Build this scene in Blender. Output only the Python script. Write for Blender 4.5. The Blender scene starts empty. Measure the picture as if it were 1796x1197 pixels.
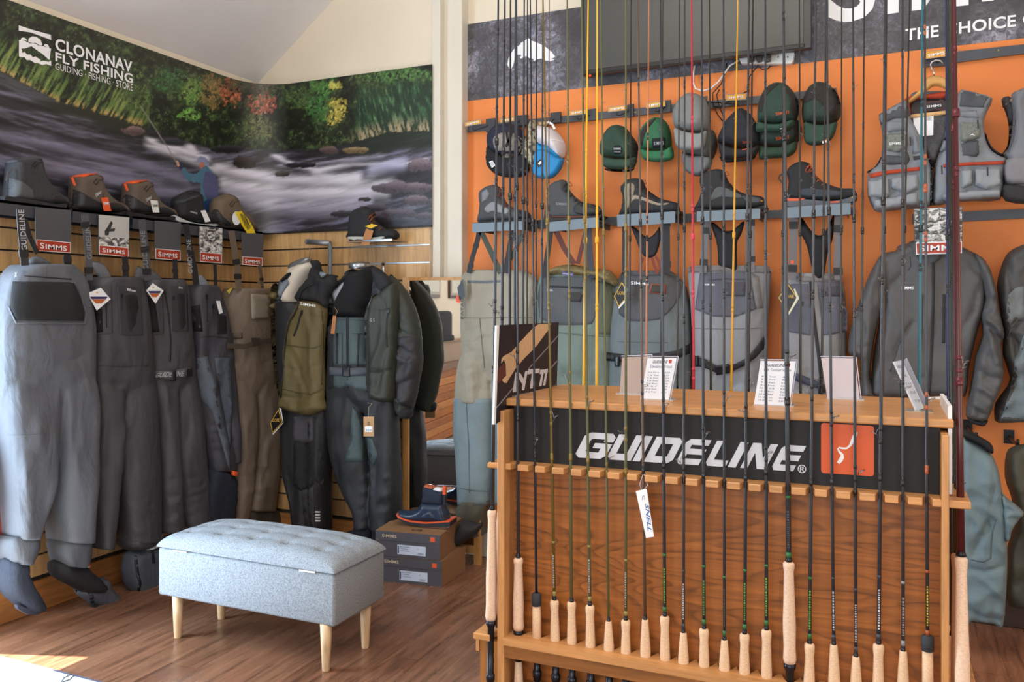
import bpy, bmesh, math, random
import numpy as np
from mathutils import Vector, Matrix, noise
from mathutils.bvhtree import BVHTree
from mathutils.geometry import delaunay_2d_cdt
random.seed(7); np.random.seed(7)
V = Vector
SC = bpy.context.scene
COL = SC.collection
# ------------------------------------------------------------------ camera
A = math.radians(24.0); FPX = 1465.0; HZ = 541.0; CXP = 898.0
CAM = V((0, 0, 1.4))
FW = V((-math.sin(A), math.cos(A), 0)); RT = V((math.cos(A), math.sin(A), 0)); UP = V((0, 0, 1))
cd = bpy.data.cameras.new('camera'); cam = bpy.data.objects.new('camera', cd); COL.objects.link(cam)
cam.location = CAM; cam.rotation_euler = (math.pi/2, 0, A)
cd.sensor_width = 36; cd.lens = FPX/1796*36; cd.shift_y = -57.5/1796; cd.clip_start = 0.05
SC.camera = cam
# ------------------------------------------------------------------ light
SC.view_settings.view_transform = 'Standard'; SC.view_settings.look = 'None'
SC.view_settings.gamma = 1; SC.view_settings.use_curve_mapping = False
SC.view_settings.exposure = -0.08
wd = bpy.data.worlds.new('world'); SC.world = wd; wd.use_nodes = True
wd.node_tree.nodes['Background'].inputs[0].default_value = (0.80, 0.90, 1.0, 1)
wd.node_tree.nodes['Background'].inputs[1].default_value = 0.9
def area(name, loc, rot, sx, sy, power, col):
    l = bpy.data.lights.new(name, 'AREA'); l.shape = 'RECTANGLE'; l.size = sx; l.size_y = sy; l.energy = power; l.color = col
    o = bpy.data.objects.new(name, l); o.location = loc; o.rotation_euler = rot; COL.objects.link(o); return o
R90 = math.pi/2
area('shop_window_daylight', (-0.3, -2.12, 1.75), (R90, 0, 0), 4.6, 1.7, 105, (0.88, 0.94, 1.0))
area('doorway_daylight', (-3.60, 1.73, 1.12), (0, -R90, 0), 1.95, 0.76, 105, (0.62, 0.80, 1.0))
area('right_side_fill', (3.4, 1.2, 1.7), (0, R90, 0), 1.6, 2.6, 34, (1.0, 0.95, 0.88))  # added fill from the right, no window in that wall
area('overhead_warm_fill', (-0.9, 1.2, 3.9), (0, 0, 0), 1.6, 1.2, 42, (1.0, 0.92, 0.80))  # added warm fill from above, not an actual fitting
area('upward_ceiling_fill', (-1.0, 1.4, 3.0), (math.pi, 0, 0), 1.6, 1.2, 38, (1.0, 0.96, 0.92))  # added fill aimed upward to brighten ceiling and upper walls
sun = bpy.data.lights.new('sun', 'SUN'); sun.energy = 14; sun.angle = 0.009; sun.color = (1, 0.95, 0.86)
sun.energy = 34
so = bpy.data.objects.new('sun', sun); COL.objects.link(so)
so.rotation_euler = V((0.647, 0.23, -2.05)).to_track_quat('-Z', 'Y').to_euler()

# ------------------------------------------------------------------ projection helpers
def ray(px, py):
    return FW + RT*((px-CXP)/FPX) + UP*((HZ-py)/FPX)
def PY(px, py, Y):
    r = ray(px, py); return CAM + r*(Y/r.y)
def PX(px, py, X):
    r = ray(px, py); return CAM + r*(X/r.x)
def PZ(px, py, Z=0.0):
    r = ray(px, py); return CAM + r*((Z-1.4)/r.z)
def PIX(p):
    d = V(p)-CAM; z = d.dot(FW); return (CXP+FPX*d.dot(RT)/z, HZ-FPX*d.z/z)
class Plane:
    def __init__(s, o, n): s.o = V(o); s.n = V(n).normalized()
    def at(s, px, py, off=0.0):
        r = ray(px, py); o = s.o+s.n*off
        return CAM + r*((o-CAM).dot(s.n)/r.dot(s.n))
    def off(s, d): return Plane(s.o+s.n*d, s.n)
def yplane(Y): return Plane((0, Y, 0), (0, -1, 0))
def xplane(X, sgn=1): return Plane((X, 0, 0), (sgn, 0, 0))
XL = -3.567; YB = 4.12; YO = 4.25

# ------------------------------------------------------------------ materials
def lin(h):
    h = h.lstrip('#'); c = [int(h[i:i+2], 16)/255 for i in (0, 2, 4)]
    return [x/12.92 if x <= 0.04045 else ((x+0.055)/1.055)**2.4 for x in c]
MC = {}
def NT(m):
    m.use_nodes = True; t = m.node_tree; return t, t.nodes, t.links, t.nodes['Principled BSDF']
def M(hexc, kind='plain', rough=None, metal=0.0):
    key = (hexc, kind, rough, metal)
    if key in MC: return MC[key]
    m = bpy.data.materials.new(kind+'_'+hexc.strip('#')); t, N, L, b = NT(m)
    c = lin(hexc)
    b.inputs['Base Color'].default_value = (*c, 1)
    b.inputs['Metallic'].default_value = metal
    b.inputs['Roughness'].default_value = rough if rough is not None else 0.55
    def node(ty, **k):
        n = N.new(ty)
        for a, v in k.items(): setattr(n, a, v)
        return n
    def coord(scale, rot=(0, 0, 0)):
        tc = node('ShaderNodeTexCoord'); mp = node('ShaderNodeMapping')
        mp.inputs['Scale'].default_value = scale; mp.inputs['Rotation'].default_value = rot
        L.new(tc.outputs['Object'], mp.inputs[0]); return mp.outputs[0]
    def noi(vec, scale, detail=4, rough_=0.5, dist=0.0):
        n = node('ShaderNodeTexNoise'); n.inputs['Scale'].default_value = scale; n.inputs['Detail'].default_value = detail
        n.inputs['Roughness'].default_value = rough_; n.inputs['Distortion'].default_value = dist
        L.new(vec, n.inputs['Vector']); return n.outputs['Fac']
    def ramp(fac, stops):
        r = node('ShaderNodeValToRGB'); e = r.color_ramp.elements
        while len(e) < len(stops): e.new(0.5)
        for i, (p, col) in enumerate(stops): e[i].position = p; e[i].color = (*col, 1)
        L.new(fac, r.inputs[0]); return r.outputs[0]
    def bump(h, dist, strength=0.5):
        bn = node('ShaderNodeBump'); bn.inputs['Strength'].default_value = strength; bn.inputs['Distance'].default_value = dist
        L.new(h, bn.inputs['Height']); L.new(bn.outputs[0], b.inputs['Normal'])
    def mul(c, k): return [min(1, x*k) for x in c]
    if kind == 'fabric':
        b.inputs['Roughness'].default_value = rough or 0.8
        f = noi(coord((1, 1, 0.6)), 9, 5, 0.6)
        L.new(ramp(f, [(0.3, mul(c, 0.86)), (0.7, mul(c, 1.12))]), b.inputs['Base Color'])
        bump(noi(coord((1, 1, 0.5)), 22, 6, 0.62, 1.2), 0.012, 0.55)
    elif kind == 'shell':   # waterproof shell cloth with some sheen
        b.inputs['Roughness'].default_value = rough or 0.6
        f = noi(coord((1, 1, 0.6)), 7, 4, 0.6)
        L.new(ramp(f, [(0.3, mul(c, 0.88)), (0.7, mul(c, 1.12))]), b.inputs['Base Color'])
        bump(noi(coord((1, 1, 0.55)), 9, 6, 0.5, 0.7), 0.02, 0.6)
    elif kind == 'heather':
        b.inputs['Roughness'].default_value = 0.95
        f = noi(coord((1, 1, 1)), 230, 3, 0.7)
        L.new(ramp(f, [(0.36, mul(c, 0.62)), (0.5, c), (0.66, mul(c, 1.3))]), b.inputs['Base Color'])
        bump(f, 0.003, 0.5)
    elif kind == 'mesh':
        b.inputs['Roughness'].default_value = 0.8
        f = noi(coord((1, 1, 1)), 420, 1)
        L.new(ramp(f, [(0.45, mul(c, 0.6)), (0.55, mul(c, 1.5))]), b.inputs['Base Color']); bump(f, 0.003, 0.5)
    elif kind == 'camo':
        f = noi(coord((1, 1, 1)), 28, 3, 0.55)
        L.new(ramp(f, [(0.42, lin('#3d382b')), (0.47, lin('#8f8567')), (0.56, lin('#b5ab8e')), (0.6, lin('#5c5a3e'))]), b.inputs['Base Color'])
    elif kind in ('woodx', 'woody', 'woodz'):
        s = {'woodx': (0.09, 1, 1), 'woody': (1, 0.09, 1), 'woodz': (1, 1, 0.09)}[kind]
        f = noi(coord(s), 42, 7, 0.62, 0.6)
        L.new(ramp(f, [(0.30, mul(c, 0.68)), (0.5, c), (0.72, mul(c, 1.22))]), b.inputs['Base Color'])
        b.inputs['Roughness'].default_value = rough or 0.42; bump(f, 0.0015, 0.3)
    elif kind == 'walnut':
        big = noi(coord((0.32, 1, 1.5)), 2.6, 3, 0.45, 0.5)
        mm_ = node('ShaderNodeMath', operation='MULTIPLY'); mm_.inputs[1].default_value = 26; L.new(big, mm_.inputs[0])
        w = node('ShaderNodeMath', operation='FRACT'); L.new(mm_.outputs[0], w.inputs[0])
        mx = node('ShaderNodeMix', data_type='RGBA'); mx.inputs[0].default_value = 0.5
        L.new(ramp(w.outputs[0], [(0.0, mul(c, 0.32)), (0.10, mul(c, 0.5)), (0.3, mul(c, 0.95)), (0.85, mul(c, 1.2)), (1.0, mul(c, 0.38))]), mx.inputs[6])
        f2 = noi(coord((0.07, 1, 1.3)), 55, 6, 0.65)
        L.new(ramp(f2, [(0.35, mul(c, 0.45)), (0.65, mul(c, 1.3))]), mx.inputs[7]); L.new(mx.outputs[2], b.inputs['Base Color'])
        b.inputs['Roughness'].default_value = 0.38
    elif kind == 'floor':
        f = noi(coord((1, 0.07, 1)), 38, 8, 0.62, 0.8); f3 = noi(coord((1, 0.5, 1)), 3, 2)
        mx = node('ShaderNodeMix', data_type='RGBA', blend_type='MULTIPLY'); mx.inputs[0].default_value = 1
        L.new(ramp(f, [(0.33, mul(c, 0.5)), (0.5, c), (0.7, mul(c, 1.4))]), mx.inputs[6]); L.new(ramp(f3, [(0.3, (0.8, 0.8, 0.8)), (0.7, (1, 1, 1))]), mx.inputs[7])
        L.new(mx.outputs[2], b.inputs['Base Color']); L.new(ramp(noi(coord((1, 0.3, 1)), 14, 4), [(0.3, (0.2,)*3), (0.7, (0.34,)*3)]), b.inputs['Roughness'])
        bump(f, 0.001, 0.15)
    elif kind == 'cork':
        f = noi(coord((1, 1, 2.5)), 160, 4, 0.7); L.new(ramp(f, [(0.3, mul(c, 0.8)), (0.65, mul(c, 1.1))]), b.inputs['Base Color'])
        b.inputs['Roughness'].default_value = 0.75
    elif kind == 'plaster':
        f = noi(coord((1, 1, 1)), 2.2, 3); L.new(ramp(f, [(0.3, mul(c, 0.96)), (0.7, mul(c, 1.02))]), b.inputs['Base Color'])
        bump(noi(coord((1, 1, 1)), 60, 4), 0.002, 0.15); b.inputs['Roughness'].default_value = rough or 0.85
    elif kind == 'mono':   # black and white foliage print
        f = noi(coord((1, 1, 1)), 34, 8, 0.75, 0.9); g = noi(coord((1, 1, 1)), 3.5, 3)
        ml = node('ShaderNodeMath', operation='MULTIPLY'); L.new(f, ml.inputs[0]); L.new(g, ml.inputs[1])
        L.new(ramp(ml.outputs[0], [(0.16, lin('#3f3e42')), (0.26, lin('#58575d')), (0.33, lin('#7f7d8a')), (0.42, lin('#b5b3c4'))]), b.inputs['Base Color'])
        b.inputs['Roughness'].default_value = 0.5
    elif kind == 'photo':   # small black and white river photograph print
        f = noi(coord((1, 1, 1.6)), 26, 6, 0.65, 1.0)
        L.new(ramp(f, [(0.42, lin('#2b2b2b')), (0.5, lin('#8d8d8b')), (0.57, lin('#dcdcd8'))]), b.inputs['Base Color'])
    elif kind == 'glass':
        b.inputs['Transmission Weight'].default_value = 1.0; b.inputs['IOR'].default_value = 1.3; b.inputs['Roughness'].default_value = 0.03
    elif kind == 'weave':
        b.inputs['Roughness'].default_value = 0.6
        f = noi(coord((1, 1, 1)), 300, 2); bump(f, 0.001, 0.4)
    MC[key] = m; return m
CHROME = M('#c9ccd0', 'plain', 0.18, 1.0)
STEEL = M('#9a9da2', 'plain', 0.3, 1.0)
# ------------------------------------------------------------------ object helpers
GEO = {}
ROOTS = []
def tag(o, label=None, cat=None, group=None, kind=None):
    if label: o['label'] = label
    if cat: o['category'] = cat
    if group: o['group'] = group
    if kind: o['kind'] = kind
    return o
def thing(name, label, cat, group=None):
    o = bpy.data.objects.new(name, None); o.empty_display_size = 0.05; COL.objects.link(o); tag(o, label, cat, group); ROOTS.append(o); return o
def structure(name):
    o = bpy.data.objects.new(name, None); o.empty_display_size = 0.05; COL.objects.link(o); o['kind'] = 'structure'; ROOTS.append(o); return o
def obj(name, verts, faces, mat, parent=None, smooth=False, label=None, mats=None, fm=None):
    me = bpy.data.meshes.new(name); me.from_pydata([tuple(v) for v in verts], [], [tuple(f) for f in faces]); me.update()
    if mats:
        for m in mats: me.materials.append(m)
        me.polygons.foreach_set('material_index', fm)
    elif mat: me.materials.append(mat)
    if smooth: me.polygons.foreach_set('use_smooth', [True]*len(me.polygons))
    o = bpy.data.objects.new(name, me); COL.objects.link(o)
    if parent: o.parent = parent
    if label: o['label'] = label
    GEO[o.name] = [[V(v) for v in verts], faces, None]
    return o
def bvh(o):
    g = GEO[o.name]
    if g[2] is None: g[2] = BVHTree.FromPolygons(g[0], g[1])
    return g[2]
def finish():
    bpy.context.view_layer.update()
    for r in ROOTS:
        lo = V((1e9,)*3); hi = V((-1e9,)*3)
        def rec(o):
            if o.type == 'MESH':
                mw = o.matrix_world
                for c in o.bound_box:
                    p = mw @ V(c)
                    for i in range(3): lo[i] = min(lo[i], p[i]); hi[i] = max(hi[i], p[i])
            for c in o.children: rec(c)
        rec(r)
        if lo.x > 1e8: continue
        Lc = V(((lo.x+hi.x)/2, (lo.y+hi.y)/2, lo.z))
        if r.type == 'EMPTY':
            r.location = Lc
            for c in r.children: c.location = c.location - Lc
class MB:
    def __init__(s): s.v = []; s.f = []
    def add(s, vs, fs):
        n = len(s.v); s.v += [V(v) for v in vs]; s.f += [tuple(i+n for i in f) for f in fs]; return s
    def box(s, a, b, bev=0.0):
        x0, x1 = sorted((a[0], b[0])); y0, y1 = sorted((a[1], b[1])); z0, z1 = sorted((a[2], b[2]))
        if bev <= 0:
            vs = [(x, y, z) for z in (z0, z1) for y in (y0, y1) for x in (x0, x1)]
            return s.add(vs, [(0, 2, 3, 1), (4, 5, 7, 6), (0, 1, 5, 4), (2, 6, 7, 3), (0, 4, 6, 2), (1, 3, 7, 5)])
        bm = bmesh.new(); bmesh.ops.create_cube(bm, size=1)
        for v in bm.verts: v.co = V(((x0+x1)/2+v.co.x*(x1-x0), (y0+y1)/2+v.co.y*(y1-y0), (z0+z1)/2+v.co.z*(z1-z0)))
        bmesh.ops.bevel(bm, geom=bm.edges[:], offset=bev, segments=2, affect='EDGES', profile=0.5)
        bm.verts.index_update(); s.add([v.co for v in bm.verts], [[v.index for v in f.verts] for f in bm.faces]); bm.free(); return s
    def tube(s, pts, rad, n=8, cap=True, closed=False):
        pts = [V(p) for p in pts]; k = len(pts)
        rs = rad if isinstance(rad, (list, tuple)) else [rad]*k
        vs = []; fs = []
        t0 = (pts[1]-pts[0]).normalized(); up = V((0, 0, 1)) if abs(t0.z) < 0.9 else V((1, 0, 0))
        nx = t0.cross(up).normalized()
        for i, p in enumerate(pts):
            a = pts[i-1] if (i > 0 or closed) else p; c = pts[(i+1) % k] if (i < k-1 or closed) else p
            t = (c-a).normalized() if (c-a).length > 1e-9 else t0
            nx = (nx - t*nx.dot(t)).normalized(); ny = t.cross(nx)
            for j in range(n):
                th = 2*math.pi*j/n; vs.append(p+nx*(rs[i]*math.cos(th))+ny*(rs[i]*math.sin(th)))
        m = k if closed else k-1
        for i in range(m):
            for j in range(n):
                a = i*n+j; b_ = i*n+(j+1) % n; c = ((i+1) % k)*n+(j+1) % n; d = ((i+1) % k)*n+j
                fs.append((a, b_, c, d))
        if cap and not closed: fs.append(tuple(range(n-1, -1, -1))); fs.append(tuple((k-1)*n+j for j in range(n)))
        return s.add(vs, fs)
    def lathe(s, base, axis, prof, n=14):
        base = V(base); axis = V(axis).normalized(); up = V((0, 0, 1)) if abs(axis.z) < 0.9 else V((1, 0, 0))
        nx = axis.cross(up).normalized(); ny = axis.cross(nx); vs = []; fs = []
        for d, r in prof:
            for j in range(n):
                th = 2*math.pi*j/n; vs.append(base+axis*d+nx*(r*math.cos(th))+ny*(r*math.sin(th)))
        for i in range(len(prof)-1):
            for j in range(n): fs.append((i*n+j, i*n+(j+1) % n, (i+1)*n+(j+1) % n, (i+1)*n+j))
        fs.append(tuple(range(n-1, -1, -1))); fs.append(tuple((len(prof)-1)*n+j for j in range(n)))
        return s.add(vs, fs)
    def prism(s, front, d):
        n = len(front); f = [V(p) for p in front]; b = [p+d for p in f]
        return s.add(f+b, [tuple(range(n)), tuple(range(2*n-1, n-1, -1))]+[(i, i+n, (i+1) % n+n, (i+1) % n) for i in range(n)])
    def build(s, name, mat, parent=None, smooth=False, label=None): return obj(name, s.v, s.f, mat, parent, smooth, label)
def box(name, a, b, mat, parent=None, bev=0.0, label=None): return MB().box(a, b, bev).build(name, mat, parent, False, label)
def tubeo(name, pts, r, mat, parent=None, n=8, label=None): return MB().tube(pts, r, n).build(name, mat, parent, True, label)
# ------------------------------------------------------------------ outline tools
def catmull(pts, sub=4):
    n = len(pts); out = []
    for i in range(n):
        p0, p1, p2, p3 = [np.array(pts[(i+k) % n], float) for k in (-1, 0, 1, 2)]
        for s in range(sub):
            t = s/sub
            out.append(tuple(0.5*((2*p1)+(-p0+p2)*t+(2*p0-5*p1+4*p2-p3)*t*t+(-p0+3*p1-3*p2+p3)*t**3)))
    return out
def resample(poly, sp):
    out = []; n = len(poly)
    for i in range(n):
        a = np.array(poly[i], float); b = np.array(poly[(i+1) % n], float); L = np.linalg.norm(b-a)
        k = max(1, int(math.ceil(L/sp)))
        for j in range(k): out.append(tuple(a+(b-a)*j/k))
    return out
def bdist(P, poly):
    P = np.asarray(P, float); Q = np.asarray(poly, float); Q2 = np.roll(Q, -1, 0)
    D = Q2-Q; L2 = (D**2).sum(1)+1e-12
    t = np.clip((((P[:, None, :]-Q[None])*D[None]).sum(2))/L2, 0, 1)
    C = Q[None]+t[..., None]*D[None]
    return np.sqrt(((P[:, None, :]-C)**2).sum(2)).min(1)
def inside(P, poly):
    P = np.asarray(P, float); Q = np.asarray(poly, float); Q2 = np.roll(Q, -1, 0)
    x = P[:, 0][:, None]; y = P[:, 1][:, None]
    c = ((Q[:, 1][None] > y) != (Q2[:, 1][None] > y)) & (x < (Q2[:, 0]-Q[:, 0])[None]*(y-Q[:, 1][None])/((Q2[:, 1]-Q[:, 1])[None]+1e-12)+Q[:, 0][None])
    return c.sum(1) % 2 == 1
def trimesh(poly, sp):
    """triangulate an outline with interior points; returns points, tris, boundary distances"""
    B = resample(poly, sp)
    Pb = np.array(B); x0, y0 = Pb.min(0); x1, y1 = Pb.max(0)
    gx, gy = np.meshgrid(np.arange(x0+sp*0.5, x1, sp), np.arange(y0+sp*0.5, y1, sp))
    gy = gy.astype(float); gx = gx + (np.arange(gx.shape[0]) % 2)[:, None]*sp*0.5
    G = np.stack([gx.ravel(), gy.ravel()], 1)
    if len(G):
        G = G[inside(G, B)]
        if len(G): G = G[bdist(G, B) > sp*0.45]
    pts = [V((p[0], p[1])) for p in B]+[V((p[0], p[1])) for p in G]
    nb = len(B)
    r = delaunay_2d_cdt(pts, [(i, (i+1) % nb) for i in range(nb)], [], 1, 1e-5)
    co = [(v.x, v.y) for v in r[0]]; tris = [tuple(f) for f in r[2]]
    d = bdist(co, B)
    # orient counter so that normal faces viewer (image y is down)
    out = []
    for f in tris:
        a, b_, c = [co[i] for i in f[:3]]
        if (b_[0]-a[0])*(c[1]-a[1])-(b_[1]-a[1])*(c[0]-a[0]) > 0: f = f[::-1]
        out.append(f)
    return co, out, d
def border(tris):
    E = {}
    for f in tris:
        n = len(f)
        for i in range(n):
            e = (f[i], f[(i+1) % n]); E[e] = E.get(e, 0)+1
    return [e for e in E if (e[1], e[0]) not in E]
def fold(p, amp, fx, fz, seed=0.0):
    a = noise.noise(V((p.x*fx+seed*7.3, p.y*fx+3.1*seed, p.z*fz+seed)))
    b = noise.noise(V((p.x*fx*2.3+seed, p.y*fx*2.3, p.z*fz*3.0+9)))
    c = abs(noise.noise(V((p.x*fx*1.1+5*seed, p.y*fx*1.1-seed, p.z*fz*2.2+p.x*3+p.y*3+2*seed))))
    return amp*(a*1.3+b*0.45+(0.22-c)*1.3)
SEED = [0]
def crease_h(x, y, cr):
    h = 0.0
    for pts, amp, w in cr:
        bd = 1e9; n = len(pts); tt = 0
        for i in range(n-1):
            ax, ay = pts[i]; bx, by = pts[i+1]; dx, dy = bx-ax, by-ay; L2 = dx*dx+dy*dy+1e-9
            t = max(0, min(1, ((x-ax)*dx+(y-ay)*dy)/L2)); d = math.hypot(x-ax-t*dx, y-ay-t*dy)
            if d < bd: bd = d; tt = (i+t)/(n-1)
        if bd < 3*w: h += amp*math.exp(-(bd/w)**2)*(math.sin(math.pi*(0.08+0.84*tt))**0.5)
    return h
def inflate(name, poly, plane, thick, mat, parent=None, off=0.0, rim=None, sp=None, smooth=True, folds=None, label=None, back=0.4, sub=3, creases=None):
    """a padded solid: outline on a plane at real distance, thick in the middle, thin at its rim"""
    SEED[0] += 1
    if smooth: poly = catmull(poly, sub)
    P = np.array(poly); ext = (P.max(0)-P.min(0)); 
    if sp is None: sp = max(2.0, min(ext.max()/16, 9))
    co, tris, d = trimesh(poly, sp)
    md = max(d.max(), 1e-6); R = min(rim, md) if rim else md
    prof = np.sqrt(np.maximum(0, 1-(1-np.minimum(d/R, 1))**2))
    n = plane.n; fr = []; bk = []
    for (x, y), pr in zip(co, prof):
        p = plane.at(x, y, off); h = thick*(1-back)*pr
        if folds: h += fold(p, folds[0]*1.35, folds[1], folds[2], SEED[0])*pr
        if creases: h += crease_h(x, y, creases)*pr
        fr.append(p+n*h); bk.append(p-n*(thick*back*pr))
    onb = d < 1e-4; m = len(co); idx = []; vs = list(fr)
    for i in range(m):
        if onb[i]: idx.append(i)
        else: idx.append(len(vs)); vs.append(bk[i])
    fs = list(tris)+[tuple(idx[i] for i in f[::-1]) for f in tris]
    return obj(name, vs, fs, mat, parent, True, label)
def slab(name, poly, plane, thick, mat, parent=None, off=0.0, label=None, smooth=False):
    """flat prism: front face at off+thick, back at off"""
    if smooth: poly = catmull(poly, 3)
    P = [plane.at(x, y, off+thick) for x, y in poly]
    a = sum((poly[i][0]*poly[(i+1) % len(poly)][1]-poly[(i+1) % len(poly)][0]*poly[i][1]) for i in range(len(poly)))
    if a > 0: P = P[::-1]
    return MB().prism(P, plane.n*(-thick)).build(name, mat, parent, False, label)
def band_poly(pts, w):
    pts = [np.array(p, float) for p in pts]; Lp = []; Rp = []
    ws = w if isinstance(w, (list, tuple)) else [w]*len(pts)
    for i, p in enumerate(pts):
        a = pts[max(0, i-1)]; c = pts[min(len(pts)-1, i+1)]; t = (c-a)/max(1e-6, np.linalg.norm(c-a)); n = np.array((-t[1], t[0]))
        Lp.append(tuple(p+n*ws[i]/2)); Rp.append(tuple(p-n*ws[i]/2))
    return Lp+Rp[::-1]
def cast(px, py, objs, plane, off):
    r = ray(px, py).normalized(); best = None
    for o in objs:
        h = bvh(o).ray_cast(CAM, r)
        if h[0] is not None and (best is None or h[3] < best[1]): best = (h[0], h[3])
    if best is None: return None
    return best[0]
def patch(name, poly, objs, plane, thick, mat, parent=None, sp=None, smooth=False, label=None, rimoff=0.0):
    """a piece lying on the front of already built objects, with its own thickness"""
    if not isinstance(objs, (list, tuple)): objs = [objs]
    if smooth: poly = catmull(poly, 3)
    P = np.array(poly); ext = P.max(0)-P.min(0)
    if sp is None: sp = max(1.5, min(ext.max()/6, 7))
    co, tris, d = trimesh(poly, sp); n = plane.n
    pos = [cast(x, y, objs, plane, 0) for x, y in co]
    good = [p for p in pos if p is not None]
    if good:
        md = sum((p-plane.o).dot(n) for p in good)/len(good)
    else: md = 0.0
    for i, p in enumerate(pos):
        if p is None: pos[i] = plane.at(co[i][0], co[i][1], md)
    m = len(co)
    fr = [p+n*thick for p in pos]; bk = [p-n*0.002 for p in pos]
    fs = list(tris)+[tuple(i+m for i in f[::-1]) for f in tris]+[(b_, a, a+m, b_+m) for a, b_ in border(tris)]
    return obj(name, fr+bk, fs, mat, parent, thick > 0.0015 and len(tris) > 20, label)
def loft(name, secs, plane, thick, mat, parent=None, n=22, rows=None, folds=(0.008, 9, 1.3), p=2.6, label=None, mb=None, creases=None):
    """solid of elliptic rings; secs = (y, x_left, x_right[, thick_factor[, extra_off]]) in photo coordinates on the plane"""
    SEED[0] += 1; sd = SEED[0]
    S = [tuple(s)+(1.0, 0.0)[len(s)-3:] for s in secs]
    ys = [s[0] for s in S]; rows = rows or max(6, int((ys[-1]-ys[0])/7))
    A_ = np.array(S); rings = []
    # smooth interpolation in y
    yy = np.linspace(ys[0], ys[-1], rows)
    def interp(k):
        v = np.interp(yy, A_[:, 0], A_[:, k])
        for _ in range(2): v[1:-1] = (v[:-2]+2*v[1:-1]+v[2:])/4
        return v
    xl, xr, tk, of = interp(1), interp(2), interp(3), interp(4)
    for i, y in enumerate(yy):
        a = plane.at(xl[i], y, of[i]); b_ = plane.at(xr[i], y, of[i]); c = (a+b_)/2; h = (b_-a)/2; ring = []
        T = thick*tk[i]/2
        for j in range(n):
            th = 2*math.pi*j/n; cs, sn = math.cos(th), math.sin(th)
            u = math.copysign(abs(cs)**(2/p), cs); w = math.copysign(abs(sn)**(2/p), sn)
            q = c+h*u-plane.n*(T*w)
            nn = (h.normalized()*cs*0.35-plane.n*sn)
            q = q+nn*fold(q, folds[0]*1.15, folds[1], folds[2], sd)
            if creases and sn < 0: c_x, c_y = PIX(q); q = q+plane.n*(crease_h(c_x, c_y, creases)*(-sn)**0.5)
            ring.append(q)
        rings.append(ring)
    vs = [q for r in rings for q in r]; fs = []
    for i in range(rows-1):
        for j in range(n): fs.append((i*n+j, i*n+(j+1) % n, (i+1)*n+(j+1) % n, (i+1)*n+j))
    fs.append(tuple(range(n-1, -1, -1))); fs.append(tuple((rows-1)*n+j for j in range(n)))
    fs = [tuple(reversed(f)) for f in fs]
    if mb is not None: mb.add(vs, fs); return None
    return obj(name, vs, fs, mat, parent, True, label)
# ------------------------------------------------------------------ lettering
TXT = {}
def textmesh(s, bold=0.0, shear=0.0, space=1.0):
    bold = bold-1 if bold > 0.9 else min(bold, 0.014); space = max(space, 1.04)
    k = (s, bold, shear, space)
    if k in TXT: return TXT[k]
    c = bpy.data.curves.new('t', 'FONT'); c.body = s; c.size = 1; c.offset = bold; c.shear = shear; c.space_character = space
    c.resolution_u = 3; c.fill_mode = 'FRONT'
    o = bpy.data.objects.new('t', c); COL.objects.link(o); bpy.context.view_layer.update()
    me = o.to_mesh(); vs = np.array([tuple(v.co)[:2] for v in me.vertices]); fs = [tuple(p.vertices) for p in me.polygons]
    o.to_mesh_clear(); bpy.data.objects.remove(o); bpy.data.curves.remove(c)
    lo = vs.min(0); hi = vs.max(0); vs = (vs-lo)/(hi-lo)
    TXT[k] = (vs, fs); return TXT[k]
def text(s, quad, plane, mat, parent=None, off=0.001, objs=None, bold=0.0, shear=0.0, space=1.0, name='lettering'):
    """quad = TL, TR, BR, BL in photo coordinates; letters lie on the plane or on the objects' fronts"""
    vs, fs = textmesh(s, bold, shear, space)
    q = [np.array(p, float) for p in quad]; out = []
    if not objs:
        W = [plane.at(p[0], p[1], off) for p in q]
    md = None
    for u, v in vs:
        if objs:
            p = (q[3]*(1-u)+q[2]*u)*(1-v)+(q[0]*(1-u)+q[1]*u)*v
            h = cast(p[0], p[1], objs, plane, 0)
            if h is None: h = plane.at(p[0], p[1], (md-plane.o).dot(plane.n) if md else 0.0)
            else: md = h
            out.append(h+plane.n*off)
        else:
            out.append((W[3]*(1-u)+W[2]*u)*(1-v)+(W[0]*(1-u)+W[1]*u)*v)
    return obj(name, out, fs, mat, parent)
WHITE = M('#f2f3f5', 'plain', 0.5); 
# ================================================================== ROOM
CREAM = M('#e8dcc6', 'plaster'); WHITEW = M('#eceaea', 'plaster')
XR = 3.5; YF_ = -2.2
fl = structure('floor')
MB().box((XL-0.1, YF_, -0.1), (XR, YO+0.1, -0.004)).build('subfloor', M('#a8958a', 'plain', 0.5), fl)
FM = [M('#8a6048', 'floor'), M('#90664d', 'floor'), M('#835a43', 'floor'), M('#8c634a', 'floor')]
wv = 0.125; nx = int((1.6-(XL))/wv)+1
for i in range(nx):
    x0 = XL+i*wv; y = -0.1+((i*0.47) % 1.2)-1.2; k = 0
    while y < YO:
        y1 = min(y+1.2, YO)
        if y1 > 0.9 and y1-max(y, -2) > 0.05:
            MB().box((x0+0.0004, max(y, 0.2)+0.0012, -0.012), (x0+wv-0.0004, y1-0.0012, 0)).build('plank', FM[(i*3+k) % 4], fl)
        y += 1.2; k += 1
c = structure('ceiling')
zr = 2.83+0.766*(-XL)
def quadslab(nm, pts, d, mat, par): MB().prism([V(p) for p in pts], V(d)).build(nm, mat, par)
quadslab('ceiling_slope', [(XL-0.1, YF_, 2.83-0.077), (0, YF_, zr), (0, YO+0.1, zr), (XL-0.1, YO+0.1, 2.83-0.077)], (0, 0, 0.08), WHITEW, c)
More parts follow.
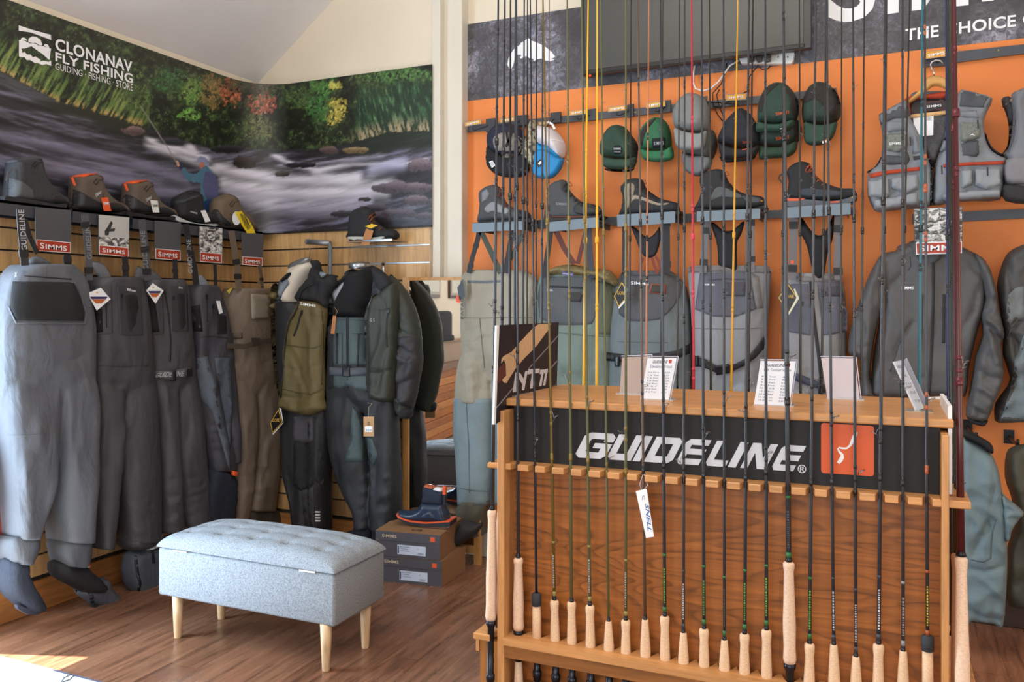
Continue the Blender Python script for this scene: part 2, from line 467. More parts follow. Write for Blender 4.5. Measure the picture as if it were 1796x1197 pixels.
quadslab('ceiling_slope', [(0, YF_, zr), (XR, YF_, zr-0.766*XR), (XR, YO+0.1, zr-0.766*XR), (0, YO+0.1, zr)], (0, 0, 0.08), WHITEW, c)
w = structure('wall_left'); m = MB()
m.box((XL-0.14, YF_, 0), (XL-0.022, 1.33, 2.9)); m.box((XL-0.14, 2.13, 0), (XL-0.022, YO+0.1, 2.9)); m.box((XL-0.14, 1.33, 2.5), (XL-0.022, 2.13, 2.9))
m.build('plaster_wall', CREAM, w)
def gable(nm, x0, x1, y, d, mat):
    w = structure(nm); z = lambda x: 2.83+0.766*(x-XL) if x < 0 else zr-0.766*x
    p = [(x0, y, 0), (x1, y, 0), (x1, y, z(x1))]+([(0, y, zr)] if x0 < 0 < x1 else [])+[(x0, y, z(x0))]
    MB().prism([V(q) for q in p], V((0, d, 0))).build('plaster_wall', mat, w); return w
XC = PY(766, 400, YB).x
gable('wall_back', XL-0.02, XC, YB+0.022, 0.1, CREAM)
gable('wall_back', XC, XR, YO, 0.1, CREAM)
gable('wall_front', XL-0.02, XR, YF_, -0.1, CREAM)
w = structure('wall_right'); MB().box((XR, YF_, 0), (XR+0.1, YO, 3)).build('plaster_wall', CREAM, w)
# corner pilaster
t = structure('trim_1'); PIL = M('#e0d9c9', 'plaster', 0.6)
MB().box((PY(757, 400, 4.125).x, 4.125, 0), (PY(772, 400, 4.125).x, 4.2, 5.0), 0.004).build('narrow_post', PIL, t)
MB().box((PY(771, 400, 4.17).x, 4.172, 0), (PY(810, 400, 4.17).x, YO+0.01, 5.0), 0.008).build('wide_post', PIL, t)
# orange display panel and its printed top
XO = PY(820, 400, YO).x; zo = PY(820, 177.4, YO-0.006).z; zo2 = PY(820, 43, YO-0.006).z
t = structure('trim_2')
box('orange_panel', (XO, YO-0.006, 0.16), (XR, YO+0.001, zo), M('#ea8843', 'plaster', 0.6), t)
t = thing('photo_banner', 'black and white foliage banner with white fish and lettering above orange wall', 'banner')
ban = box('print', (XO, YO-0.007, zo), (XR, YO, zo2), M('#777777', 'mono'), t)
PB = yplane(YO-0.008)
F7 = lambda L, sx, ox, sy=None, oy=0: [(x/sx+ox, y/(sy or sx)+oy) for x, y in L]
fish = F7([(287, 815), (300, 735), (330, 680), (362, 625), (420, 580), (455, 558), (450, 545), (500, 515), (548, 480), (600, 515), (640, 528), (700, 555), (780, 600), (840, 650), (888, 712), (880, 725), (840, 738), (878, 742), (870, 758), (835, 766), (770, 765), (738, 748), (705, 738), (655, 748), (618, 775), (612, 740), (570, 735), (520, 705), (455, 740), (440, 722), (470, 690), (425, 688), (385, 700), (372, 770), (360, 820), (325, 892)], 7.184, 850)
slab('fish_logo', fish, PB, 0.001, WHITE, t)
text('THE CHOICE OF', [(1588, 51), (1838, 18), (1838, 39), (1588, 72)], PB, WHITE, t, 0.002, bold=1.022)
text('S', [(1452, -88), (1536, -98), (1536, 33), (1452, 43)], PB, WHITE, t, 0.002, bold=1.022)
text('I', [(1556, -70), (1576, -72), (1576, 22), (1556, 25)], PB, WHITE, t, 0.002, bold=1.0)
text('M', [(1599, -76), (1699, -87), (1699, 9), (1599, 19)], PB, WHITE, t, 0.002, bold=1.022)
text('M', [(1722, -90), (1822, -102), (1822, -7), (1722, 3)], PB, WHITE, t, 0.002, bold=1.022)
# baseboards
b = structure('baseboard_back'); MB().box((XO-0.6, YO-0.02, 0), (-1.2, YO, 0.155), 0.004).build('board', M('#d9d2c4', 'plain', 0.5), b); MB().box((-1.2, YO-0.02, 0), (XR, YO, 0.155), 0.004).build('board', M('#3a241a', 'woodx', 0.5), b)  # right-hand board coloured dark to stand in for the shadow there
PINE = M('#b57a43', 'woodx'); PINEY = M('#b07642', 'woody')
b = structure('baseboard_left'); MB().box((XL-0.02, 2.14, 0), (XL+0.004, YB, 0.143), 0.003).build('board', PINEY, b)
b = structure('baseboard_mirror'); MB().box((XL, YB-0.004, 0), (XC, YB+0.022, 0.143), 0.003).build('board', PINE, b)
# slat wall: every board is a piece
SL = [M('#c9a06c', 'woodz'), M('#d0a873', 'woodz'), M('#c49a66', 'woodz')]
sw = structure('wall_slat_panel')
box('backing', (XL-0.021, 2.14, 0.143), (XL-0.014, YB, 1.86), M('#2b2622', 'plain', 0.8), sw)
box('backing', (XL, YB+0.014, 0.143), (XC-0.04, YB+0.021, 1.86), M('#2b2622', 'plain', 0.8), sw)
for k in range(18):
    z1 = 1.862-0.1*k-0.004 if k else 1.862; z0 = max(0.145, 1.76-0.1*k+0.004)
    if k: z1 = 1.76-0.1*(k-1)-0.004
    if z1-z0 < 0.02: continue
    MB().box((XL-0.016, 2.14, z0), (XL, YB, z1), 0.002).build('slat', SL[k % 3], sw)
    MB().box((XL, YB, z0), (XC-0.04, YB+0.016, z1), 0.002).build('slat', SL[(k+1) % 3], sw)
for z in (1.76, 1.66, 1.56):
    MB().box((PY(585, 430, YB).x, YB-0.002, z-0.004), (XC-0.045, YB+0.01, z+0.004)).build('metal_insert', STEEL, sw)
MB().box((XC-0.042, YB-0.004, 0.143), (XC-0.03, YB+0.02, 1.862)).build('edge_strip', M('#a58a68', 'woodz'), sw)
MB().box((XL, YB-0.012, 1.858), (XC-0.03, YB+0.012, 1.87)).build('cap_strip', M('#26211f', 'plain', 0.5), sw)

# ------------------------------------------------------------------ river mural (a curved print running round the corner)
mt = thing('river_mural', 'wide printed mural of an autumn river with an angler, curving round the corner', 'mural')
rr = 0.26; path = []; st = 0.0055
ya, xb = 2.2, PY(758, 250, YB-0.006).x
x_, y_ = XL+0.003, YB-0.006
L1 = (y_-rr)-ya; L2 = math.pi/2*rr; L3 = xb-(x_+rr); tot = L1+L2+L3; ns = int(tot/st)
for i in range(ns+1):
    s = tot*i/ns
    if s < L1: path.append((x_, ya+s))
    elif s < L1+L2: a_ = (s-L1)/rr; path.append((x_+rr-rr*math.cos(a_), y_-rr+rr*math.sin(a_)))
    else: path.append((x_+rr+(s-L1-L2), y_))
z0m, z1m = 1.862, 2.775; nz = 150
P = np.array(path); zz = np.linspace(z0m, z1m, nz)
VX = np.repeat(P[:, 0], nz); VY = np.repeat(P[:, 1], nz); VZ = np.tile(zz, len(P))
d_ = VX*FW.x+VY*FW.y; px = CXP+FPX*(VX*RT.x+VY*RT.y)/d_; py = HZ-FPX*(VZ-1.4)/d_
rng = np.random.RandomState(3)
def vnoise(x, y, seed):
    g = np.random.RandomState(seed).rand(128, 128)
    xi = np.floor(x).astype(int); yi = np.floor(y).astype(int); fx = x-xi; fy = y-yi; fx = fx*fx*(3-2*fx); fy = fy*fy*(3-2*fy)
    a = g[xi % 128, yi % 128]; b = g[(xi+1) % 128, yi % 128]; c = g[xi % 128, (yi+1) % 128]; d = g[(xi+1) % 128, (yi+1) % 128]
    return (a*(1-fx)+b*fx)*(1-fy)+(c*(1-fx)+d*fx)*fy
def fbm(x, y, seed, o=4):
    t = 0; am = 0.5; s = 0
    for k in range(o): t = t+am*vnoise(x*2**k, y*2**k, seed+k); s += am; am *= 0.6
    return t/s
def mixc(C, col, m): m = np.clip(m, 0, 1)[:, None]; return C*(1-m)+np.array(col)[None]*m
def sstep(a, b, x): t = np.clip((x-a)/(b-a), 0, 1); return t*t*(3-2*t)
n1 = fbm(px/7, py/7, 1); n2 = fbm(px/20, py/20, 11); nf = fbm(px/3, py/3, 21, 3); lf = fbm(px/4.5, py/4.5, 41, 3)
C = np.zeros((len(px), 3))+np.array(lin('#1b2217'))
C = mixc(C, lin('#2f4223'), sstep(0.42, 0.62, n1)); C = mixc(C, lin('#4d6630'), sstep(0.6, 0.74, n1)*sstep(0.4, 0.6, n2))
C = mixc(C, lin('#6b7c43'), sstep(0.66, 0.8, nf)*sstep(0.45, 0.6, n2)*0.8)
C = mixc(C, lin('#12140f'), sstep(0.52, 0.35, n2)*0.8)
bank = np.interp(px, [-40, 0, 50, 100, 150, 200, 235, 260, 300, 370, 430, 480, 560, 620, 680, 757], [105, 122, 150, 177, 190, 205, 218, 222, 238, 262, 262, 262, 262, 250, 232, 230])
def blob(x, y, rx, ry, c1, c2, k=1.0):
    global C
    dd = ((px-x)/rx)**2+((py-y)/ry)**2+(n1-0.5)*2.2
    m = sstep(1.05, 0.45, dd)
    C = mixc(C, c1, m*sstep(0.36, 0.56, lf)*k); C = mixc(C, c2, m*sstep(0.56, 0.7, nf)*k)
# grass on the left bank
gb = sstep(75, 30, bank-py)*(px < 262)*sstep(300, 200, px)
gs = fbm((px+py*0.55)/4.2, py/26, 61, 3)
C = mixc(C, lin('#56782f'), gb*sstep(0.40, 0.58, gs)); C = mixc(C, lin('#8f9b42'), gb*sstep(0.58, 0.74, gs)*0.75)
C = mixc(C, lin('#c49a4e'), sstep(16, 0, bank-py)*(px < 250)*sstep(0.45, 0.62, gs)*0.85)
blob(240, 165, 30, 40, lin('#3a5426'), lin('#5f7d35'))
blob(300, 140, 32, 24, lin('#2c5628'), lin('#3f7d3d')); blob(340, 160, 26, 26, lin('#5c8a2e'), lin('#83a93a'))
blob(372, 160, 24, 32, lin('#7a6a2c'), lin('#b07a35')); blob(330, 200, 20, 13, lin('#5d9a2d'), lin('#7dbd3a'))
blob(405, 160, 20, 26, lin('#a3522a'), lin('#d2703f')); blob(458, 182, 26, 22, lin('#9c4a2c'), lin('#d07650'))
blob(440, 150, 50, 14, lin('#3a3f20'), lin('#6d4a2a')); blob(452, 225, 30, 26, lin('#4e5a2b'), lin('#7d7f44'))
blob(530, 170, 30, 22, lin('#3c5a27'), lin('#5f8136')); blob(568, 150, 26, 20, lin('#3d7a2c'), lin('#68a436'))
blob(588, 150, 12, 8, lin('#b5b032'), lin('#d9cf3a')); blob(586, 195, 23, 26, lin('#a89c22'), lin('#ecd02c')); blob(560, 190, 26, 30, lin('#2f6a2a'), lin('#4f9038'))
blob(655, 150, 40, 24, lin('#3a4a22'), lin('#6d7a35')); blob(700, 132, 60, 16, lin('#3f6a2c'), lin('#5a8f3a'))
rs = sstep(615, 640, px)*sstep(135, 160, py)*(py < bank)
gr = fbm((px-py*0.25)/3.2, py/16, 71, 3)
C = mixc(C, lin('#1f3a26'), rs*0.8); C = mixc(C, lin('#33623b'), rs*sstep(0.48, 0.64, gr)*0.85); C = mixc(C, lin('#7d9a60'), rs*sstep(0.66, 0.8, gr)*0.6)
C = mixc(C, lin('#a2906a'), sstep(600, 640, px)*sstep(28, 6, bank-py)*(py < bank)*sstep(0.42, 0.62, gr))
# water
wm = sstep(-2, 3, py-bank+(n1-0.5)*8)
W = np.zeros_like(C)+np.array(lin('#2b2a31'))
sl = np.interp(px, [0, 250, 480, 757], [0.32, 0.22, 0.06, -0.04])
tt = py-px*sl
w1 = fbm(px/70, tt/7, 81, 4); w2 = fbm(px/120, tt/16, 91, 3)
W = mixc(W, lin('#4b4a56'), sstep(0.42, 0.6, w1)); W = mixc(W, lin('#6f6d86'), sstep(0.56, 0.72, w1)*sstep(0.4, 0.6, w2))
W = mixc(W, lin('#1b1a1c'), sstep(0.5, 0.36, w2)*0.7)
W = mixc(W, lin('#2a3322'), sstep(40, 5, py-bank)*(px < 260)*0.7); W = mixc(W, lin('#1d2a1d'), sstep(600, 640, px)*sstep(42, 20, py-bank)*0.9)
def stroke(pts, wd_, col, k, ns_=0.5):
    global W
    yc = np.interp(px, [p[0] for p in pts], [p[1] for p in pts]); inx = sstep(pts[0][0]-1, pts[0][0]+14, px)*sstep(pts[-1][0]+1, pts[-1][0]-14, px)
    g = np.exp(-((py-yc+(w1-0.5)*10)/wd_)**2)
    W = mixc(W, col, g*inx*k*(1-ns_+ns_*2*np.clip(w1*1.6-0.3, 0, 1)))
PW = lin('#8583a0'); WW = lin('#d6d3e2')
stroke([(-30, 228), (60, 245), (160, 268), (260, 292), (340, 320)], 10, PW, 0.75)
stroke([(-30, 280), (80, 290), (200, 312), (330, 345), (420, 372)], 14, PW, 0.7); stroke([(-30, 330), (100, 345), (300, 372)], 9, lin('#5e5c70'), 0.7)
stroke([(250, 240), (290, 258), (330, 268), (375, 282)], 4.5, WW, 0.95, 0.3); stroke([(248, 252), (300, 268), (360, 290), (390, 305)], 6, WW, 0.6)
stroke([(320, 258), (338, 262), (350, 275)], 8, WW, 0.8)
stroke([(368, 290), (420, 302), (480, 312), (560, 316), (640, 312)], 9, WW, 0.95, 0.35); stroke([(380, 318), (450, 332), (540, 338), (640, 335), (690, 330)], 13, WW, 0.85, 0.5)
stroke([(390, 342), (450, 352), (520, 362), (600, 358), (660, 350)], 14, lin('#b3b0c6'), 0.85, 0.5); stroke([(470, 270), (520, 290), (560, 300), (620, 285), (700, 288), (757, 280)], 4, WW, 0.8, 0.4)
stroke([(480, 292), (540, 288), (600, 280), (680, 272)], 3.5, lin('#a9a7bb'), 0.7); stroke([(640, 300), (680, 290), (720, 285)], 10, lin('#a6a9c9'), 0.8, 0.3)
stroke([(480, 375), (560, 380), (640, 372), (757, 385)], 5, lin('#6d6c80'), 0.6); stroke([(540, 300), (620, 322), (700, 318)], 8, WW, 0.6)
C = C*(1-wm[:, None])+W*wm[:, None]
def rock(x, y, rx, ry, col, hi):
    global C
    dd = ((px-x)/rx)**2+((py-y)/ry)**2+(n2-0.5)*1.6+(n1-0.5)*0.9; m = sstep(1.05, 0.8, dd)
    cc = np.array(col)[None]*(1-sstep(0.5, 0.75, nf)[:, None]*0.5)+np.array(hi)[None]*(sstep(0.3, -0.9, (py-y)/ry)*0.55)[:, None]
    C[:] = C*(1-m[:, None])+cc*m[:, None]
rock(232, 230, 22, 9, lin('#5a4646'), lin('#8f7470')); rock(430, 284, 27, 11, lin('#28211f'), lin('#4f4038')); rock(400, 262, 30, 8, lin('#1d1b20'), lin('#3d3a49'))
rock(578, 264, 18, 8, lin('#4d3d3c'), lin('#705d5c')); rock(622, 264, 24, 6, lin('#6a5636'), lin('#a08a5d')); rock(740, 292, 26, 14, lin('#55464d'), lin('#8c7a84'))
rock(690, 330, 34, 13, lin('#4a3f47'), lin('#7f707c')); rock(738, 330, 24, 10, lin('#51444c'), lin('#86757f')); rock(735, 352, 26, 10, lin('#4b3f45'), lin('#8a7880'))
rock(655, 365, 26, 8, lin('#38323a'), lin('#625863')); rock(700, 375, 34, 9, lin('#403740'), lin('#6d606c')); rock(495, 305, 14, 5, lin('#35302f'), lin('#5d5252')); rock(745, 380, 18, 8, lin('#3c3339'), lin('#6c5c66'))
rock(600, 375, 20, 6, lin('#2d292f'), lin('#5a5264')); rock(640, 350, 12, 4, lin('#2b2529'), lin('#4d434b')); rock(530, 290, 30, 5, lin('#1d1c20'), lin('#34333d'))
# the angler printed in the picture
def ppoly(pts, col):
    m = inside(np.stack([px, py], 1), catmull(pts, 3)); C[m] = np.array(col)*(0.8+0.5*nf[m][:, None])
ppoly([(348, 276), (356, 274), (364, 280), (367, 290), (360, 291), (352, 285), (346, 285)], lin('#7f88ad'))
ppoly([(351, 286), (358, 286), (358, 296), (352, 297)], lin('#b5694a'))
ppoly([(353, 296), (362, 291), (372, 302), (381, 318), (383, 340), (380, 355), (368, 362), (356, 360), (351, 340), (352, 322), (340, 320), (325, 313), (319, 296), (324, 295), (331, 304), (345, 304)], lin('#3d7089'))
ppoly([(360, 302), (372, 304), (381, 318), (383, 340), (378, 352), (364, 352), (356, 330)], lin('#4b4d78'))
ppoly([(353, 355), (382, 352), (380, 378), (366, 382), (354, 376)], lin('#24467c'))
ppoly([(313, 284), (318, 288), (321, 295), (316, 298), (311, 290)], lin('#2b2f52')); ppoly([(309, 283), (313, 284), (315, 291), (311, 291)], lin('#c98e6d'))
for (a, b) in (((246, 186), (296, 262)), ((296, 262), (311, 288))):
    t_ = np.clip(((px-a[0])*(b[0]-a[0])+(py-a[1])*(b[1]-a[1]))/((b[0]-a[0])**2+(b[1]-a[1])**2), 0, 1)
    dd = np.hypot(px-a[0]-t_*(b[0]-a[0]), py-a[1]-t_*(b[1]-a[1])); C = mixc(C, lin('#8d8a80'), sstep(1.3, 0.5, dd)*0.8)
lum_ = (C*np.array([0.3, 0.6, 0.1])).sum(1)[:, None]; C = lum_+(C-lum_)*0.84; C = np.clip(C*1.05, 0.003, 1)
vs = np.stack([VX, VY, VZ], 1); N_ = len(P)
fs = [(i*nz+j, (i+1)*nz+j, (i+1)*nz+j+1, i*nz+j+1) for i in range(N_-1) for j in range(nz-1)]
me = bpy.data.meshes.new('print'); me.from_pydata(vs.tolist(), [], fs); me.update()
at = me.color_attributes.new('print', 'FLOAT_COLOR', 'POINT'); at.data.foreach_set('color', np.concatenate([C, np.ones((len(C), 1))], 1).ravel().astype(np.float32))
me.polygons.foreach_set('use_smooth', [True]*len(me.polygons))
mm = bpy.data.materials.new('mural_print'); t_, N__, L__, b_ = NT(mm); b_.inputs['Roughness'].default_value = 0.33
ca = N__.new('ShaderNodeVertexColor'); ca.layer_name = 'print'; L__.new(ca.outputs[0], b_.inputs['Base Color']); me.materials.append(mm)
o = bpy.data.objects.new('print', me); COL.objects.link(o); o.parent = mt
PM = xplane(XL+0.004)
text('CLONANAV', [(97, 66), (232, 108), (232, 128), (97, 88)], PM, WHITE, mt, 0.002, bold=1.026)
text('FLY FISHING', [(97, 91), (233, 130), (233, 147), (97, 107)], PM, WHITE, mt, 0.002, bold=1.024)
text('GUIDING · FISHING · STORE', [(97, 110), (233, 148), (233, 160), (97, 121)], PM, WHITE, mt, 0.002)
G = lambda L: [(x/7.809+20, y/7.809+40) for x, y in L]
slab('logo_bar', G([(102, 35), (300, 100), (540, 165), (545, 235), (400, 180), (260, 130), (102, 108)]), PM, 0.001, WHITE, mt, 0.001)
slab('logo_sun', G([(130, 235), (135, 210), (165, 200), (195, 212), (215, 245)]), PM, 0.001, WHITE, mt, 0.001)
slab('logo_sun', G([(232, 260), (240, 215), (285, 185), (340, 190), (400, 235), (425, 305), (395, 312), (330, 275), (290, 280)]), PM, 0.001, WHITE, mt, 0.001)
slab('logo_sun', G([(445, 305), (470, 290), (500, 300), (522, 345), (490, 340)]), PM, 0.001, WHITE, mt, 0.001)
slab('logo_fish_block', G([(105, 235), (180, 245), (250, 280), (320, 285), (380, 315), (440, 320), (500, 345), (543, 352), (520, 510), (430, 430), (350, 375), (275, 320), (235, 335), (190, 350), (135, 355), (150, 385), (140, 410), (185, 405), (215, 435), (265, 435), (295, 475), (330, 460), (400, 510), (385, 530), (440, 520), (515, 535), (543, 520), (545, 590), (480, 565), (425, 580), (350, 545), (320, 550), (260, 510), (210, 510), (180, 470), (150, 475), (105, 462)]), PM, 0.001, WHITE, mt, 0.001)

# ================================================================== ROD RACK
BEE = M('#c88f58', 'woodx', 0.38); BEEZ = M('#c88f58', 'woodz', 0.38); WAL = M('#a5622b', 'walnut'); WALX = M('#96602f', 'woodx')
YP = 2.085
rk = thing('rod_display_rack', 'wooden fly rod rack with notched bars and black sign board under counter top', 'display rack')
zc = PY(890, 814, 2.095).z; zrail = PY(884, 1121, 2.078).z; zct = PY(882, 699, 2.128).z
XLo, XLi = PY(872, 900, YP).x, PY(884, 900, YP).x; XRi, XRo = PY(1652, 900, YP).x, PY(1665, 900, YP).x
ztp = PY(873, 721, YP).z
YBK = 2.60
for x0, x1 in ((XLo, XLi), (XRi, XRo)):
    MB().box((x0, YP, 0), (x1, YBK, ztp), 0.002).build('side_panel', BEEZ, rk)
MB().box((PY(882, 700, 2.128).x, 2.128, zct-0.020), (PY(1673, 742, 2.128).x, 2.605, zct), 0.004).build('counter_top', BEE, rk)
bp = MB().box((XLi, 2.157, 0.3), (XRi, 2.175, zct-0.02)).build('back_panel', WAL, rk)
MB().box((XLi, 2.53, 0.3), (XRi, 2.548, zct-0.02)).build('back_panel', WAL, rk)
zs1 = PY(893, 712, 2.149).z; zs0 = PY(893, 821, 2.149).z
sb = MB().box((XLi+0.001, 2.149, zc-0.002), (XRi-0.001, 2.156, zct-0.021)).build('sign_board', M('#0e0d0f', 'plain', 0.6), rk)
PS = yplane(2.149)
# heavy italic letters of the sign, built from strokes
def glyph(ch):
    t = 0.27; R = {
     'G': [[(0.16, 1), (0.86, 1), (1, 0.86), (1, 0.66), (0.70, 0.66), (0.70, 0.76), (0.30, 0.76), (0.26, 0.70), (0.26, 0.30), (0.30, 0.24), (0.70, 0.24), (0.70, 0.40), (0.44, 0.40), (0.44, 0.60), (1, 0.60), (1, 0.14), (0.86, 0), (0.16, 0), (0, 0.14), (0, 0.86)]],
     'U': [[(0, 1), (0.28, 1), (0.28, 0.25), (0.70, 0.25), (0.70, 1), (1, 1), (1, 0), (0.14, 0), (0, 0.14)]],
     'I': [[(0, 1), (1, 1), (1, 0), (0, 0)]],
     'D': [[(0, 0), (0, 1), (0.28, 1), (0.28, 0)], [(0.28, 1), (0.86, 1), (1, 0.86), (1, 0.14), (0.86, 0), (0.28, 0), (0.28, 0.25), (0.72, 0.25), (0.72, 0.75), (0.28, 0.75)]],
     'E': [[(0.14, 1), (1, 1), (1, 0.77), (0.28, 0.77), (0.28, 0.62), (1, 0.62), (1, 0.40), (0.28, 0.40), (0.28, 0.23), (1, 0.23), (1, 0), (0.14, 0), (0, 0.14), (0, 0.86)]],
     'L': [[(0, 1), (0.30, 1), (0.30, 0.25), (1, 0.25), (1, 0), (0.14, 0), (0, 0.14)]],
     'N': [[(0, 0), (0, 1), (0.34, 1), (0.70, 0.40), (0.70, 1), (1, 1), (1, 0), (0.66, 0), (0.28, 0.62), (0.28, 0)]],
    }; return R[ch]
def heavytext(word, xs, p00, p10, hgt, shear, plane, mat, parent):
    """p00,p10: baseline start/end px; xs: list of (x0,x1) at the baseline"""
    def map_(x, v):
        yb = p00[1]+(x-p00[0])*(p10[1]-p00[1])/(p10[0]-p00[0]); return (x+shear*v, yb-hgt*v)
    for ch, (x0, x1) in zip(word, xs):
        m = MB()
        for g in glyph(ch):
            P_ = [plane.at(*map_(x0+(x1-x0)*u, v), 0.002) for u, v in g]
            a = sum(g[i][0]*g[(i+1) % len(g)][1]-g[(i+1) % len(g)][0]*g[i][1] for i in range(len(g)))
            if a < 0: P_ = P_[::-1]
            m.prism(P_, V((0, 0.0015, 0)))
        m.build('letter', mat, parent)
LG = M('#d6d9e2', 'plain', 0.45)
heavytext('GUIDELINE', [(1006, 1060), (1063, 1106), (1109, 1122), (1129, 1177), (1184, 1225), (1235, 1272), (1276, 1290), (1298, 1342), (1351, 1391)], (1006, 802.5), (1420, 829), 44, 23, PS, LG, sb)
text('®', [(1399, 815), (1414, 816), (1414, 831), (1399, 830)], PS, LG, sb, 0.002, bold=0.02)
ORL = M('#dc5a22', 'plain', 0.45)
def rrect(x0, y0, x1, y1, sk, r=5):
    pts = []
    for cx, cy, a0 in ((x0+r, y0+r, 180), (x1-r, y0+r, 270), (x1-r, y1-r, 0), (x0+r, y1-r, 90)):
        for k in range(4): a = math.radians(a0+30*k); x = cx+r*math.cos(a); pts.append((x, cy+r*math.sin(a)+(x-x0)*sk))
    return pts
slab('logo_square', rrect(1440, 742, 1533, 830, 0.065), PS, 0.0015, ORL, sb, 0.0005)
sq = [(1502, 758), (1499, 766), (1495, 774), (1491, 782), (1485, 787), (1478, 787), (1472, 785.5), (1469.5, 788), (1472, 793), (1477, 798), (1477, 803), (1474, 808), (1470, 813)]
slab('logo_squiggle', band_poly(sq, [5, 7.5, 6.5, 4, 3, 3, 3, 3, 3.5, 5, 7, 7.5, 5]), PS, 0.001, WHITE, sb, 0.002)

# ---- rods ------------------------------------------------------------
RODCOL = {'slate': '#2d3138', 'grey': '#35383d', 'black': '#111215', 'navy': '#18222e', 'olive': '#5a5c38', 'gold olive': '#64531f', 'brown': '#57463b', 'copper': '#b87348',
          'yellow': '#f2b51d', 'amber': '#d39a1e', 'red': '#b5202c', 'teal': '#1d6a78', 'maroon': '#4a1518', 'dark green': '#1f2a22', 'blue': '#1b2255', 'dark': '#24251f'}
CORK = M('#e6c19c', 'cork'); CORKP = M('#e8c5a8', 'cork')
def guide_mesh(r):
    m = MB(); pts = [(r*math.cos(a)*0.8+r*1.25, r*math.sin(a)*0.8, r*(0.35+0.45*math.cos(a))) for a in [i*math.pi/5 for i in range(10)]]
    m.tube(pts, r*0.10, 5, False, True); m.tube([(0, 0, r*1.9), (r*0.5, -r*0.2, r*0.9), (r*0.6, -r*0.5, r*0.2)], r*0.08, 4); m.tube([(0, 0, -r*1.7), (r*0.6, r*0.3, -r*0.3), (r*0.7, r*0.5, r*0.1)], r*0.08, 4)
    me = bpy.data.meshes.new('guide'); me.from_pydata([tuple(v) for v in m.v], [], m.f); me.materials.append(M('#8a8d92', 'plain', 0.35, 1.0)); return me
GM = {0: guide_mesh(0.0085), 1: guide_mesh(0.0045), 2: guide_mesh(0.0035)}
def rod(Pl, Pt, col, label, group, style='full', hlen=0.155, rb=0.0045, butt=0.36, side=1, name_col=None, wraps='#15151a', gz=None, tip=2.95, seat=True, parts=True):
    t = thing('fly_rod', label, 'fishing rod', group)
    d = (Pt-Pl).normalized()
    at = lambda z: Pl+d*((z-Pl.z)/d.z)
    top = min(tip, 2.98); z0 = Pl.z; zs = [z0+(top-z0)*k/7 for k in range(8)]
    rad = [rb+(0.0011-rb)*k/7 for k in range(8)]
    MB().tube([at(z) for z in [z0-0.02]+zs[1:]], rad, 8).build('blank', M(RODCOL[col], 'plain', 0.28), t, True)
    dn = -d
    if style == 'full': pr = [(0, 0.0085), (0.003, 0.0118), (0.012, 0.0122), (0.03, 0.0105), (hlen*0.45, 0.0118), (hlen*0.7, 0.0132), (hlen, 0.0125)]
    elif style == 'cigar': pr = [(0, 0.0075), (0.004, 0.0085), (hlen*0.3, 0.0112), (hlen*0.6, 0.0138), (hlen*0.85, 0.0132), (hlen, 0.0118)]
    elif style == 'long': pr = [(0, 0.0095), (0.004, 0.0135), (0.012, 0.0135), (hlen*0.1, 0.0115), (hlen*0.4, 0.0135), (hlen*0.62, 0.0155), (hlen*0.85, 0.0145), (hlen-0.01, 0.016), (hlen, 0.014)]
    else: pr = [(0.022, 0.0112), (hlen*0.5, 0.0122), (hlen, 0.0125)]
    cm = CORKP if style in ('long',) else CORK
    MB().lathe(Pl, dn, pr, 16).build('cork_handle', cm, t, True)
    if style == 'foam': MB().lathe(Pl+d*0.012, dn, [(0, 0.009), (0.004, 0.0135), (0.034, 0.0132), (0.036, 0.011)], 16).build('foam_ring', M('#2e3136', 'plain', 0.7), t, True)
    else: MB().lathe(Pl+d*0.012, dn, [(0, rb*1.05), (0.01, rb*1.35), (0.013, 0.006)], 12).build('winding_check', M('#2a2c30', 'plain', 0.25, 0.6), t, True)
    if seat:
        L0 = hlen; L1 = max(L0+0.08, Pl.z-butt)
        MB().lathe(Pl, dn, [(L0, 0.0145 if style == 'long' else 0.012), (L0+0.012, 0.0145 if style == 'long' else 0.012), (L0+0.02, 0.0095), (L1-0.03, 0.0095), (L1-0.028, 0.0125), (L1-0.012, 0.0125), (L1-0.01, 0.0105), (L1, 0.0105)], 14).build('reel_seat', M('#2c2e36', 'plain', 0.25, 0.7), t, True)
        if style in ('long', 'foam'): MB().lathe(Pl, dn, [(L1, 0.010), (L1+0.05, 0.0125), (L1+0.10, 0.015)], 14).build('butt_grip', cm, t, True)
    if name_col:   # coloured sleeve and printed name above the handle
        c1, c2 = name_col; m = MB()
        m.lathe(at(z0+0.012), d, [(0, rb*1.12), (0.012, rb*1.12)], 10)
        m.build('winding_band', M(c1, 'plain', 0.4), t, True); MB().lathe(at(z0+0.155), d, [(0, rb*1.1), (0.006, rb*1.1)], 10).build('winding_band', M(c1, 'plain', 0.4), t, True)
        m = MB(); z = z0+0.035; rnd = random.Random(int(Pl.x*1000))
        while z < z0+0.125:
            h = rnd.uniform(0.002, 0.006); r_ = rb*1.02
            for (u0, u1) in ((-0.5, 0.5),) if rnd.random() < 0.6 else ((-0.5, -0.05), (0.2, 0.6)):
                a, b2 = at(z), at(z+h); m.add([a+V((u0*r_*0.8, -r_*0.99, 0)), a+V((u1*r_*0.8, -r_*0.99, 0)), b2+V((u1*r_*0.8, -r_*0.99, 0)), b2+V((u0*r_*0.8, -r_*0.99, 0))], [(0, 1, 2, 3)])
            z += h+0.0022
        m.build('lettering', M(c2, 'plain', 0.5), t)
    gz = gz or [z0+0.52+0.09*math.sin(Pl.x*31), z0+0.86+0.06*math.sin(Pl.x*17), z0+1.14+0.05*math.sin(Pl.x*47), z0+1.36+0.04*math.sin(Pl.x*9)]
    wr = MB()
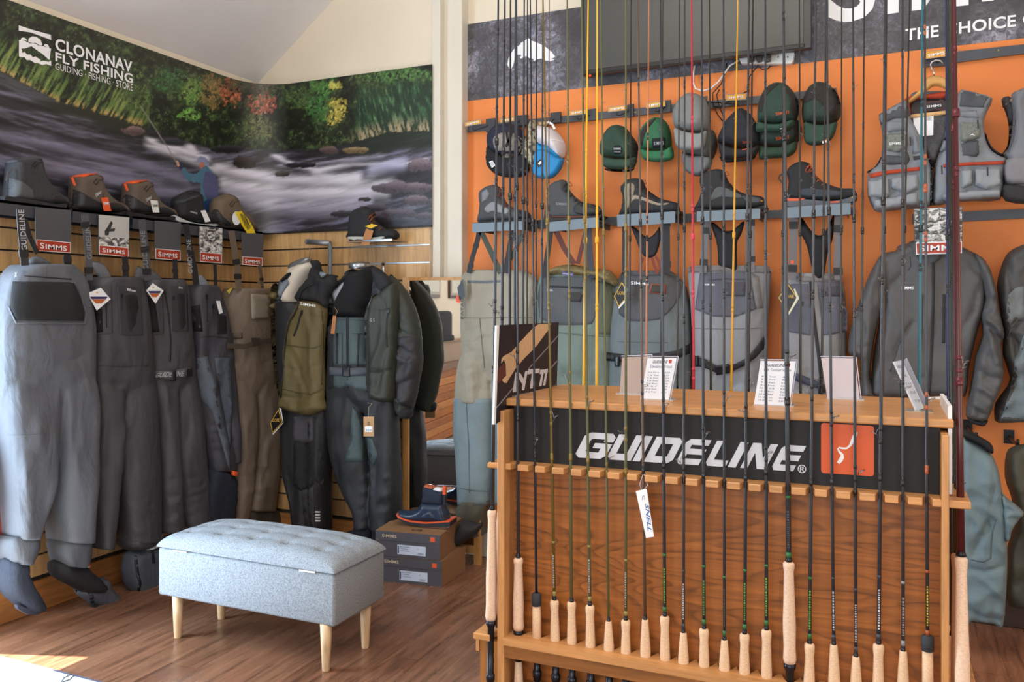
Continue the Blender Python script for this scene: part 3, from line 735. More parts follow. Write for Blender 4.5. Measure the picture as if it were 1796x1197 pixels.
    for k, z in enumerate(gz):
        if z > top-0.05: continue
        rr_ = rb+(0.0011-rb)*(z-z0)/(top-z0)
        g = bpy.data.objects.new('guide', GM[min(k, 2)]); COL.objects.link(g); g.parent = t
        sd = side if k != 1 else side; ang = (0 if sd > 0 else math.pi)+0.5*math.sin(z*40+Pl.x*20)-0.35*sd
        g.location = at(z)+V((math.cos(ang), math.sin(ang), 0))*rr_; g.rotation_euler = (0, 0, ang)
        for dz in (-0.022, 0.008) if k == 0 else (-0.012, 0.002): wr.lathe(at(z+dz), d, [(0, rr_*1.02), (0.002, rr_*1.16), (0.008, rr_*1.16), (0.010, rr_*1.02)], 8)
    for z in (z0+0.38, z0+1.02): wr.lathe(at(z), d, [(0, rb*0.95), (0.004, rb*1.05), (0.02, rb*1.05)], 8)
    tag(wr.build('thread_wrap', M(wraps, 'plain', 0.3), t, True), kind='stuff')
    return t
FR = [(909, 979, 905.7, 'slate', 'long', 0.20, 0.0052, None), (940.9, 1048, 930, 'navy', 'foam', 0.115, 0.0040, None), (972.5, 1053, 952.3, 'gold olive', 'full', 0.118, 0.0045, ('#8d8446', '#9c9d9c')),
 (1002.5, 1056, 994.8, 'olive', 'full', 0.122, 0.0045, None), (1034.7, 1062, 1020, 'olive', 'full', 0.122, 0.0045, ('#8d8446', '#9c9d9c')), (1067.4, 1090, 1053.5, 'olive', 'cigar', 0.125, 0.0036, None),
 (1097.6, 1088, 1097.8, 'olive', 'full', 0.125, 0.0043, ('#8d8446', '#9c9d9c')), (1131.4, 1087, 1118.5, 'brown', 'cigar', 0.13, 0.0042, None), (1166, 1081, 1158.5, 'slate', 'full', 0.13, 0.0046, ('#2f6b3a', '#5f9e34')),
 (1198.7, 1110, 1201, 'grey', 'cigar', 0.13, 0.0040, ('#3a3f48', '#b9bcc4')), (1234.8, 1103, 1230.6, 'slate', 'full', 0.13, 0.0046, ('#2f6b3a', '#4c8a30')), (1270.6, 1123, 1268.9, 'slate', 'cigar', 0.13, 0.0040, ('#2f6b3a', '#3a4a40')),
 (1306, 1112, 1313.4, 'slate', 'full', 0.13, 0.0046, ('#2f6b3a', '#55922f')), (1344.3, 1105, 1342.3, 'slate', 'full', 0.13, 0.0046, ('#2f6b3a', '#5f9e34')), (1383.4, 986, 1374, 'grey', 'long', 0.245, 0.0064, ('#2f6b3a', '#46484c')),
 (1419.9, 1129, 1430.7, 'grey', 'full', 0.13, 0.0046, ('#2f6b3a', '#5f9e34')), (1462.4, 1131, 1449.5, 'slate', 'cigar', 0.13, 0.0042, ('#3a3f48', '#b9bcc4')), (1501.2, 1152, 1496, 'slate', 'cigar', 0.13, 0.0040, ('#3a3f48', '#b9bcc4')),
 (1540.9, 1130, 1552.5, 'slate', 'full', 0.13, 0.0048, ('#3a3f48', '#c9ccd4')), (1583.9, 1142, 1582.9, 'slate', 'cigar', 0.13, 0.0040, ('#8a8d92', '#8a8d94')), (1626.8, 1124, 1621.9, 'slate', 'foam', 0.12, 0.0040, ('#a5502c', '#b8b035'))]
ORD = ['first', 'second', 'third', 'fourth', 'fifth', 'sixth', 'seventh', 'eighth', 'ninth', 'tenth', 'eleventh', 'twelfth', 'thirteenth', 'fourteenth', 'fifteenth', 'sixteenth', 'seventeenth', 'eighteenth', 'nineteenth', 'twentieth', 'last']
HN = {'full': 'flared cork grip', 'cigar': 'slim tapered cork grip', 'long': 'long two-handed cork grip', 'foam': 'black-topped cork grip'}
rods_x = []
for i, (xh, yh, x0, col, stl, hl, rb, nc) in enumerate(FR):
    Pl = PY(xh, yh, 2.124); Pt = PY(x0, 0, 2.112)
    lab = f"{col} fly rod with {HN[stl]}, {ORD[i]} along the rack's front row"
    # length of grip so that it passes behind the rail
    hl2 = hl if stl == 'long' else max(0.06, Pl.z-(zrail-0.035))
    gl = None
    if i == 0: hl2 = Pl.z-(zrail+0.012)
    rod(Pl, Pt, col, lab, 'fly rods in the front row', stl, hl2, rb, 0.375 if i else 0.42, 1 if (i*7) % 3 else -1, nc, wraps='#7a6528' if 'olive' in col else ('#a5502c' if i == 20 else '#16171b'))
    d = (Pt-Pl).normalized(); q = Pl+d*((zc-Pl.z)/d.z); q2 = Pl+d*((zrail-Pl.z)/d.z); rods_x.append((q.x, q2.x))
# ---- notched bars ------------------------------------------------------
def bar_poly(x0, x1, yf, yb, xs, front, w, depth):
    e = [(x0, yf if front else yb)]
    for x in sorted(xs):
        if front: e += [(x-w, yf), (x-w*0.45, yf+depth), (x+w*0.45, yf+depth), (x+w, yf)]
        else:
            i_ = sorted(xs).index(x); X_ = sorted(xs); gaps = [w]+([(X_[i_]-X_[i_-1])*0.49] if i_ else [])+([(X_[i_+1]-X_[i_])*0.49] if i_+1 < len(X_) else [])
            w_s, w = w, min(gaps)
            for k in range(9): u_ = -1+k/4; e.append((x+w*u_, yb-depth*(1-abs(u_)**1.7)))
            w = w_s
    e.append((x1, yf if front else yb))
    return (e+[(x1, yb), (x0, yb)]) if front else ([(x0, yf)]+e+[(x1, yf)])
def bar(name, poly, z1, th, mat, bev=0.0015):
    a = sum(poly[i][0]*poly[(i+1) % len(poly)][1]-poly[(i+1) % len(poly)][0]*poly[i][1] for i in range(len(poly)))
    if a < 0: poly = poly[::-1]
    P_ = [V((x, y, z1)) for x, y in poly]
    bm = bmesh.new(); vsn = [bm.verts.new(p) for p in P_]; f = bm.faces.new(vsn)
    r = bmesh.ops.extrude_face_region(bm, geom=[f]); 
    for v in r['geom']:
        if isinstance(v, bmesh.types.BMVert): v.co.z -= th
    bm.normal_update(); bmesh.ops.recalc_face_normals(bm, faces=bm.faces[:])
    if bev: bmesh.ops.bevel(bm, geom=[e for e in bm.edges if abs(e.verts[0].co.z-e.verts[1].co.z) < 1e-6], offset=bev, segments=1, affect='EDGES')
    bm.verts.index_update(); m = MB().add([v.co.copy() for v in bm.verts], [[v.index for v in f.verts] for f in bm.faces]); bm.free()
    return m.build(name, mat, rk)
bar('notched_bar', bar_poly(XLi, XRi, 2.095, 2.150, [r[0] for r in rods_x], True, 0.0105, 0.036), zc, 0.017, BEE)
bar('notched_rail', bar_poly(XLi, XRi, 2.078, 2.1555, [r[1] for r in rods_x], False, 0.0240, 0.0440), zrail, 0.018, BEE, 0)
box('rail_fascia', (XLi, 2.088, zrail-0.055), (XRi, 2.102, zrail-0.018), WALX, rk)
box('bottom_shelf', (XLi, 2.09, 0.34), (XRi, 2.2, 0.358), WALX, rk); box('lower_back_panel', (XLi, 2.2, 0), (XRi, 2.212, zrail), WAL, rk); box('plinth', (XLi, 2.09, 0), (XRi, 2.11, 0.34), WALX, rk)
bar('side_notched_bar', [(XLo-0.035, 2.095), (XLo, 2.095), (XLo, 2.6), (XLo-0.035, 2.6)], zc, 0.017, BEE, 0.004)
bar('side_notched_bar', [(XRo, 2.095), (XRo+0.043, 2.095)]+[p for k in range(6) for p in ((XRo+0.043, 2.16+k*0.07), (XRo+0.02, 2.165+k*0.07), (XRo+0.02, 2.175+k*0.07), (XRo+0.043, 2.18+k*0.07))]+[(XRo+0.043, 2.6), (XRo, 2.6)], zc, 0.017, BEE, 0.002)
xl2 = PY(830, 1112, 2.078).x
bar('side_rail', [(xl2, 2.078), (XLo-0.02, 2.078), (XLo-0.02, 2.11), (XLo-0.006, 2.13), (XLo, 2.13), (XLo, 2.6), (xl2, 2.6)], zrail+0.002, 0.018, BEE, 0.002)
bar('side_rail', [(XRo, 2.15), (XRo+0.07, 2.15), (XRo+0.07, 2.6), (XRo, 2.6)], zrail, 0.018, BEE, 0.002)
box('side_cleat', (xl2+0.004, 2.086, zrail-0.05), (xl2+0.014, 2.6, zrail-0.016), BEE, rk)
box('side_base', (xl2+0.015, 2.09, 0), (XLo-0.001, 2.6, zrail-0.018), M('#a56d38', 'woodz'), rk)
box('side_base', (XRo+0.001, 2.14, 0), (XRo+0.055, 2.6, zrail-0.018), M('#a56d38', 'woodz'), rk)
bar('notched_bar', [(XLi, 2.66), (XRi, 2.66), (XRi, 2.6), (XLi, 2.6)], zc, 0.017, BEE)
bar('notched_rail', [(XLi, 2.66), (XRi, 2.66), (XRi, 2.6), (XLi, 2.6)], zrail, 0.018, BEE)
# ---- rear row, seen above the counter: (x at y=680, x at y=0, colour, radius, style)
BR = [(1023.8, 1031.7, 'yellow', .0062, 'full'), (1046.7, 1047.4, 'yellow', .0062, 'full'), (1103.5, 1107, 'black', .0045, 'full'), (1133, 1138, 'copper', .0042, 'cigar'), (1158.5, 1162.7, 'dark', .0036, 'full'), (1188, 1192, 'dark', .0038, 'full'),
 (1216.3, 1213, 'red', .0062, 'full'), (1247, 1244.2, 'dark', .0048, 'full'), (1282.6, 1294.2, 'amber', .0048, 'full'), (1312.4, 1320.7, 'black', .0055, 'full'), (1373, 1374, 'black', .005, 'full'), (1404.2, 1402, 'dark', .0045, 'full'),
 (1441, 1449, 'dark', .0045, 'cigar'), (1474.5, 1476.2, 'dark', .0036, 'full'), (1510.5, 1516, 'dark', .0042, 'full'), (1549, 1555.2, 'dark', .004, 'cigar'), (1581, 1595.4, 'dark', .0042, 'full'), (1613, 1618, 'teal', .0062, 'full')]
seen = {}
for i, (xb_, xt_, col, rb, stl) in enumerate(BR):
    Pb_ = PY(xb_, 680, 2.63); Pt = PY(xt_, 0, 2.645); d = (Pt-Pb_).normalized(); Pl = Pb_-d*((Pb_.z-(zrail+0.10))/d.z)
    uniq = {'copper': 'thin copper-coloured', 'red': 'bright red', 'amber': 'amber yellow', 'teal': 'teal blue'}.get(col, col)
    lab = f"{uniq} fly rod, {ORD[i]} from the left in the rear row behind the counter"
    rod(Pl, Pt, col, lab, 'fly rods in the rear row', stl, 0.15, rb, 0.35, 1 if i % 2 else -1, None, wraps={'red': '#d23a52', 'yellow': '#f2b51d', 'amber': '#d39a1e', 'teal': '#0d2a35'}.get(col, '#141416'))
# ---- rods along the left end of the rack
XLr = XLo-0.022; PLx = xplane(XLr)
LR = [(863.5, 866.5, 874, 'slate', .0062, 'long', 895), (877, 879, 885.5, 'slate', .0062, 'long', 900), (0, 894, 898.4, 'black', .0062, 'long', 0), (0, 903, 906.5, 'slate', .0062, 'long', 0), (0, 917, 924.7, 'slate', .0062, 'long', 0), (0, 924.3, 927, 'black', .004, 'full', 0), (0, 940, 943.5, 'black', .004, 'full', 0), (0, 950, 957.2, 'slate', .0062, 'full', 0), (0, 962, 965.8, 'brown', .0032, 'full', 0)]
for i, (xh, x5, x0, col, rb, stl, yh) in enumerate(LR):
    P5 = PLx.at(x5, 560); Pt = PLx.at(x0, 0); Yc = P5.y; Pt = V((Pt.x, (Pt.y+Yc*2)/3, Pt.z)); 
    d = (P5-Pt).normalized()
    if yh: ph = PLx.at(xh, yh); Pl = ph
    else: Pl = P5+d*((P5.z-(zrail+0.2))/-d.z)
    hl = Pl.z-(zrail+0.04)
    lab = ['white-gripped two-handed rod standing in front at the rack\'s left end', 'slate two-handed rod just behind the white-gripped one at the left end'][i] if i < 2 else f"{col} rod, {ORD[i]} from the front along the rack's left end"
    rod(Pl, PLx.at(x0, 0) if i < 2 else Pt, col, lab, 'rods along the left end of the rack', stl, hl, rb, 0.36, -1, None, tip=2.9)
# ---- rods along the right end
XRr = XRo+0.026; PRx = xplane(XRr, -1)
RR = [(1692, 1686.2, 1674, 'maroon', .0085, 'long', 998), (1683, 1679.5, 1670, 'maroon', .006, 'long', 985), (0, 1676, 1667, 'dark green', .0055, 'full', 1155), (0, 1672, 1665, 'dark green', .0055, 'full', 1111), (0, 1667, 1662, 'dark', .0055, 'full', 1098), (0, 1663, 1659, 'blue', .005, 'full', 1083)]
for i, (xh, x5, x0, col, rb, stl, yh) in enumerate(RR):
    P5 = PRx.at(x5, 640); Pt = PRx.at(x0, 0); d = (P5-Pt).normalized()
    ph = P5+d*((P5.z-0)/-d.z); zt = (1.4-(yh-541)/1465*((P5-CAM).dot(FW))); Pl = P5+d*((P5.z-zt)/-d.z)
    if xh: Pl = PRx.at(xh, yh); Pl = V((Pl.x, P5.y+0.01, Pl.z))
    lab = ['thick maroon two-handed rod nearest the camera at the rack\'s right end', 'thinner maroon rod directly behind the thick maroon one'][i] if i < 2 else f"{col} rod, {ORD[i]} from the front along the rack's right end"
    rod(Pl, Pt, col, lab, 'rods along the right end of the rack', stl, max(0.1, Pl.z-zrail+0.05), rb, 0.3, 1, None, wraps='#5e1a28' if col == 'maroon' else '#1b1c20', tip=2.9)
# swing tag on the brown rod
t = thing('price_tag', 'white paper tag tied to the brown fly rod', 'tag'); PT = yplane(2.10)
tg = slab('card', [(1115, 862), (1134, 858), (1147, 942), (1133, 944)], PT, 0.001, WHITE, t)
text('SNELL', [(1138, 884), (1143, 932), (1136, 933), (1131, 884)], PT, M('#2a5a9a'), t, 0.002, shear=0.35, bold=0.02); text('C', [(1130, 869), (1131, 877), (1126, 878), (1126, 870)], PT, M('#2a5a9a'), t, 0.002)
tubeo('string', [PT.at(1128, 832), PT.at(1122, 850), PT.at(1126, 862), PT.at(1136, 852), PT.at(1130, 832)], 0.0006, WHITE, t, 5)
# ---- on the counter: foam board sign and price cards
t = thing('promotional_board', 'dark board sign with cork grip picture leaning at the counter\'s left end', 'sign')
pA, pB = PX(869, 722, XLo+0.012), None
def ray_plane_pts(px0, py0, X): return PX(px0, py0, X)
a0 = PX(869, 700, XLo+0.004); XS0 = a0; b0 = PY(977, 685, 2.56)
nrm = V((b0.y-a0.y, -(b0.x-a0.x), 0)).normalized(); PN = Plane(a0, nrm)
bd = slab('board', [(875, 571), (980, 565.5), (976.5, 684), (868, 745)], PN, 0.006, M('#171422', 'plain', 0.5), t)
slab('white_edge', [(871.5, 571.5), (876, 571), (869.5, 745), (866.5, 745)], PN, 0.0062, WHITE, t)
H = lambda L: [(x/7.48+860, y/7.48+560) for x, y in L]
slab('cork_grip_print', H([(640, 62), (800, 58), (770, 130), (600, 360), (450, 510), (330, 650), (260, 760), (215, 840), (180, 835), (155, 800), (210, 740), (205, 600), (180, 530), (145, 580), (150, 520), (180, 485), (280, 430), (380, 315), (550, 130)]), PN, 0.0005, M('#dcb88e', 'cork'), t, 0.006)
slab('rod_blank_print', H([(98, 660), (175, 575), (200, 600), (205, 720), (150, 800), (90, 860)]), PN, 0.0005, M('#5c2a25', 'plain', 0.35), t, 0.006)
for L_ in ([(885, 215), (893, 225), (505, 660), (495, 655)], [(870, 545), (876, 560), (740, 720), (735, 708)], [(290, 905), (300, 915), (85, 1170), (78, 1160)], [(850, 860), (858, 870), (790, 925), (785, 915)]):
    slab('line_print', H(L_), PN, 0.0005, M('#8c8894'), t, 0.006)
for L_ in ([(295, 960), (335, 700), (348, 700), (345, 955)], [(375, 700), (400, 720), (440, 790), (462, 685), (490, 680), (447, 930), (418, 935), (425, 860), (375, 780)], [(500, 660), (648, 650), (636, 708), (585, 712), (555, 910), (522, 912), (548, 716), (492, 726)], [(655, 665), (706, 662), (672, 880), (642, 884), (672, 720), (650, 722)], [(707, 662), (756, 652), (722, 868), (695, 872), (722, 712), (704, 712)]):
    slab('letter', H(L_), PN, 0.0008, LG, t, 0.006)
text('CASTING PRECISION!', H([(285, 1010), (742, 905), (745, 925), (288, 1028)]), PN, LG, t, 0.008, bold=0.02)

ACR = M('#ffffff', 'glass')
def card(label, quad, Yp, lines=None, title=None, faceback=False, tint='#e8ecf5', lean=0.0):
    t = thing('price_card', label, 'price card', 'acrylic price cards on the rack counter')
    # plane through the foot on the counter, leaning back
    foot = CAM+ray(*quad[3])*((zct-1.4)/ray(*quad[3]).z)
    P_ = Plane(foot, V((0.0, -1, lean)).normalized())
    slab('paper', quad, P_, 0.0008, M(tint, 'plain', 0.6), t, 0.001)
    q = quad; e = 1.2
    oq = [(q[0][0]-e, q[0][1]-e*2), (q[1][0]+e*2, q[1][1]-e*2), (q[2][0]+e*2, q[2][1]), (q[3][0]-e, q[3][1])]
    for (i, j) in ((0, 1), (1, 2)):
        slab('acrylic_edge', band_poly([oq[i], oq[j]], 1.5), P_, 0.004, M('#b8bfd2', 'plain', 0.15), t, 0.0)
    a = P_.at(*quad[3]); b2 = P_.at(*quad[2]); d = -0.03 if not faceback else 0.03
    MB().box((a.x, foot.y-0.004 if not faceback else foot.y-0.04, zct), (b2.x+0.012, foot.y+0.045 if not faceback else foot.y+0.003, zct+0.003)).build('acrylic_foot', M('#c9c4c4', 'plain', 0.1), t)
    if title:
        def sub(u0, v0, u1, v1):
            Q = [np.array(p, float) for p in quad]
            f = lambda u, v: tuple((Q[0]*(1-u)+Q[1]*u)*(1-v)+(Q[3]*(1-u)+Q[2]*u)*v)
            return [f(u0, v0), f(u1, v0), f(u1, v1), f(u0, v1)]
        ink = M('#3a4560'); text('GUIDELINE', sub(0.2, 0.06, 0.72, 0.13), P_, M('#2a2c33'), t, 0.0022, shear=0.3, bold=0.02)
        slab('logo', sub(0.76, 0.05, 0.85, 0.125), P_, 0.0003, M('#c23a33'), t, 0.002)
        text(title, sub(0.14, 0.17, 0.9, 0.24), P_, ink, t, 0.0022)
        for k, (a_, b_2) in enumerate(lines):
            v = 0.33+k*0.066; text(a_, sub(0.1, v, 0.5, v+0.038), P_, ink, t, 0.0022); text(b_2, sub(0.68, v, 0.86, v+0.038), P_, ink, t, 0.0022)
    return t
card('pinkish back of an acrylic card, the one with its face turned away at the left', [(1091, 627), (1141, 625), (1143, 693), (1087, 690)], 2.4, tint='#b9a79f', lean=0.15, faceback=True)
card('white handwritten price card beside the slate rod, second card along the counter', [(1136, 628), (1187, 628), (1173, 703), (1123, 701)], 2.3, [('10 # 3/4 wt', '€259'), ('9 # 4wt', '€259'), ('9 # 5wt', '€269'), ('9 # 6wt', '€279'), ('9 # 8wt', '€299'), ('10 # 7', '€29'), ('10 # 6wt', '€309'), ('10 # 7wt', '€319')], 'Elevation Trout', lean=0.25)
card('white handwritten price card in the middle of the counter with nine price lines', [(1334, 633), (1396, 634), (1384, 715), (1322, 711)], 2.2, [('8 # 2wt', '€'), ('9 # 3wt', '€4'), ('9 # 4wt', '€449'), ('9 # 5wt', '€449'), ('10 # 3/4', '€459'), ('10 # 4wt', '€459'), ('10 # 5wt', '€469'), ('10 # 2 wt', '€479'), ('10 # 3 wt', '€479')], 'LPX Tactical/Nymph', lean=0.25)
card('blank back of a large acrylic card on the counter, right of the middle', [(1440, 628), (1499, 629), (1508, 700), (1451, 698)], 2.35, tint='#cfc6cc', lean=0.15, faceback=True)
t = thing('price_card', 'tilted acrylic card holder seen edge-on near the counter\'s right end', 'price card', 'acrylic price cards on the rack counter')
ft = CAM+ray(1612, 722)*((zct-1.4)/ray(1612, 722).z); Pq = Plane(ft, V((-0.75, -0.66, 0.0)))
slab('paper', [(1566, 635), (1582, 632), (1620, 716), (1606, 722)], Pq, 0.001, M('#c7ccd6'), t)
Pq2 = Plane(ft+V((0.012, 0.03, 0)), V((-0.75, -0.66, 0.0)))
slab('paper', [(1584, 633), (1590, 628), (1625, 705), (1618, 712)], Pq2, 0.001, M('#aab0bd'), t)
for k in range(5): text(['GUIDELINE', 'Reels', '€ 119', '€ 149', '€ 189'][k], [(1572+k*8, 641+k*15), (1581+k*8, 641+k*15), (1583+k*8, 646+k*15), (1574+k*8, 646+k*15)], Pq, M('#6b7488'), t, 0.002)
slab('acrylic_edge', band_poly([(1566, 635), (1606, 722)], 1.5), Pq, 0.003, M('#dfe3ea', 'plain', 0.15), t)
MB().box((ft.x-0.03, ft.y-0.03, zct), (ft.x+0.03, ft.y+0.03, zct+0.003)).build('acrylic_foot', M('#b9a58f', 'plain', 0.1), t)
t = thing('paper_sheet', 'white sheet standing behind the right end of the counter', 'paper')
PW_ = yplane(2.612); slab('sheet', [(1627, 697), (1663, 695), (1671, 760), (1627, 760)], PW_, 0.001, WHITE, t)
tubeo('printed_hook', [PW_.at(1650, 703, 0.002), PW_.at(1656, 705, 0.002), PW_.at(1658, 709, 0.002), PW_.at(1653, 711, 0.002)], 0.0015, M('#222222'), t)
t = thing('foam_board', 'white foam board edge standing upright at the rack\'s right side', 'board')
box('board', (XRo+0.002, 2.15, zc+0.003), (XRo+0.010, 2.45, zc+0.205), WHITE, t)
# ================================================================== GENERIC CLOTHING PIECES
def conv(sx, ox, oy):
    return lambda L: [(x/sx+ox, y/sx+oy) for x, y in L]
K5 = conv(3.991, 0, 250); K6 = conv(3.991, 0, 500); K7 = conv(2.871, 0, 780)
BLACK = M('#191a1c', 'plain', 0.5); WEB = M('#323236', 'weave'); WEBB = M('#1e1e21', 'weave'); RED = M('#a83a22', 'plain', 0.5)
ORANGE = M('#e0592a', 'plain', 0.5); TAGW = M('#e9ebee', 'plain', 0.5); GOLD = M('#c9a23f', 'plain', 0.4)
def strap(name, pts, w, plane, mat, parent, off=0.0, th=0.003, buckle=None, label=None):
    s = slab(name, band_poly(pts, w), plane, th, mat, parent, off, label)
    if buckle is not None:
        for f in (buckle if isinstance(buckle, (list, tuple)) else [buckle]):
            k = f*(len(pts)-1); i = min(int(k), len(pts)-2); p = [pts[i][j]+(pts[i+1][j]-pts[i][j])*(k-i) for j in (0, 1)]
            d = np.array(pts[i+1], float)-np.array(pts[i], float); d /= np.linalg.norm(d)
            ww = (w if not isinstance(w, (list, tuple)) else w[0])*1.18
            slab('buckle', band_poly([np.array(p)-d*ww*0.38, np.array(p)+d*ww*0.38], ww), plane, 0.006, WEBB, parent, off+0.001)
    return s
def zipper(name, pts, objs, plane, parent, w=2.0, mat=None, pull=True):
    z = patch(name, band_poly(pts, w), objs, plane, 0.003, mat or WEBB, parent, sp=3)
    if pull: 
        x, y = pts[0]; patch('zip_pull', [(x-1.2, y-1), (x+1.2, y-1), (x+1.2, y+7), (x-1.2, y+7)], objs, plane, 0.006, M('#1a1a1c', 'plain', 0.35), parent, sp=4)
    return z
def quadof(x0, y0, x1, y1, sk=0.0): return [(x0, y0), (x1, y0+sk*(x1-x0)), (x1, y1+sk*(x1-x0)), (x0, y1)]
def gore_tag(poly, plane, off, parent, mat=None):
    t = slab('swing_tag', poly, plane, 0.002, mat or M('#17181a', 'plain', 0.35), parent, off)
    c = np.mean(np.array(poly), 0)
    slab('tag_border', [tuple(c+(np.array(p)-c)*0.92) for p in poly], plane, 0.0006, GOLD, t, off+0.002)
    slab('tag_face', [tuple(c+(np.array(p)-c)*0.80) for p in poly], plane, 0.0006, M('#17181a', 'plain', 0.35), t, off+0.0026)
    w = (max(p[0] for p in poly)-min(p[0] for p in poly))*0.27
    text('GORE', [(c[0]-w, c[1]-6), (c[0]+w, c[1]-6), (c[0]+w, c[1]), (c[0]-w, c[1])], plane, GOLD, t, off+0.0045, bold=0.02)
    return t
def mlt(name, parts, plane, thick, mat, parent, folds=(0.009, 8, 1.2), **k):
    m = MB()
    if len(parts) > 1:   # body thins out where the legs begin
        b0 = parts[0]; nb = []
        for s in b0: nb.append(tuple(s[:3])+((0.92,) if s is b0[-2] else (0.45,) if s is b0[-1] else (1.0,)))
        np_ = []
        for j, q in enumerate(parts[1:]):
            if j < 2:
                s0, s1 = q[0], q[1]; ins = (s0[2]-s0[1])*0.10
                q = [(s0[0]-62, s0[1]+ins, s0[2]-ins, 0.35), (s0[0]-25, s0[1]+ins*0.5, s0[2]-ins*0.5, 0.62), tuple(s0[:3])+(0.86,)]+list(q[1:])
            np_.append(q)
        parts = [nb]+np_
    cr = list(k.pop('creases', None) or [])
    if len(parts) > 1:
        rnd = random.Random(int(parts[0][0][1]*13+7)); LL = parts[1]; RR = parts[2] if len(parts) > 2 else None
        if RR is not None:
            cx = (LL[2][2]+RR[2][1])/2; cy = LL[2][0]; w0 = LL[2][2]-LL[2][1]
            cr += [([(cx, cy-70), (cx, cy+10)], -0.016, 4.5), ([(cx-2, cy-8), (cx-w0*0.30, cy-45), (cx-w0*0.7, cy-60)], -0.010, 5), ([(cx+2, cy-8), (cx+w0*0.30, cy-40), (cx+w0*0.7, cy-62)], -0.010, 5)]
        for q in (parts[1:3]):
            ye = q[-1][0]; ys_ = q[2][0]; xl, xr = q[-1][1], q[-1][2]; w0 = q[2][2]-q[2][1]
            for j in range(5):
                y = ye-12-j*17-rnd.uniform(0, 6); xa = xl+(xr-xl)*rnd.uniform(0.0, 0.3); cr.append(([(xa, y), (xa+(xr-xl)*0.35, y+rnd.uniform(-7, 7)), (xa+(xr-xl)*0.75, y+rnd.uniform(-12, 12))], rnd.choice((-1, 1))*0.009, 3.2))
            for j in range(3):
                y = ys_+30+j*(ye-ys_-80)/3; x = q[2][1]+w0*rnd.uniform(0.25, 0.75); cr.append(([(x, y-38), (x+rnd.uniform(-8, 8), y), (x+rnd.uniform(-10, 10), y+45)], rnd.choice((-1, -1, 1))*0.012, 5.5))
    for s in parts: loft(name, s, plane, thick, mat, parent, folds=folds, mb=m, creases=cr, **k)
    o = m.build(name, mat, parent, True)
    if len(parts) > 1:   # melt body and legs into one continuous cloth surface
        md = o.modifiers.new('r', 'REMESH'); md.mode = 'VOXEL'; md.voxel_size = 0.0075; md.use_smooth_shade = True
        ms = o.modifiers.new('s', 'SMOOTH'); ms.factor = 0.5; ms.iterations = 5
        bpy.context.view_layer.update(); dg = bpy.context.evaluated_depsgraph_get(); me = bpy.data.meshes.new_from_object(o.evaluated_get(dg), depsgraph=dg)
        o.modifiers.clear(); old = o.data; o.data = me; bpy.data.meshes.remove(old); me.name = name
        if not me.materials: me.materials.append(mat)
        me.polygons.foreach_set('use_smooth', [True]*len(me.polygons))
        GEO[o.name] = [[v.co.copy() for v in me.vertices], [tuple(p.vertices) for p in me.polygons], None]
    return o
# ================================================================== LEFT WALL: SHELF, BOOTS, PLACARDS
SHD = M('#33343a', 'plain', 0.45); XS_ = XL+0.17
zsh = 1.857
t = thing('shelf_rail', 'long dark metal rail fixed along the top of the left slat wall', 'rail')
box('rail', (XL+0.001, 2.3, 1.80), (XL+0.014, PX(462, 400, XL).y, 1.853), SHD, t)
BSH = [(-14, 122, 'first'), (128, 226, 'second'), (233, 309, 'third'), (312, 374, 'fourth'), (379, 460, 'fifth')]
for i, (a, b, o_) in enumerate(BSH):
    t = thing('boot_shelf', f'dark metal boot shelf, {o_} from the left on the mural wall', 'shelf', 'boot shelves under the mural')
    y0, y1 = PX(a, 370, XS_).y, PX(b, 395, XS_).y
    box('tray', (XL+0.014, y0, zsh-0.012), (XS_, y1, zsh), SHD, t); box('front_lip', (XS_-0.004, y0, zsh-0.062), (XS_, y1, zsh-0.0), M('#3f4147', 'plain', 0.4), t)
    for yy in (y0+0.02, y1-0.03): box('bracket', (XL+0.014, yy, zsh-0.055), (XS_-0.01, yy+0.006, zsh-0.012), SHD, t)
def boot(label, outline, plane, thick, col, sole, solecol, group, collar=None, collarcol=None, toe=None, toecol=None, patches=(), laces=None, lacecol='#1c1c1e', txt=None, kind='fabric', name='wading_boot', txtcol=None):
    t = thing(name, label, 'boot', group)
    u = inflate('upper', outline, plane, thick, M(col, kind), t, rim=11, sp=3, back=0.5, sub=3)
    if sole: slab('sole', catmull(sole, 3) if len(sole) > 6 else sole, plane, thick*1.02, M(solecol, 'plain', 0.75), t, -thick*0.51)
    if toe: patch('toe_cap', toe, u, plane, 0.003, M(toecol or '#222326', 'plain', 0.6), t, smooth=True, sp=3)
    if collar: inflate('collar', collar, plane, thick*0.8, M(collarcol or '#202024', 'fabric'), t, off=0.004, rim=6, sp=2.5, back=0.5)
    for p, c_, k_ in patches: patch('panel', p, u, plane, 0.0025, M(c_, k_), t, smooth=len(p) > 5, sp=3)
    if laces:
        lm = MB(); n_ = len(laces); pts = []
        for i, (x, y) in enumerate(laces):
            pts.append(plane.at(x-4 if i % 2 else x, y+(3 if i % 2 else 0), thick*(0.40 if i % 2 else 0.18)))
            lm.tube([plane.at(x, y, thick*0.1), plane.at(x-2.5, y+2, thick*0.36), plane.at(x-6, y+4.5, thick*0.5)], 0.0022, 5)
        lm.tube(pts, 0.0018, 5); x, y = laces[0]
        lm.tube([plane.at(x-2, y+2, thick*0.4), plane.at(x+5, y-2, thick*0.5), plane.at(x+9, y+4, thick*0.5), plane.at(x+1, y+6, thick*0.5), plane.at(x-4, y+14, thick*0.55), plane.at(x-9, y+10, thick*0.55), plane.at(x-2, y+3, thick*0.5)], 0.0016, 5)
        lb = lm.build('laces', M(lacecol, 'plain', 0.7), t, True)
    for s_, q_ in (txt or []): text(s_, q_, plane, M(txtcol or '#b9bcc0'), t, 0.003, objs=[u], bold=0.02)
    return t, u
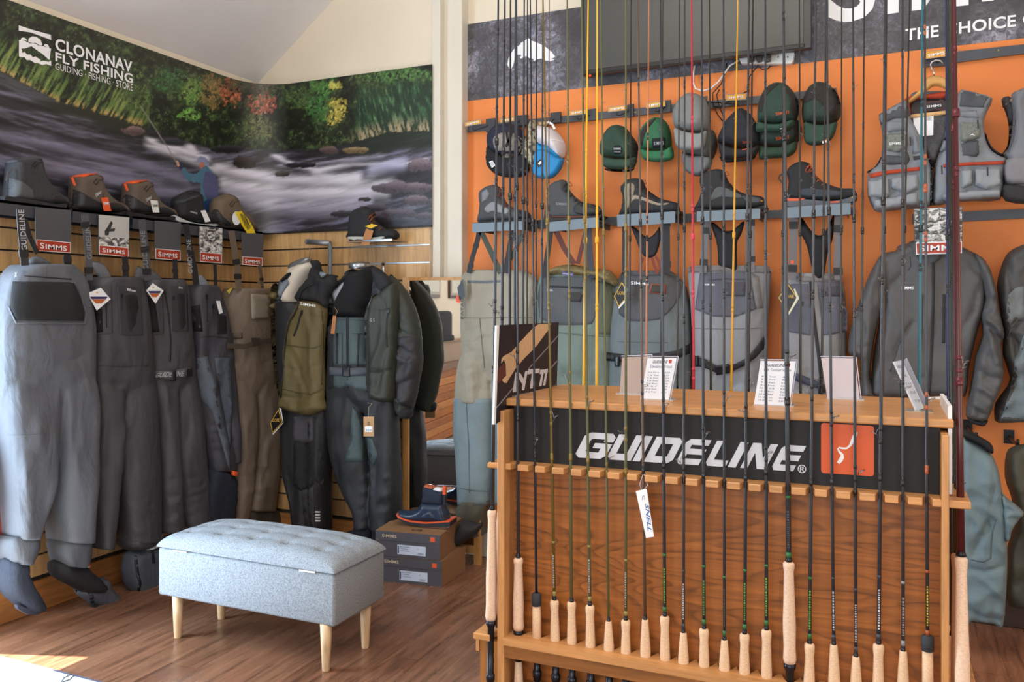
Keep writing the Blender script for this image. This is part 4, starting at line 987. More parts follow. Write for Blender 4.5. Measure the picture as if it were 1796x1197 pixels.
PBt = xplane(XL+0.09)
GB = 'wading boots on the shelf under the mural'
t, u = boot('tall charcoal wading boot, the leftmost on the mural shelf', K5([(70, 118), (130, 108), (200, 100), (255, 106), (272, 140), (290, 210), (330, 290), (395, 355), (440, 380), (458, 415), (458, 445), (380, 452), (200, 430), (50, 405), (45, 360), (58, 250), (64, 160)]), PBt, 0.115, '#343538', K5([(40, 382), (60, 376), (250, 405), (380, 430), (458, 428), (461, 458), (380, 466), (200, 452), (42, 436)]), '#26272a', GB,
     collar=K5([(70, 120), (200, 99), (262, 106), (266, 128), (240, 138), (80, 152)]), collarcol='#45474b', patches=[(K5([(62, 240), (150, 270), (230, 330), (240, 400), (60, 385)]), '#4b4d50', 'plain')], laces=K5([(262, 120), (280, 170), (292, 215), (318, 262), (350, 300), (385, 345)]), toe=K5([(385, 360), (440, 382), (457, 420), (390, 425), (370, 390)]))
strap('pull_loop', K5([(52, 270), (62, 210), (84, 190)]), 5, PBt, M('#55585c', 'weave'), t, 0.03)
for nm, of, lab, tc in (('a', 0, 'brown and black wading boot with orange lining and an orange tag', '#e0592a'), ('b', 1, 'brown and black wading boot with orange lining and a white tag', '#dfe0de')):
    f = (lambda L: K5(L)) if of == 0 else (lambda L: K5([(868+(x-498)*0.915, y*0.9+66+(x-498)*0.028) for x, y in L]))
    t, u = boot(lab, f([(505, 245), (540, 228), (600, 218), (660, 217), (692, 240), (700, 290), (750, 370), (800, 408), (850, 428), (880, 465), (882, 500), (780, 500), (620, 490), (505, 470), (497, 400), (505, 320)]), PBt, 0.11, '#5d5046', f([(497, 462), (640, 480), (780, 495), (884, 490), (880, 514), (780, 516), (620, 506), (500, 490)]), '#1b1b1d', GB,
         collar=f([(506, 240), (560, 222), (660, 215), (672, 228), (600, 240), (545, 258)]), collarcol='#e0592a', patches=[(f([(500, 340), (560, 345), (640, 390), (720, 425), (800, 420), (860, 440), (878, 490), (620, 485), (502, 465)]), '#222325', 'plain')],
         laces=f([(690, 240), (696, 275), (712, 315), (730, 345), (755, 375)]), lacecol='#1c1c1e', txt=[('SIMMS', f([(662, 360), (708, 335), (706, 358), (668, 386)]))])
    strap('pull_loop', f([(505, 245), (520, 285), (528, 300)]), 4, PBt, ORANGE, t, 0.045)
    q = K5([(708, 388), (755, 383), (780, 480), (728, 480)]) if of == 0 else K5([(1052, 403), (1104, 408), (1116, 492), (1072, 490)])
    tg = slab('swing_tag', q, PBt, 0.001, M(tc), t, 0.07)
    tubeo('tag_string', [PBt.at(q[0][0]+2, q[0][1]-14, 0.045), PBt.at(q[0][0]+6, q[0][1]+2, 0.07)], 0.0006, BLACK, t, 4)
    cx, cy = np.mean(np.array(q), 0); text('SIMMS', [(cx-5, cy-4), (cx+5, cy-4), (cx+6, cy+1), (cx-4, cy+1)], PBt, WHITE if of == 0 else M('#555555'), tg, 0.0725, bold=0.02)
t, u = boot('black sneaker-style wading boot with wavy white midsole', K5([(1222, 395), (1245, 370), (1290, 348), (1330, 335), (1390, 358), (1402, 400), (1410, 465), (1470, 498), (1512, 530), (1515, 575), (1400, 570), (1240, 530), (1220, 470)]), PBt, 0.105, '#222326', K5([(1222, 508), (1300, 545), (1400, 570), (1512, 570), (1512, 588), (1400, 590), (1300, 575), (1230, 540)]), '#b9c0c0', GB,
     patches=[(K5([(1225, 410), (1300, 395), (1380, 370), (1395, 385), (1310, 415), (1240, 430)]), '#3a3c40', 'fabric')], txt=[('SIMMS', K5([(1330, 478), (1380, 492), (1378, 504), (1328, 490)]))])
inflate('collar', K5([(1222, 398), (1290, 350), (1340, 334), (1392, 356), (1330, 372), (1250, 392)]), PBt, 0.09, M('#17181a', 'fabric'), t, rim=5, sp=2.5, back=0.5)
slab('swing_tag', K5([(1405, 478), (1438, 474), (1474, 552), (1438, 560)]), PBt, 0.001, TAGW, t, 0.07)
t, u = boot('tan and black wading boot beside the long yellow tag', K5([(1485, 450), (1500, 400), (1545, 372), (1602, 358), (1640, 388), (1662, 430), (1700, 482), (1740, 520), (1770, 570), (1790, 610), (1700, 610), (1520, 595), (1482, 520)]), PBt, 0.105, '#6b5c4b', K5([(1483, 560), (1600, 590), (1700, 600), (1796, 600), (1796, 622), (1700, 626), (1520, 612), (1484, 590)]), '#222222', GB,
     patches=[(K5([(1484, 480), (1520, 470), (1560, 520), (1620, 580), (1500, 575), (1484, 540)]), '#26272a', 'plain')], laces=K5([(1640, 395), (1655, 430), (1680, 462), (1705, 495), (1735, 525)]))
inflate('collar', K5([(1488, 440), (1510, 395), (1560, 372), (1602, 360), (1610, 375), (1560, 400), (1520, 430)]), PBt, 0.08, M('#4b3f33', 'fabric'), t, rim=5, sp=2.5, back=0.5)
for sx, lab in ((0, 'round white and long yellow sole-maker swing tags hanging from the tan boot'),):
    t2 = thing('swing_tag', 'long yellow tag with round white disc hanging over the tan boot', 'tag')
    PTg = xplane(XL+0.18)
    slab('disc', [(415+7.5*math.cos(a), 383+12*math.sin(a)) for a in [i*math.pi/8 for i in range(16)]], PTg, 0.001, TAGW, t2)
    slab('card', K5([(1645, 490), (1690, 480), (1740, 540), (1775, 600), (1788, 636), (1730, 636), (1700, 590)]), PTg, 0.001, M('#e6c81f'), t2, 0.002)
    text('VIBRAM', [(420, 376), (427, 373), (441, 400), (433, 405)], PTg, M('#3a3a22'), t2, 0.004, bold=0.02)
# placards
PLC = [('plain', (62, 363), (125, 369), (124.5, 444), (63, 440), 421), ('photo', (172.5, 376), (227.5, 381), (226, 451), (173, 446), 431), ('plain', (271.5, 387), (317.5, 391), (317, 457.5), (272, 454), 437), ('photo', (349, 396.5), (391, 400), (389.5, 462), (350, 459), 443), ('plain', (424, 408), (462, 411), (461, 467), (424.5, 464.5), 451)]
PPL = xplane(XL+0.178)
for i, (kd, tl, tr, br, bl, ly) in enumerate(PLC):
    lab = [f'plain charcoal placard with red label below the tall charcoal boot', 'black and white wading angler photo placard with red label, second on the mural wall', 'plain charcoal placard with red label below the boot with the white tag', 'black and white group photo placard with red label, fourth on the mural wall', 'narrow charcoal placard with red label at the right end of the shelf'][i]
    t = thing('placard', lab, 'placard', 'hanging placards under the boot shelf')
    b = slab('board', [tl, tr, br, bl], PPL, 0.003, M('#4d4e52', 'plain', 0.6), t)
    s = (tr[1]-tl[1])/(tr[0]-tl[0])
    if kd == 'photo':
        slab('photo_print', [(tl[0]+1, tl[1]+1), (tr[0]-1, tr[1]+1), (tr[0]-1.3, ly+s*(tr[0]-tl[0])-1), (tl[0]+1.2, ly-1)], PPL, 0.0005, M('#b9b9b6', 'photo' if i == 3 else 'plain', 0.5), t, 0.003)
        if i == 1:
            slab('photo_water', [(tl[0]+1, 415), (tr[0]-1, 419), (tr[0]-1.3, 434), (tl[0]+1.2, 429)], PPL, 0.0003, M('#9a9a98', 'photo'), t, 0.0036)
            slab('photo_figure', K5([(770, 560), (780, 550), (790, 565), (782, 585), (775, 605), (808, 600), (800, 622), (765, 625), (760, 650), (735, 650), (733, 620), (755, 590)]), PPL, 0.0004, M('#333333'), t, 0.0038)
    x0, x1 = bl[0]+2, br[0]-1.5; yb0, yb1 = bl[1]-1, br[1]-1
    slab('label_border', [(x0-1, ly-1), (x1+1, ly-1+s*(x1-x0)), (x1+1, yb1+1), (x0-1, yb0+1)], PPL, 0.0006, TAGW, t, 0.003)
    slab('red_label', [(x0, ly), (x1, ly+s*(x1-x0)), (x1, yb1), (x0, yb0)], PPL, 0.0006, RED, t, 0.0036)
    hh = yb0-ly; w_ = x1-x0
    text('S', [(x0+w_*0.09, ly+hh*0.2+1), (x0+w_*0.22, ly+hh*0.2+1+s*w_*0.2), (x0+w_*0.22, yb0-hh*0.18+s*w_*0.2), (x0+w_*0.09, yb0-hh*0.18)], PPL, TAGW, t, 0.005, bold=0.03)
    text('IMMS', [(x0+w_*0.26, ly+hh*0.33+s*w_*0.26), (x0+w_*0.9, ly+hh*0.33+s*w_*0.9), (x0+w_*0.9, yb0-hh*0.2+s*w_*0.9), (x0+w_*0.26, yb0-hh*0.2+s*w_*0.26)], PPL, TAGW, t, 0.005, bold=0.03)
# ================================================================== LEFT WALL: WADERS
GW = 'chest waders hanging on the left slat wall'
def diamond_tag(poly, plane, off, parent):
    t = slab('swing_tag', poly, plane, 0.002, TAGW, parent, off); c = np.mean(np.array(poly), 0)
    xs = [p[0] for p in poly]; ys = [p[1] for p in poly]; w = (max(xs)-min(xs))/2; h = (max(ys)-min(ys))/2
    slab('tag_band', [(c[0]-w*0.75, c[1]-h*0.1), (c[0]+w*0.75, c[1]-h*0.1), (c[0]+w*0.62, c[1]+h*0.12), (c[0]-w*0.62, c[1]+h*0.12)], plane, 0.0005, M('#2b3060'), t, off+0.002)
    slab('tag_picture', [(c[0]-w*0.6, c[1]+h*0.14), (c[0]+w*0.6, c[1]+h*0.14), (c[0]+w*0.25, c[1]+h*0.5), (c[0]-w*0.25, c[1]+h*0.5)], plane, 0.0005, M('#b5612e'), t, off+0.002)
    slab('tag_spot', [(c[0]-w*0.15+1.6*math.cos(a), c[1]-h*0.45+1.6*math.sin(a)) for a in [i*math.pi/3 for i in range(6)]], plane, 0.0005, M('#e0a022'), t, off+0.002)
    return t
# --- W5 tan
P5 = xplane(XL+0.13)
t = thing('chest_wader', 'tan brown chest wader with belt and clear pouch, nearest the room corner', 'waders', GW)
b = mlt('body', [[(506, 402, 470), (516, 396, 475), (540, 391, 474), (575, 398, 474), (600, 401, 474), (612, 402, 476), (660, 400, 482), (710, 402, 485)],
                 [(690, 401, 446), (760, 402, 444), (830, 404, 439), (880, 402, 431), (917, 400, 425)], [(690, 440, 486), (760, 442, 486), (830, 436, 483), (880, 431, 479), (896, 430, 477)]], P5, 0.17, M('#75675a', 'shell'), t, folds=(0.012, 9, 2))
inflate('bootie', [(429, 892), (456, 890), (478, 889), (490, 903), (507, 922), (490, 935), (440, 935), (426, 920)], P5, 0.1, M('#4b4238', 'fabric'), t, rim=12, back=0.5)
strap('belt', [(399, 607), (430, 608), (452, 602), (475, 598)], 9, P5, M('#4f463b', 'weave'), t, 0.105); slab('belt_buckle', [(443, 593), (456, 593), (457, 605), (444, 607)], P5, 0.012, M('#3a342c', 'plain', 0.4), t, 0.106)
patch('chest_pocket', [(437, 512), (468, 514), (472, 558), (440, 560)], b, P5, 0.008, M('#655849', 'fabric'), t)
patch('clear_pouch', [(438, 516), (470, 517), (470, 558), (440, 560)], b, P5, 0.012, M('#8d8577', 'plain', 0.15), t)
patch('name_patch', [(407, 585), (424, 584), (425, 594), (407, 596)], b, P5, 0.004, M('#5a4d40', 'plain'), t)
strap('shoulder_strap', [(406, 405), (412, 440), (417, 470), (419, 508)], 10, P5, M('#6a5d4f', 'weave'), t, 0.07, buckle=[0.55, 0.8]); strap('shoulder_strap', [(455, 460), (459, 485), (461, 510)], 5, P5, M('#5a4f43', 'weave'), t, 0.05, buckle=0.6)
slab('yellow_label', [(398, 510), (408, 504), (402, 516)], P5, 0.001, M('#e3cf4e'), t, 0.04)
# --- W4 navy
P4 = xplane(XL+0.15)
t = thing('chest_wader', 'twisted dark grey chest wader with slate blue leg panels and navy bootie', 'waders', GW)
b = mlt('body', [[(500, 330, 372), (510, 325, 380), (545, 328, 390), (585, 338, 398), (625, 340, 404), (665, 345, 406)], [(640, 339, 374), (700, 345, 384), (760, 352, 397), (826, 362, 405)], [(640, 368, 405), (700, 376, 408), (760, 390, 409), (812, 394, 408)]], P4, 0.16, M('#3d3d45', 'shell'), t, folds=(0.012, 10, 2))
inflate('bootie', [(365, 822), (380, 818), (408, 834), (412, 850), (409, 905), (404, 925), (352, 925), (350, 870), (358, 840)], P4, 0.12, M('#1f2634', 'fabric'), t, rim=14, back=0.5, off=0.02)
patch('leg_panel', [(340, 630), (364, 625), (386, 700), (404, 790), (403, 828), (388, 775), (372, 720), (352, 700)], b, P4, 0.003, M('#59616d', 'fabric'), t)
patch('leg_panel', [(376, 628), (404, 628), (408, 715), (404, 785), (392, 720)], b, P4, 0.003, M('#4b535f', 'fabric'), t)
patch('mesh_pocket', [(331, 538), (350, 535), (355, 582), (341, 582)], b, P4, 0.003, M('#121214', 'mesh'), t); patch('mesh_pocket', [(381, 550), (396, 555), (398, 586), (381, 586)], b, P4, 0.003, M('#121214', 'mesh'), t)
zipper('zipper', [(362, 518), (363, 565)], b, P4, t); zipper('pocket_zipper', [(373, 535), (374, 556)], b, P4, t, 1.5)
patch('seam', band_poly([(352, 592), (375, 590), (400, 594)], 1.2), b, P4, 0.003, WEBB, t)
slab('price_ticket', [(379, 528), (386, 528), (391, 549), (385, 551)], P4, 0.001, TAGW, t, 0.10)
patch('size_tab', [(406, 826), (413, 828), (412, 836), (406, 834)], b, P4, 0.02, ORANGE, t)
strap('shoulder_strap', [(326, 393), (332, 430), (341, 470), (345, 500)], 10, P4, WEBB, t, 0.07, buckle=[0.45]); strap('shoulder_strap', [(377, 462), (378, 480), (379, 505)], 5, P4, WEBB, t, 0.05)
text('GUIDELINE', [(330, 480), (327, 420), (334, 420), (338, 480)], P4, M('#9a9ca2'), t, 0.076, bold=0.02)
inflate('back_bib', [(344, 492), (352, 482), (362, 492), (366, 505), (346, 506)], P4, 0.02, M('#8a8d96', 'fabric'), t, off=-0.02)
# --- W3
P3 = xplane(XL+0.15)
t = thing('chest_wader', 'charcoal chest wader with printed belt and centre zip, third from the left', 'waders', GW)
b = mlt('body', [[(490, 248, 312), (500, 240, 322), (530, 243, 328), (565, 250, 331), (610, 257, 334), (650, 262, 336), (710, 266, 343)], [(690, 266, 305), (760, 270, 304), (850, 274, 308), (935, 278, 314)], [(690, 301, 343), (760, 302, 350), (850, 306, 356), (925, 318, 359)]], P3, 0.17, M('#434247', 'shell'), t, folds=(0.009, 9, 1.4))
patch('mesh_pocket', K6([(985, 60), (1080, 90), (1115, 330), (1030, 335)]), b, P3, 0.003, M('#121316', 'mesh'), t); patch('mesh_pocket', K6([(1240, 60), (1310, 60), (1318, 320), (1255, 310)]), b, P3, 0.003, M('#121316', 'mesh'), t)
for q in ([(985, 0), (1130, 20), (1140, 340), (1030, 355)], [(1190, 10), (1300, 10), (1310, 325), (1200, 325)]):
    Q_ = K6(q); patch('pocket_seam', band_poly(Q_+[Q_[0]], 1.4), b, P3, 0.004, M('#36363a', 'plain'), t)
zipper('zipper', K6([(1150, 40), (1175, 200), (1192, 380), (1188, 540)]), b, P3, t, 2.6)
zipper('pocket_zipper', K6([(1210, 80), (1212, 170)]), b, P3, t, 1.8)
bl = patch('belt', K6([(1055, 605), (1200, 600), (1330, 578), (1335, 640), (1200, 665), (1060, 655)]), b, P3, 0.008, M('#56575b', 'weave'), t)
patch('belt_buckle', K6([(1285, 590), (1328, 583), (1332, 640), (1290, 645)]), b, P3, 0.018, M('#1d1d20', 'plain', 0.35), t); patch('belt_slider', K6([(1188, 598), (1218, 596), (1218, 672), (1190, 674)]), b, P3, 0.015, M('#26262a', 'plain', 0.35), t)
text('GUIDELINE', K6([(1085, 617), (1285, 600), (1280, 640), (1075, 648)]), P3, M('#b4b6bb'), t, 0.010, objs=[b], shear=0.3, bold=0.03)
strap('shoulder_strap', [(249, 385), (253, 420), (257, 455), (259, 492)], 12, P3, M('#4a4a50', 'weave'), t, 0.075, buckle=[0.5, 0.86]); strap('shoulder_strap', [(307, 455), (308, 475), (309, 498)], 8, P3, WEBB, t, 0.06, buckle=0.5)
text('GUIDELINE', [(252, 475), (246, 405), (254, 405), (261, 475)], P3, M('#85878c'), t, 0.081, bold=0.02)
inflate('back_bib', K5([(945, 980), (960, 870), (1000, 880), (1060, 890), (1110, 930), (1140, 985), (1040, 995)]), P3, 0.03, M('#696a70', 'fabric'), t, off=-0.03)
diamond_tag([(257, 510), (268, 497), (287, 510), (273, 533)], P3, 0.10, t); text('Bifrost', K6([(1248, 10), (1275, 12), (1274, 28), (1248, 26)]), P3, WHITE, t, 0.004, objs=[b])
# --- W2
P2 = xplane(XL+0.16)
t = thing('chest_wader', 'charcoal chest wader with two zip pockets and diamond tag, second from the left', 'waders', GW)
b = mlt('body', [[(486, 160, 238), (496, 152, 244), (520, 150, 250), (560, 153, 256), (610, 158, 261), (660, 160, 265), (715, 160, 267)], [(690, 160, 209), (760, 158, 205), (850, 159, 200), (920, 160, 190), (962, 162, 184)], [(690, 202, 267), (760, 203, 270), (850, 207, 275), (920, 214, 275), (952, 218, 272)]], P2, 0.18, M('#414045', 'shell'), t, folds=(0.009, 8, 1.3))
for q in ([(650, 10), (775, 0), (782, 340), (650, 350)], [(822, 5), (980, 25), (995, 350), (845, 352)]):
    Q_ = K6(q); patch('pocket_seam', band_poly(Q_+[Q_[0]], 1.4), b, P2, 0.004, M('#35353a', 'plain'), t)
patch('mesh_pocket', K6([(650, 165), (712, 165), (718, 330), (650, 335)]), b, P2, 0.003, M('#121316', 'mesh'), t); patch('mesh_pocket', K6([(870, 60), (965, 68), (993, 335), (905, 330)]), b, P2, 0.003, M('#121316', 'mesh'), t)
zipper('pocket_zipper', K6([(850, 65), (852, 175)]), b, P2, t, 2.2); zipper('pocket_zipper', K6([(742, 130), (745, 300)]), b, P2, t, 1.6)
patch('seam', band_poly(K6([(690, 565), (850, 572), (1040, 566)]), 1.0), b, P2, 0.003, M('#39393d'), t)
text('Bifrost', K6([(885, 22), (945, 34), (945, 52), (885, 40)]), P2, WHITE, t, 0.005, objs=[b], bold=0.02)
strap('shoulder_strap', [(149, 376), (152, 410), (156, 450), (157, 492)], 12, P2, M('#4f5056', 'weave'), t, 0.08, buckle=[0.18, 0.86]); strap('shoulder_strap', [(219, 450), (221, 470), (221, 494)], 10, P2, WEBB, t, 0.06, buckle=0.5)
text('GUIDELINE', [(153, 455), (148, 390), (158, 390), (162, 455)], P2, M('#85878c'), t, 0.086, bold=0.02)
inflate('back_bib', K5([(640, 850), (690, 835), (740, 870), (780, 960), (700, 960)]), P2, 0.03, M('#77787e', 'fabric'), t, off=-0.03)
inflate('cuff', [(219, 945), (250, 938), (270, 930), (275, 940), (262, 955), (240, 966), (222, 964)], P2, 0.16, M('#3a393d', 'shell'), t, rim=8, back=0.5)
inflate('lining_edge', [(245, 960), (262, 950), (274, 942), (276, 950), (262, 960), (248, 965)], P2, 0.15, M('#b5b7bd', 'fabric'), t, rim=6, back=0.5)
f = inflate('bootie', K7([(645, 545), (700, 520), (775, 500), (795, 540), (800, 620), (806, 765), (770, 806), (720, 810), (690, 780), (640, 700), (630, 620)]), P2, 0.13, M('#464a53', 'fabric'), t, rim=15, back=0.5)
patch('bootie_stripe', band_poly(K7([(680, 545), (690, 640), (705, 700), (690, 760)]), 5), f, P2, 0.002, M('#17181b'), t); patch('bootie_stripe', band_poly(K7([(765, 520), (775, 600)]), 5), f, P2, 0.002, M('#17181b'), t)
slab('bootie_sole', K7([(685, 775), (720, 795), (770, 792), (803, 765), (802, 785), (770, 812), (720, 815), (692, 795)]), P2, 0.02, M('#202227'), t, 0.02)
f = inflate('bootie', K7([(380, 735), (430, 715), (500, 668), (535, 680), (550, 720), (600, 770), (617, 800), (600, 835), (540, 842), (480, 820), (420, 780)]), P2, 0.12, M('#4a4d55', 'fabric'), t, rim=15, back=0.5)
patch('bootie_stripe', band_poly(K7([(440, 730), (462, 770), (465, 800)]), 6), f, P2, 0.002, M('#17181b'), t)
slab('bootie_sole', K7([(470, 805), (540, 825), (600, 818), (617, 800), (605, 838), (540, 845), (480, 828)]), P2, 0.02, M('#202227'), t, 0.02)
diamond_tag([(153, 515), (177, 505), (194, 525), (170, 545)], P2, 0.11, t)
# --- W1
P1 = xplane(XL+0.19)
t = thing('chest_wader', 'light blue-grey chest wader with large black chest pocket, leftmost on the wall', 'waders', GW)
b = mlt('body', [[(464, 30, 118), (468, 20, 126), (480, 9, 138), (500, 2, 147), (530, -5, 155), (570, -6, 160), (620, -5, 161), (670, -3, 161), (712, -2, 161)],
                 [(680, -2, 93), (740, 0, 90), (810, 4, 87), (850, 7, 86), (900, 9, 72), (944, 12, 58)], [(680, 84, 161), (740, 88, 161), (810, 90, 160), (860, 93, 156), (910, 97, 152), (950, 99, 149)]], P1, 0.22, M('#5c6067', 'shell'), t, folds=(0.013, 8, 1.3))
patch('knee_seam', band_poly([(12, 763), (45, 765), (84, 760)], 1.2), b, P1, 0.003, M('#5c6067'), t)
loft('cuff', [(940, 6, 57), (952, 2, 59), (968, 4, 56), (980, 10, 48), (988, 12, 46)], P1, 0.17, M('#52565c', 'shell'), t, folds=(0.012, 26, 6)); loft('cuff', [(948, 98, 151), (962, 91, 153), (976, 94, 152), (992, 104, 140)], P1, 0.17, M('#52565c', 'shell'), t, folds=(0.012, 26, 6))
inflate('lining_edge', [(114, 986), (130, 992), (148, 990), (146, 996), (128, 997), (114, 992)], P1, 0.1, M('#c2c4c9', 'fabric'), t, rim=5, back=0.5)
f = inflate('bootie', [(9, 978), (42, 984), (44, 1006), (56, 1030), (72, 1058), (74, 1068), (66, 1077), (50, 1077), (32, 1066), (8, 1042), (0, 1015), (3, 995)], P1, 0.14, M('#262d3a', 'fabric'), t, rim=16, back=0.5)
slab('bootie_sole', [(30, 1062), (50, 1068), (74, 1062), (74, 1072), (66, 1079), (50, 1079), (32, 1069)], P1, 0.02, M('#3c4352'), t, 0.02)
inflate('bootie', [(95, 982), (140, 990), (155, 1000), (168, 1012), (183, 1030), (172, 1043), (150, 1042), (118, 1026), (93, 1010)], P1, 0.13, M('#1a1b1e', 'fabric'), t, rim=15, back=0.5, off=-0.01)
pk = patch('chest_pocket', [(22, 494), (120, 495), (128, 497), (140, 522), (147, 548), (146, 563), (28, 562), (17, 541), (19, 515)], b, P1, 0.005, M('#1b1c1e', 'mesh'), t, sp=6)
patch('pocket_edge', band_poly([(14, 538), (27, 567), (148, 568), (151, 548), (140, 515), (130, 494)], 2), b, P1, 0.006, M('#555a62', 'plain'), t)
zipper('pocket_zipper', [(42, 484), (85, 487), (125, 490)], b, P1, t, 1.8, pull=False)
strap('shoulder_strap', [(36, 366), (38, 400), (42, 440), (44, 466)], 14, P1, M('#333338', 'weave'), t, 0.10, buckle=[0.72]); strap('shoulder_strap', [(118, 446), (119, 458), (120, 472)], 12, P1, WEBB, t, 0.09, buckle=0.4)
strap('rear_strap', [(44, 385), (52, 415), (66, 445)], 9, P1, WEBB, t, 0.03)
text('GUIDELINE', [(38, 440), (32, 368), (42, 368), (48, 440)], P1, M('#b4b6ba'), t, 0.106, bold=0.02)
inflate('back_bib', K5([(200, 850), (210, 810), (280, 800), (370, 862), (210, 862)]), P1, 0.03, M('#5c5d62', 'fabric'), t, off=-0.02)
patch('size_tab', [(29, 987), (39, 988), (38, 998), (28, 998)], b, P1, 0.03, ORANGE, t); patch('size_tab', [(145, 986), (149, 986), (152, 994), (147, 995)], b, P1, 0.03, ORANGE, t)
text('X', K5([(92, 912), (112, 910), (116, 935), (92, 948)]), P1, WHITE, t, 0.006, objs=[b], shear=0.4)
# ================================================================== STORAGE BENCH
HEA = M('#98a1a9', 'heather'); LEGW = M('#d9b88f', 'woodz', 0.4)
zb0, zb1 = 0.178, 0.382
fl_, fr_, br_ = PZ(277, 1044, zb0), PZ(584, 1102, zb0), PZ(677, 1051, zb0)
X0, X1, Y0, Y1 = fl_.x, (fr_.x+br_.x)/2, (fl_.y+fr_.y)/2, br_.y
print('BENCH', X0, X1, Y0, Y1, fr_.x, br_.x, fl_.y, fr_.y)
t = thing('storage_bench', 'grey upholstered storage bench with buttoned lid and tapered wooden legs', 'bench')
MB().box((X0, Y0, zb0), (X1, Y1, zb1), 0.012).build('box_body', HEA, t, True)
n1_, n2_ = 64, 36; vs = []; fs = []; W_, D_ = X1-X0+0.01, Y1-Y0+0.01; cxb, cyb = (X0+X1)/2, (Y0+Y1)/2
tuft = [(-0.74+0.37*i, -0.5+0.5*j) for i in range(5) for j in range(3)]
for i in range(n1_+1):
    for j in range(n2_+1):
        u = -1+2*i/n1_; v = -1+2*j/n2_
        eu = math.sin(u*math.pi/2) if abs(u) > 0 else 0; uu = math.copysign(1-(1-abs(u))**1.25, u); vv = math.copysign(1-(1-abs(v))**1.25, v)
        e = (1-abs(uu)**5)*(1-abs(vv)**5); h = 0.070*max(0, e)**0.38
        h += 0.012*(1-uu*uu)*(1-vv*vv)
        for a, b2 in tuft:
            dx = (uu-a)*W_/2; dy = (vv-b2)*D_/2; r2 = dx*dx+dy*dy
            h -= 0.024*math.exp(-r2/(0.016**2))+0.010*math.exp(-(abs(dx)/0.09+abs(dy)/0.05)**1.2)
        vs.append(V((cxb+uu*W_/2, cyb+vv*D_/2, zb1+0.004+max(0, h))))
fs = [(i*(n2_+1)+j, (i+1)*(n2_+1)+j, (i+1)*(n2_+1)+j+1, i*(n2_+1)+j+1) for i in range(n1_) for j in range(n2_)]
lid = obj('cushioned_lid', vs, fs, HEA, t, True)
bt = MB()
MB().box((X0-0.004, Y0-0.004, zb1+0.002), (X1+0.004, Y1+0.004, zb1+0.009), 0.003).build('lid_base', HEA, t)
for a, b2 in tuft: MB().lathe(V((cxb+a*W_/2, cyb+b2*D_/2, zb1+0.046)), (0, 0, 1), [(0, 0.008), (0.004, 0.0085), (0.007, 0.006)], 10).build('button', HEA, t, True)
for (x, y) in ((312, 1119), (572, 1177), (641, 1137), (388, 1086)):
    p = PZ(x, y); MB().lathe((p.x, p.y, 0), (0, 0, 1), [(0, 0.0145), (0.004, 0.0155), (zb0*0.5, 0.0195), (zb0+0.003, 0.0235)], 18).build('leg', LEGW, t, True)
PBn = yplane(Y0-0.002)
for q in ([(303, 965), (327, 968.5), (327, 971), (303, 967.5)], [(524, 999.5), (552, 1003.5), (552, 1006.5), (524, 1002.5)]): slab('hinge', q, PBn, 0.004, M('#e8e6e2', 'plain', 0.3), t)
# ================================================================== floor mat at the left front edge
t = thing('floor_mat', 'white mat with dark edge on the floor at the bottom left corner', 'mat')
ym = PZ(85, 1178).y; box('mat', (-3.45, 1.2, 0.0), (-2.25, ym, 0.006), M('#dfe3e8', 'plaster'), t); box('edge_binding', (-3.45, ym, 0.0), (-2.25, ym+0.008, 0.008), M('#56586a', 'fabric'), t)
tubeo('wire_clip', [PZ(x, y, 0.012) for x, y in [(108, 1197), (112, 1190), (124, 1184), (130, 1186), (122, 1193), (110, 1197)]], 0.002, M('#3a3c44', 'plain', 0.3), t, 6)

t = thing('hanging_cloth', 'red and black patterned cloth just showing at the left frame edge', 'cloth'); inflate('body', [(-60, 790), (-4, 792), (3, 820), (5, 890), (6, 940), (-10, 948), (-60, 948)], xplane(XL+0.12), 0.06, M('#7c2a22', 'fabric'), t, rim=8, sp=6)
# ================================================================== MANNEQUINS
Q1 = conv(3.991, 400, 400); Q2 = conv(3.991, 400, 650); R4 = conv(4.787, 600, 800)
PM1 = yplane(3.90); PM2 = yplane(3.93)
OLV = M('#615634', 'shell'); BLK = M('#1d1e22', 'fabric'); LIN1 = M('#7d8894', 'fabric')
def cap_disc(poly, plane, parent):
    s = slab('metal_neck_cap', catmull(poly, 3), plane, 0.07, M('#a9adb2', 'plain', 0.3, 0.9), parent, -0.05)
# --- mannequin 1
t = thing('mannequin', 'cream torso mannequin with silver neck cap wearing the olive jacket', 'mannequin')
inflate('torso', Q1([(442, 285), (500, 255), (560, 238), (592, 245), (602, 282), (575, 325), (530, 390), (495, 460), (480, 530), (430, 545), (372, 545), (388, 480), (408, 420), (432, 360)]), PM1, 0.15, M('#d9cfc0', 'plain', 0.6), t, rim=16, back=0.5, sp=4)
inflate('torso_body', [(490, 535), (560, 535), (568, 640), (560, 735), (505, 735), (492, 640)], PM1, 0.16, M('#d9cfc0', 'plain', 0.6), t, rim=16, back=0.8, sp=6, off=-0.03)
P_ = PM1.off(0.02)
inflate('metal_neck_cap', Q1([(425, 268), (450, 242), (500, 218), (548, 205), (572, 215), (566, 235), (520, 258), (470, 282), (436, 288)]), P_, 0.06, M('#a9adb2', 'plain', 0.3, 0.9), t, rim=4, back=0.6, sp=2)
c0, c1 = PM1.at(533, 468, -0.05), PM1.at(585, 940, -0.05)
MB().tube([V((c0.x, c0.y, 0.0)), V((c0.x, c0.y, 0.9))], 0.012, 12).build('pole', CHROME, t, True); MB().lathe((c0.x, c0.y, 0), (0, 0, 1), [(0, 0.15), (0.008, 0.15), (0.014, 0.03), (0.04, 0.014)], 24).build('base_plate', STEEL, t, True)
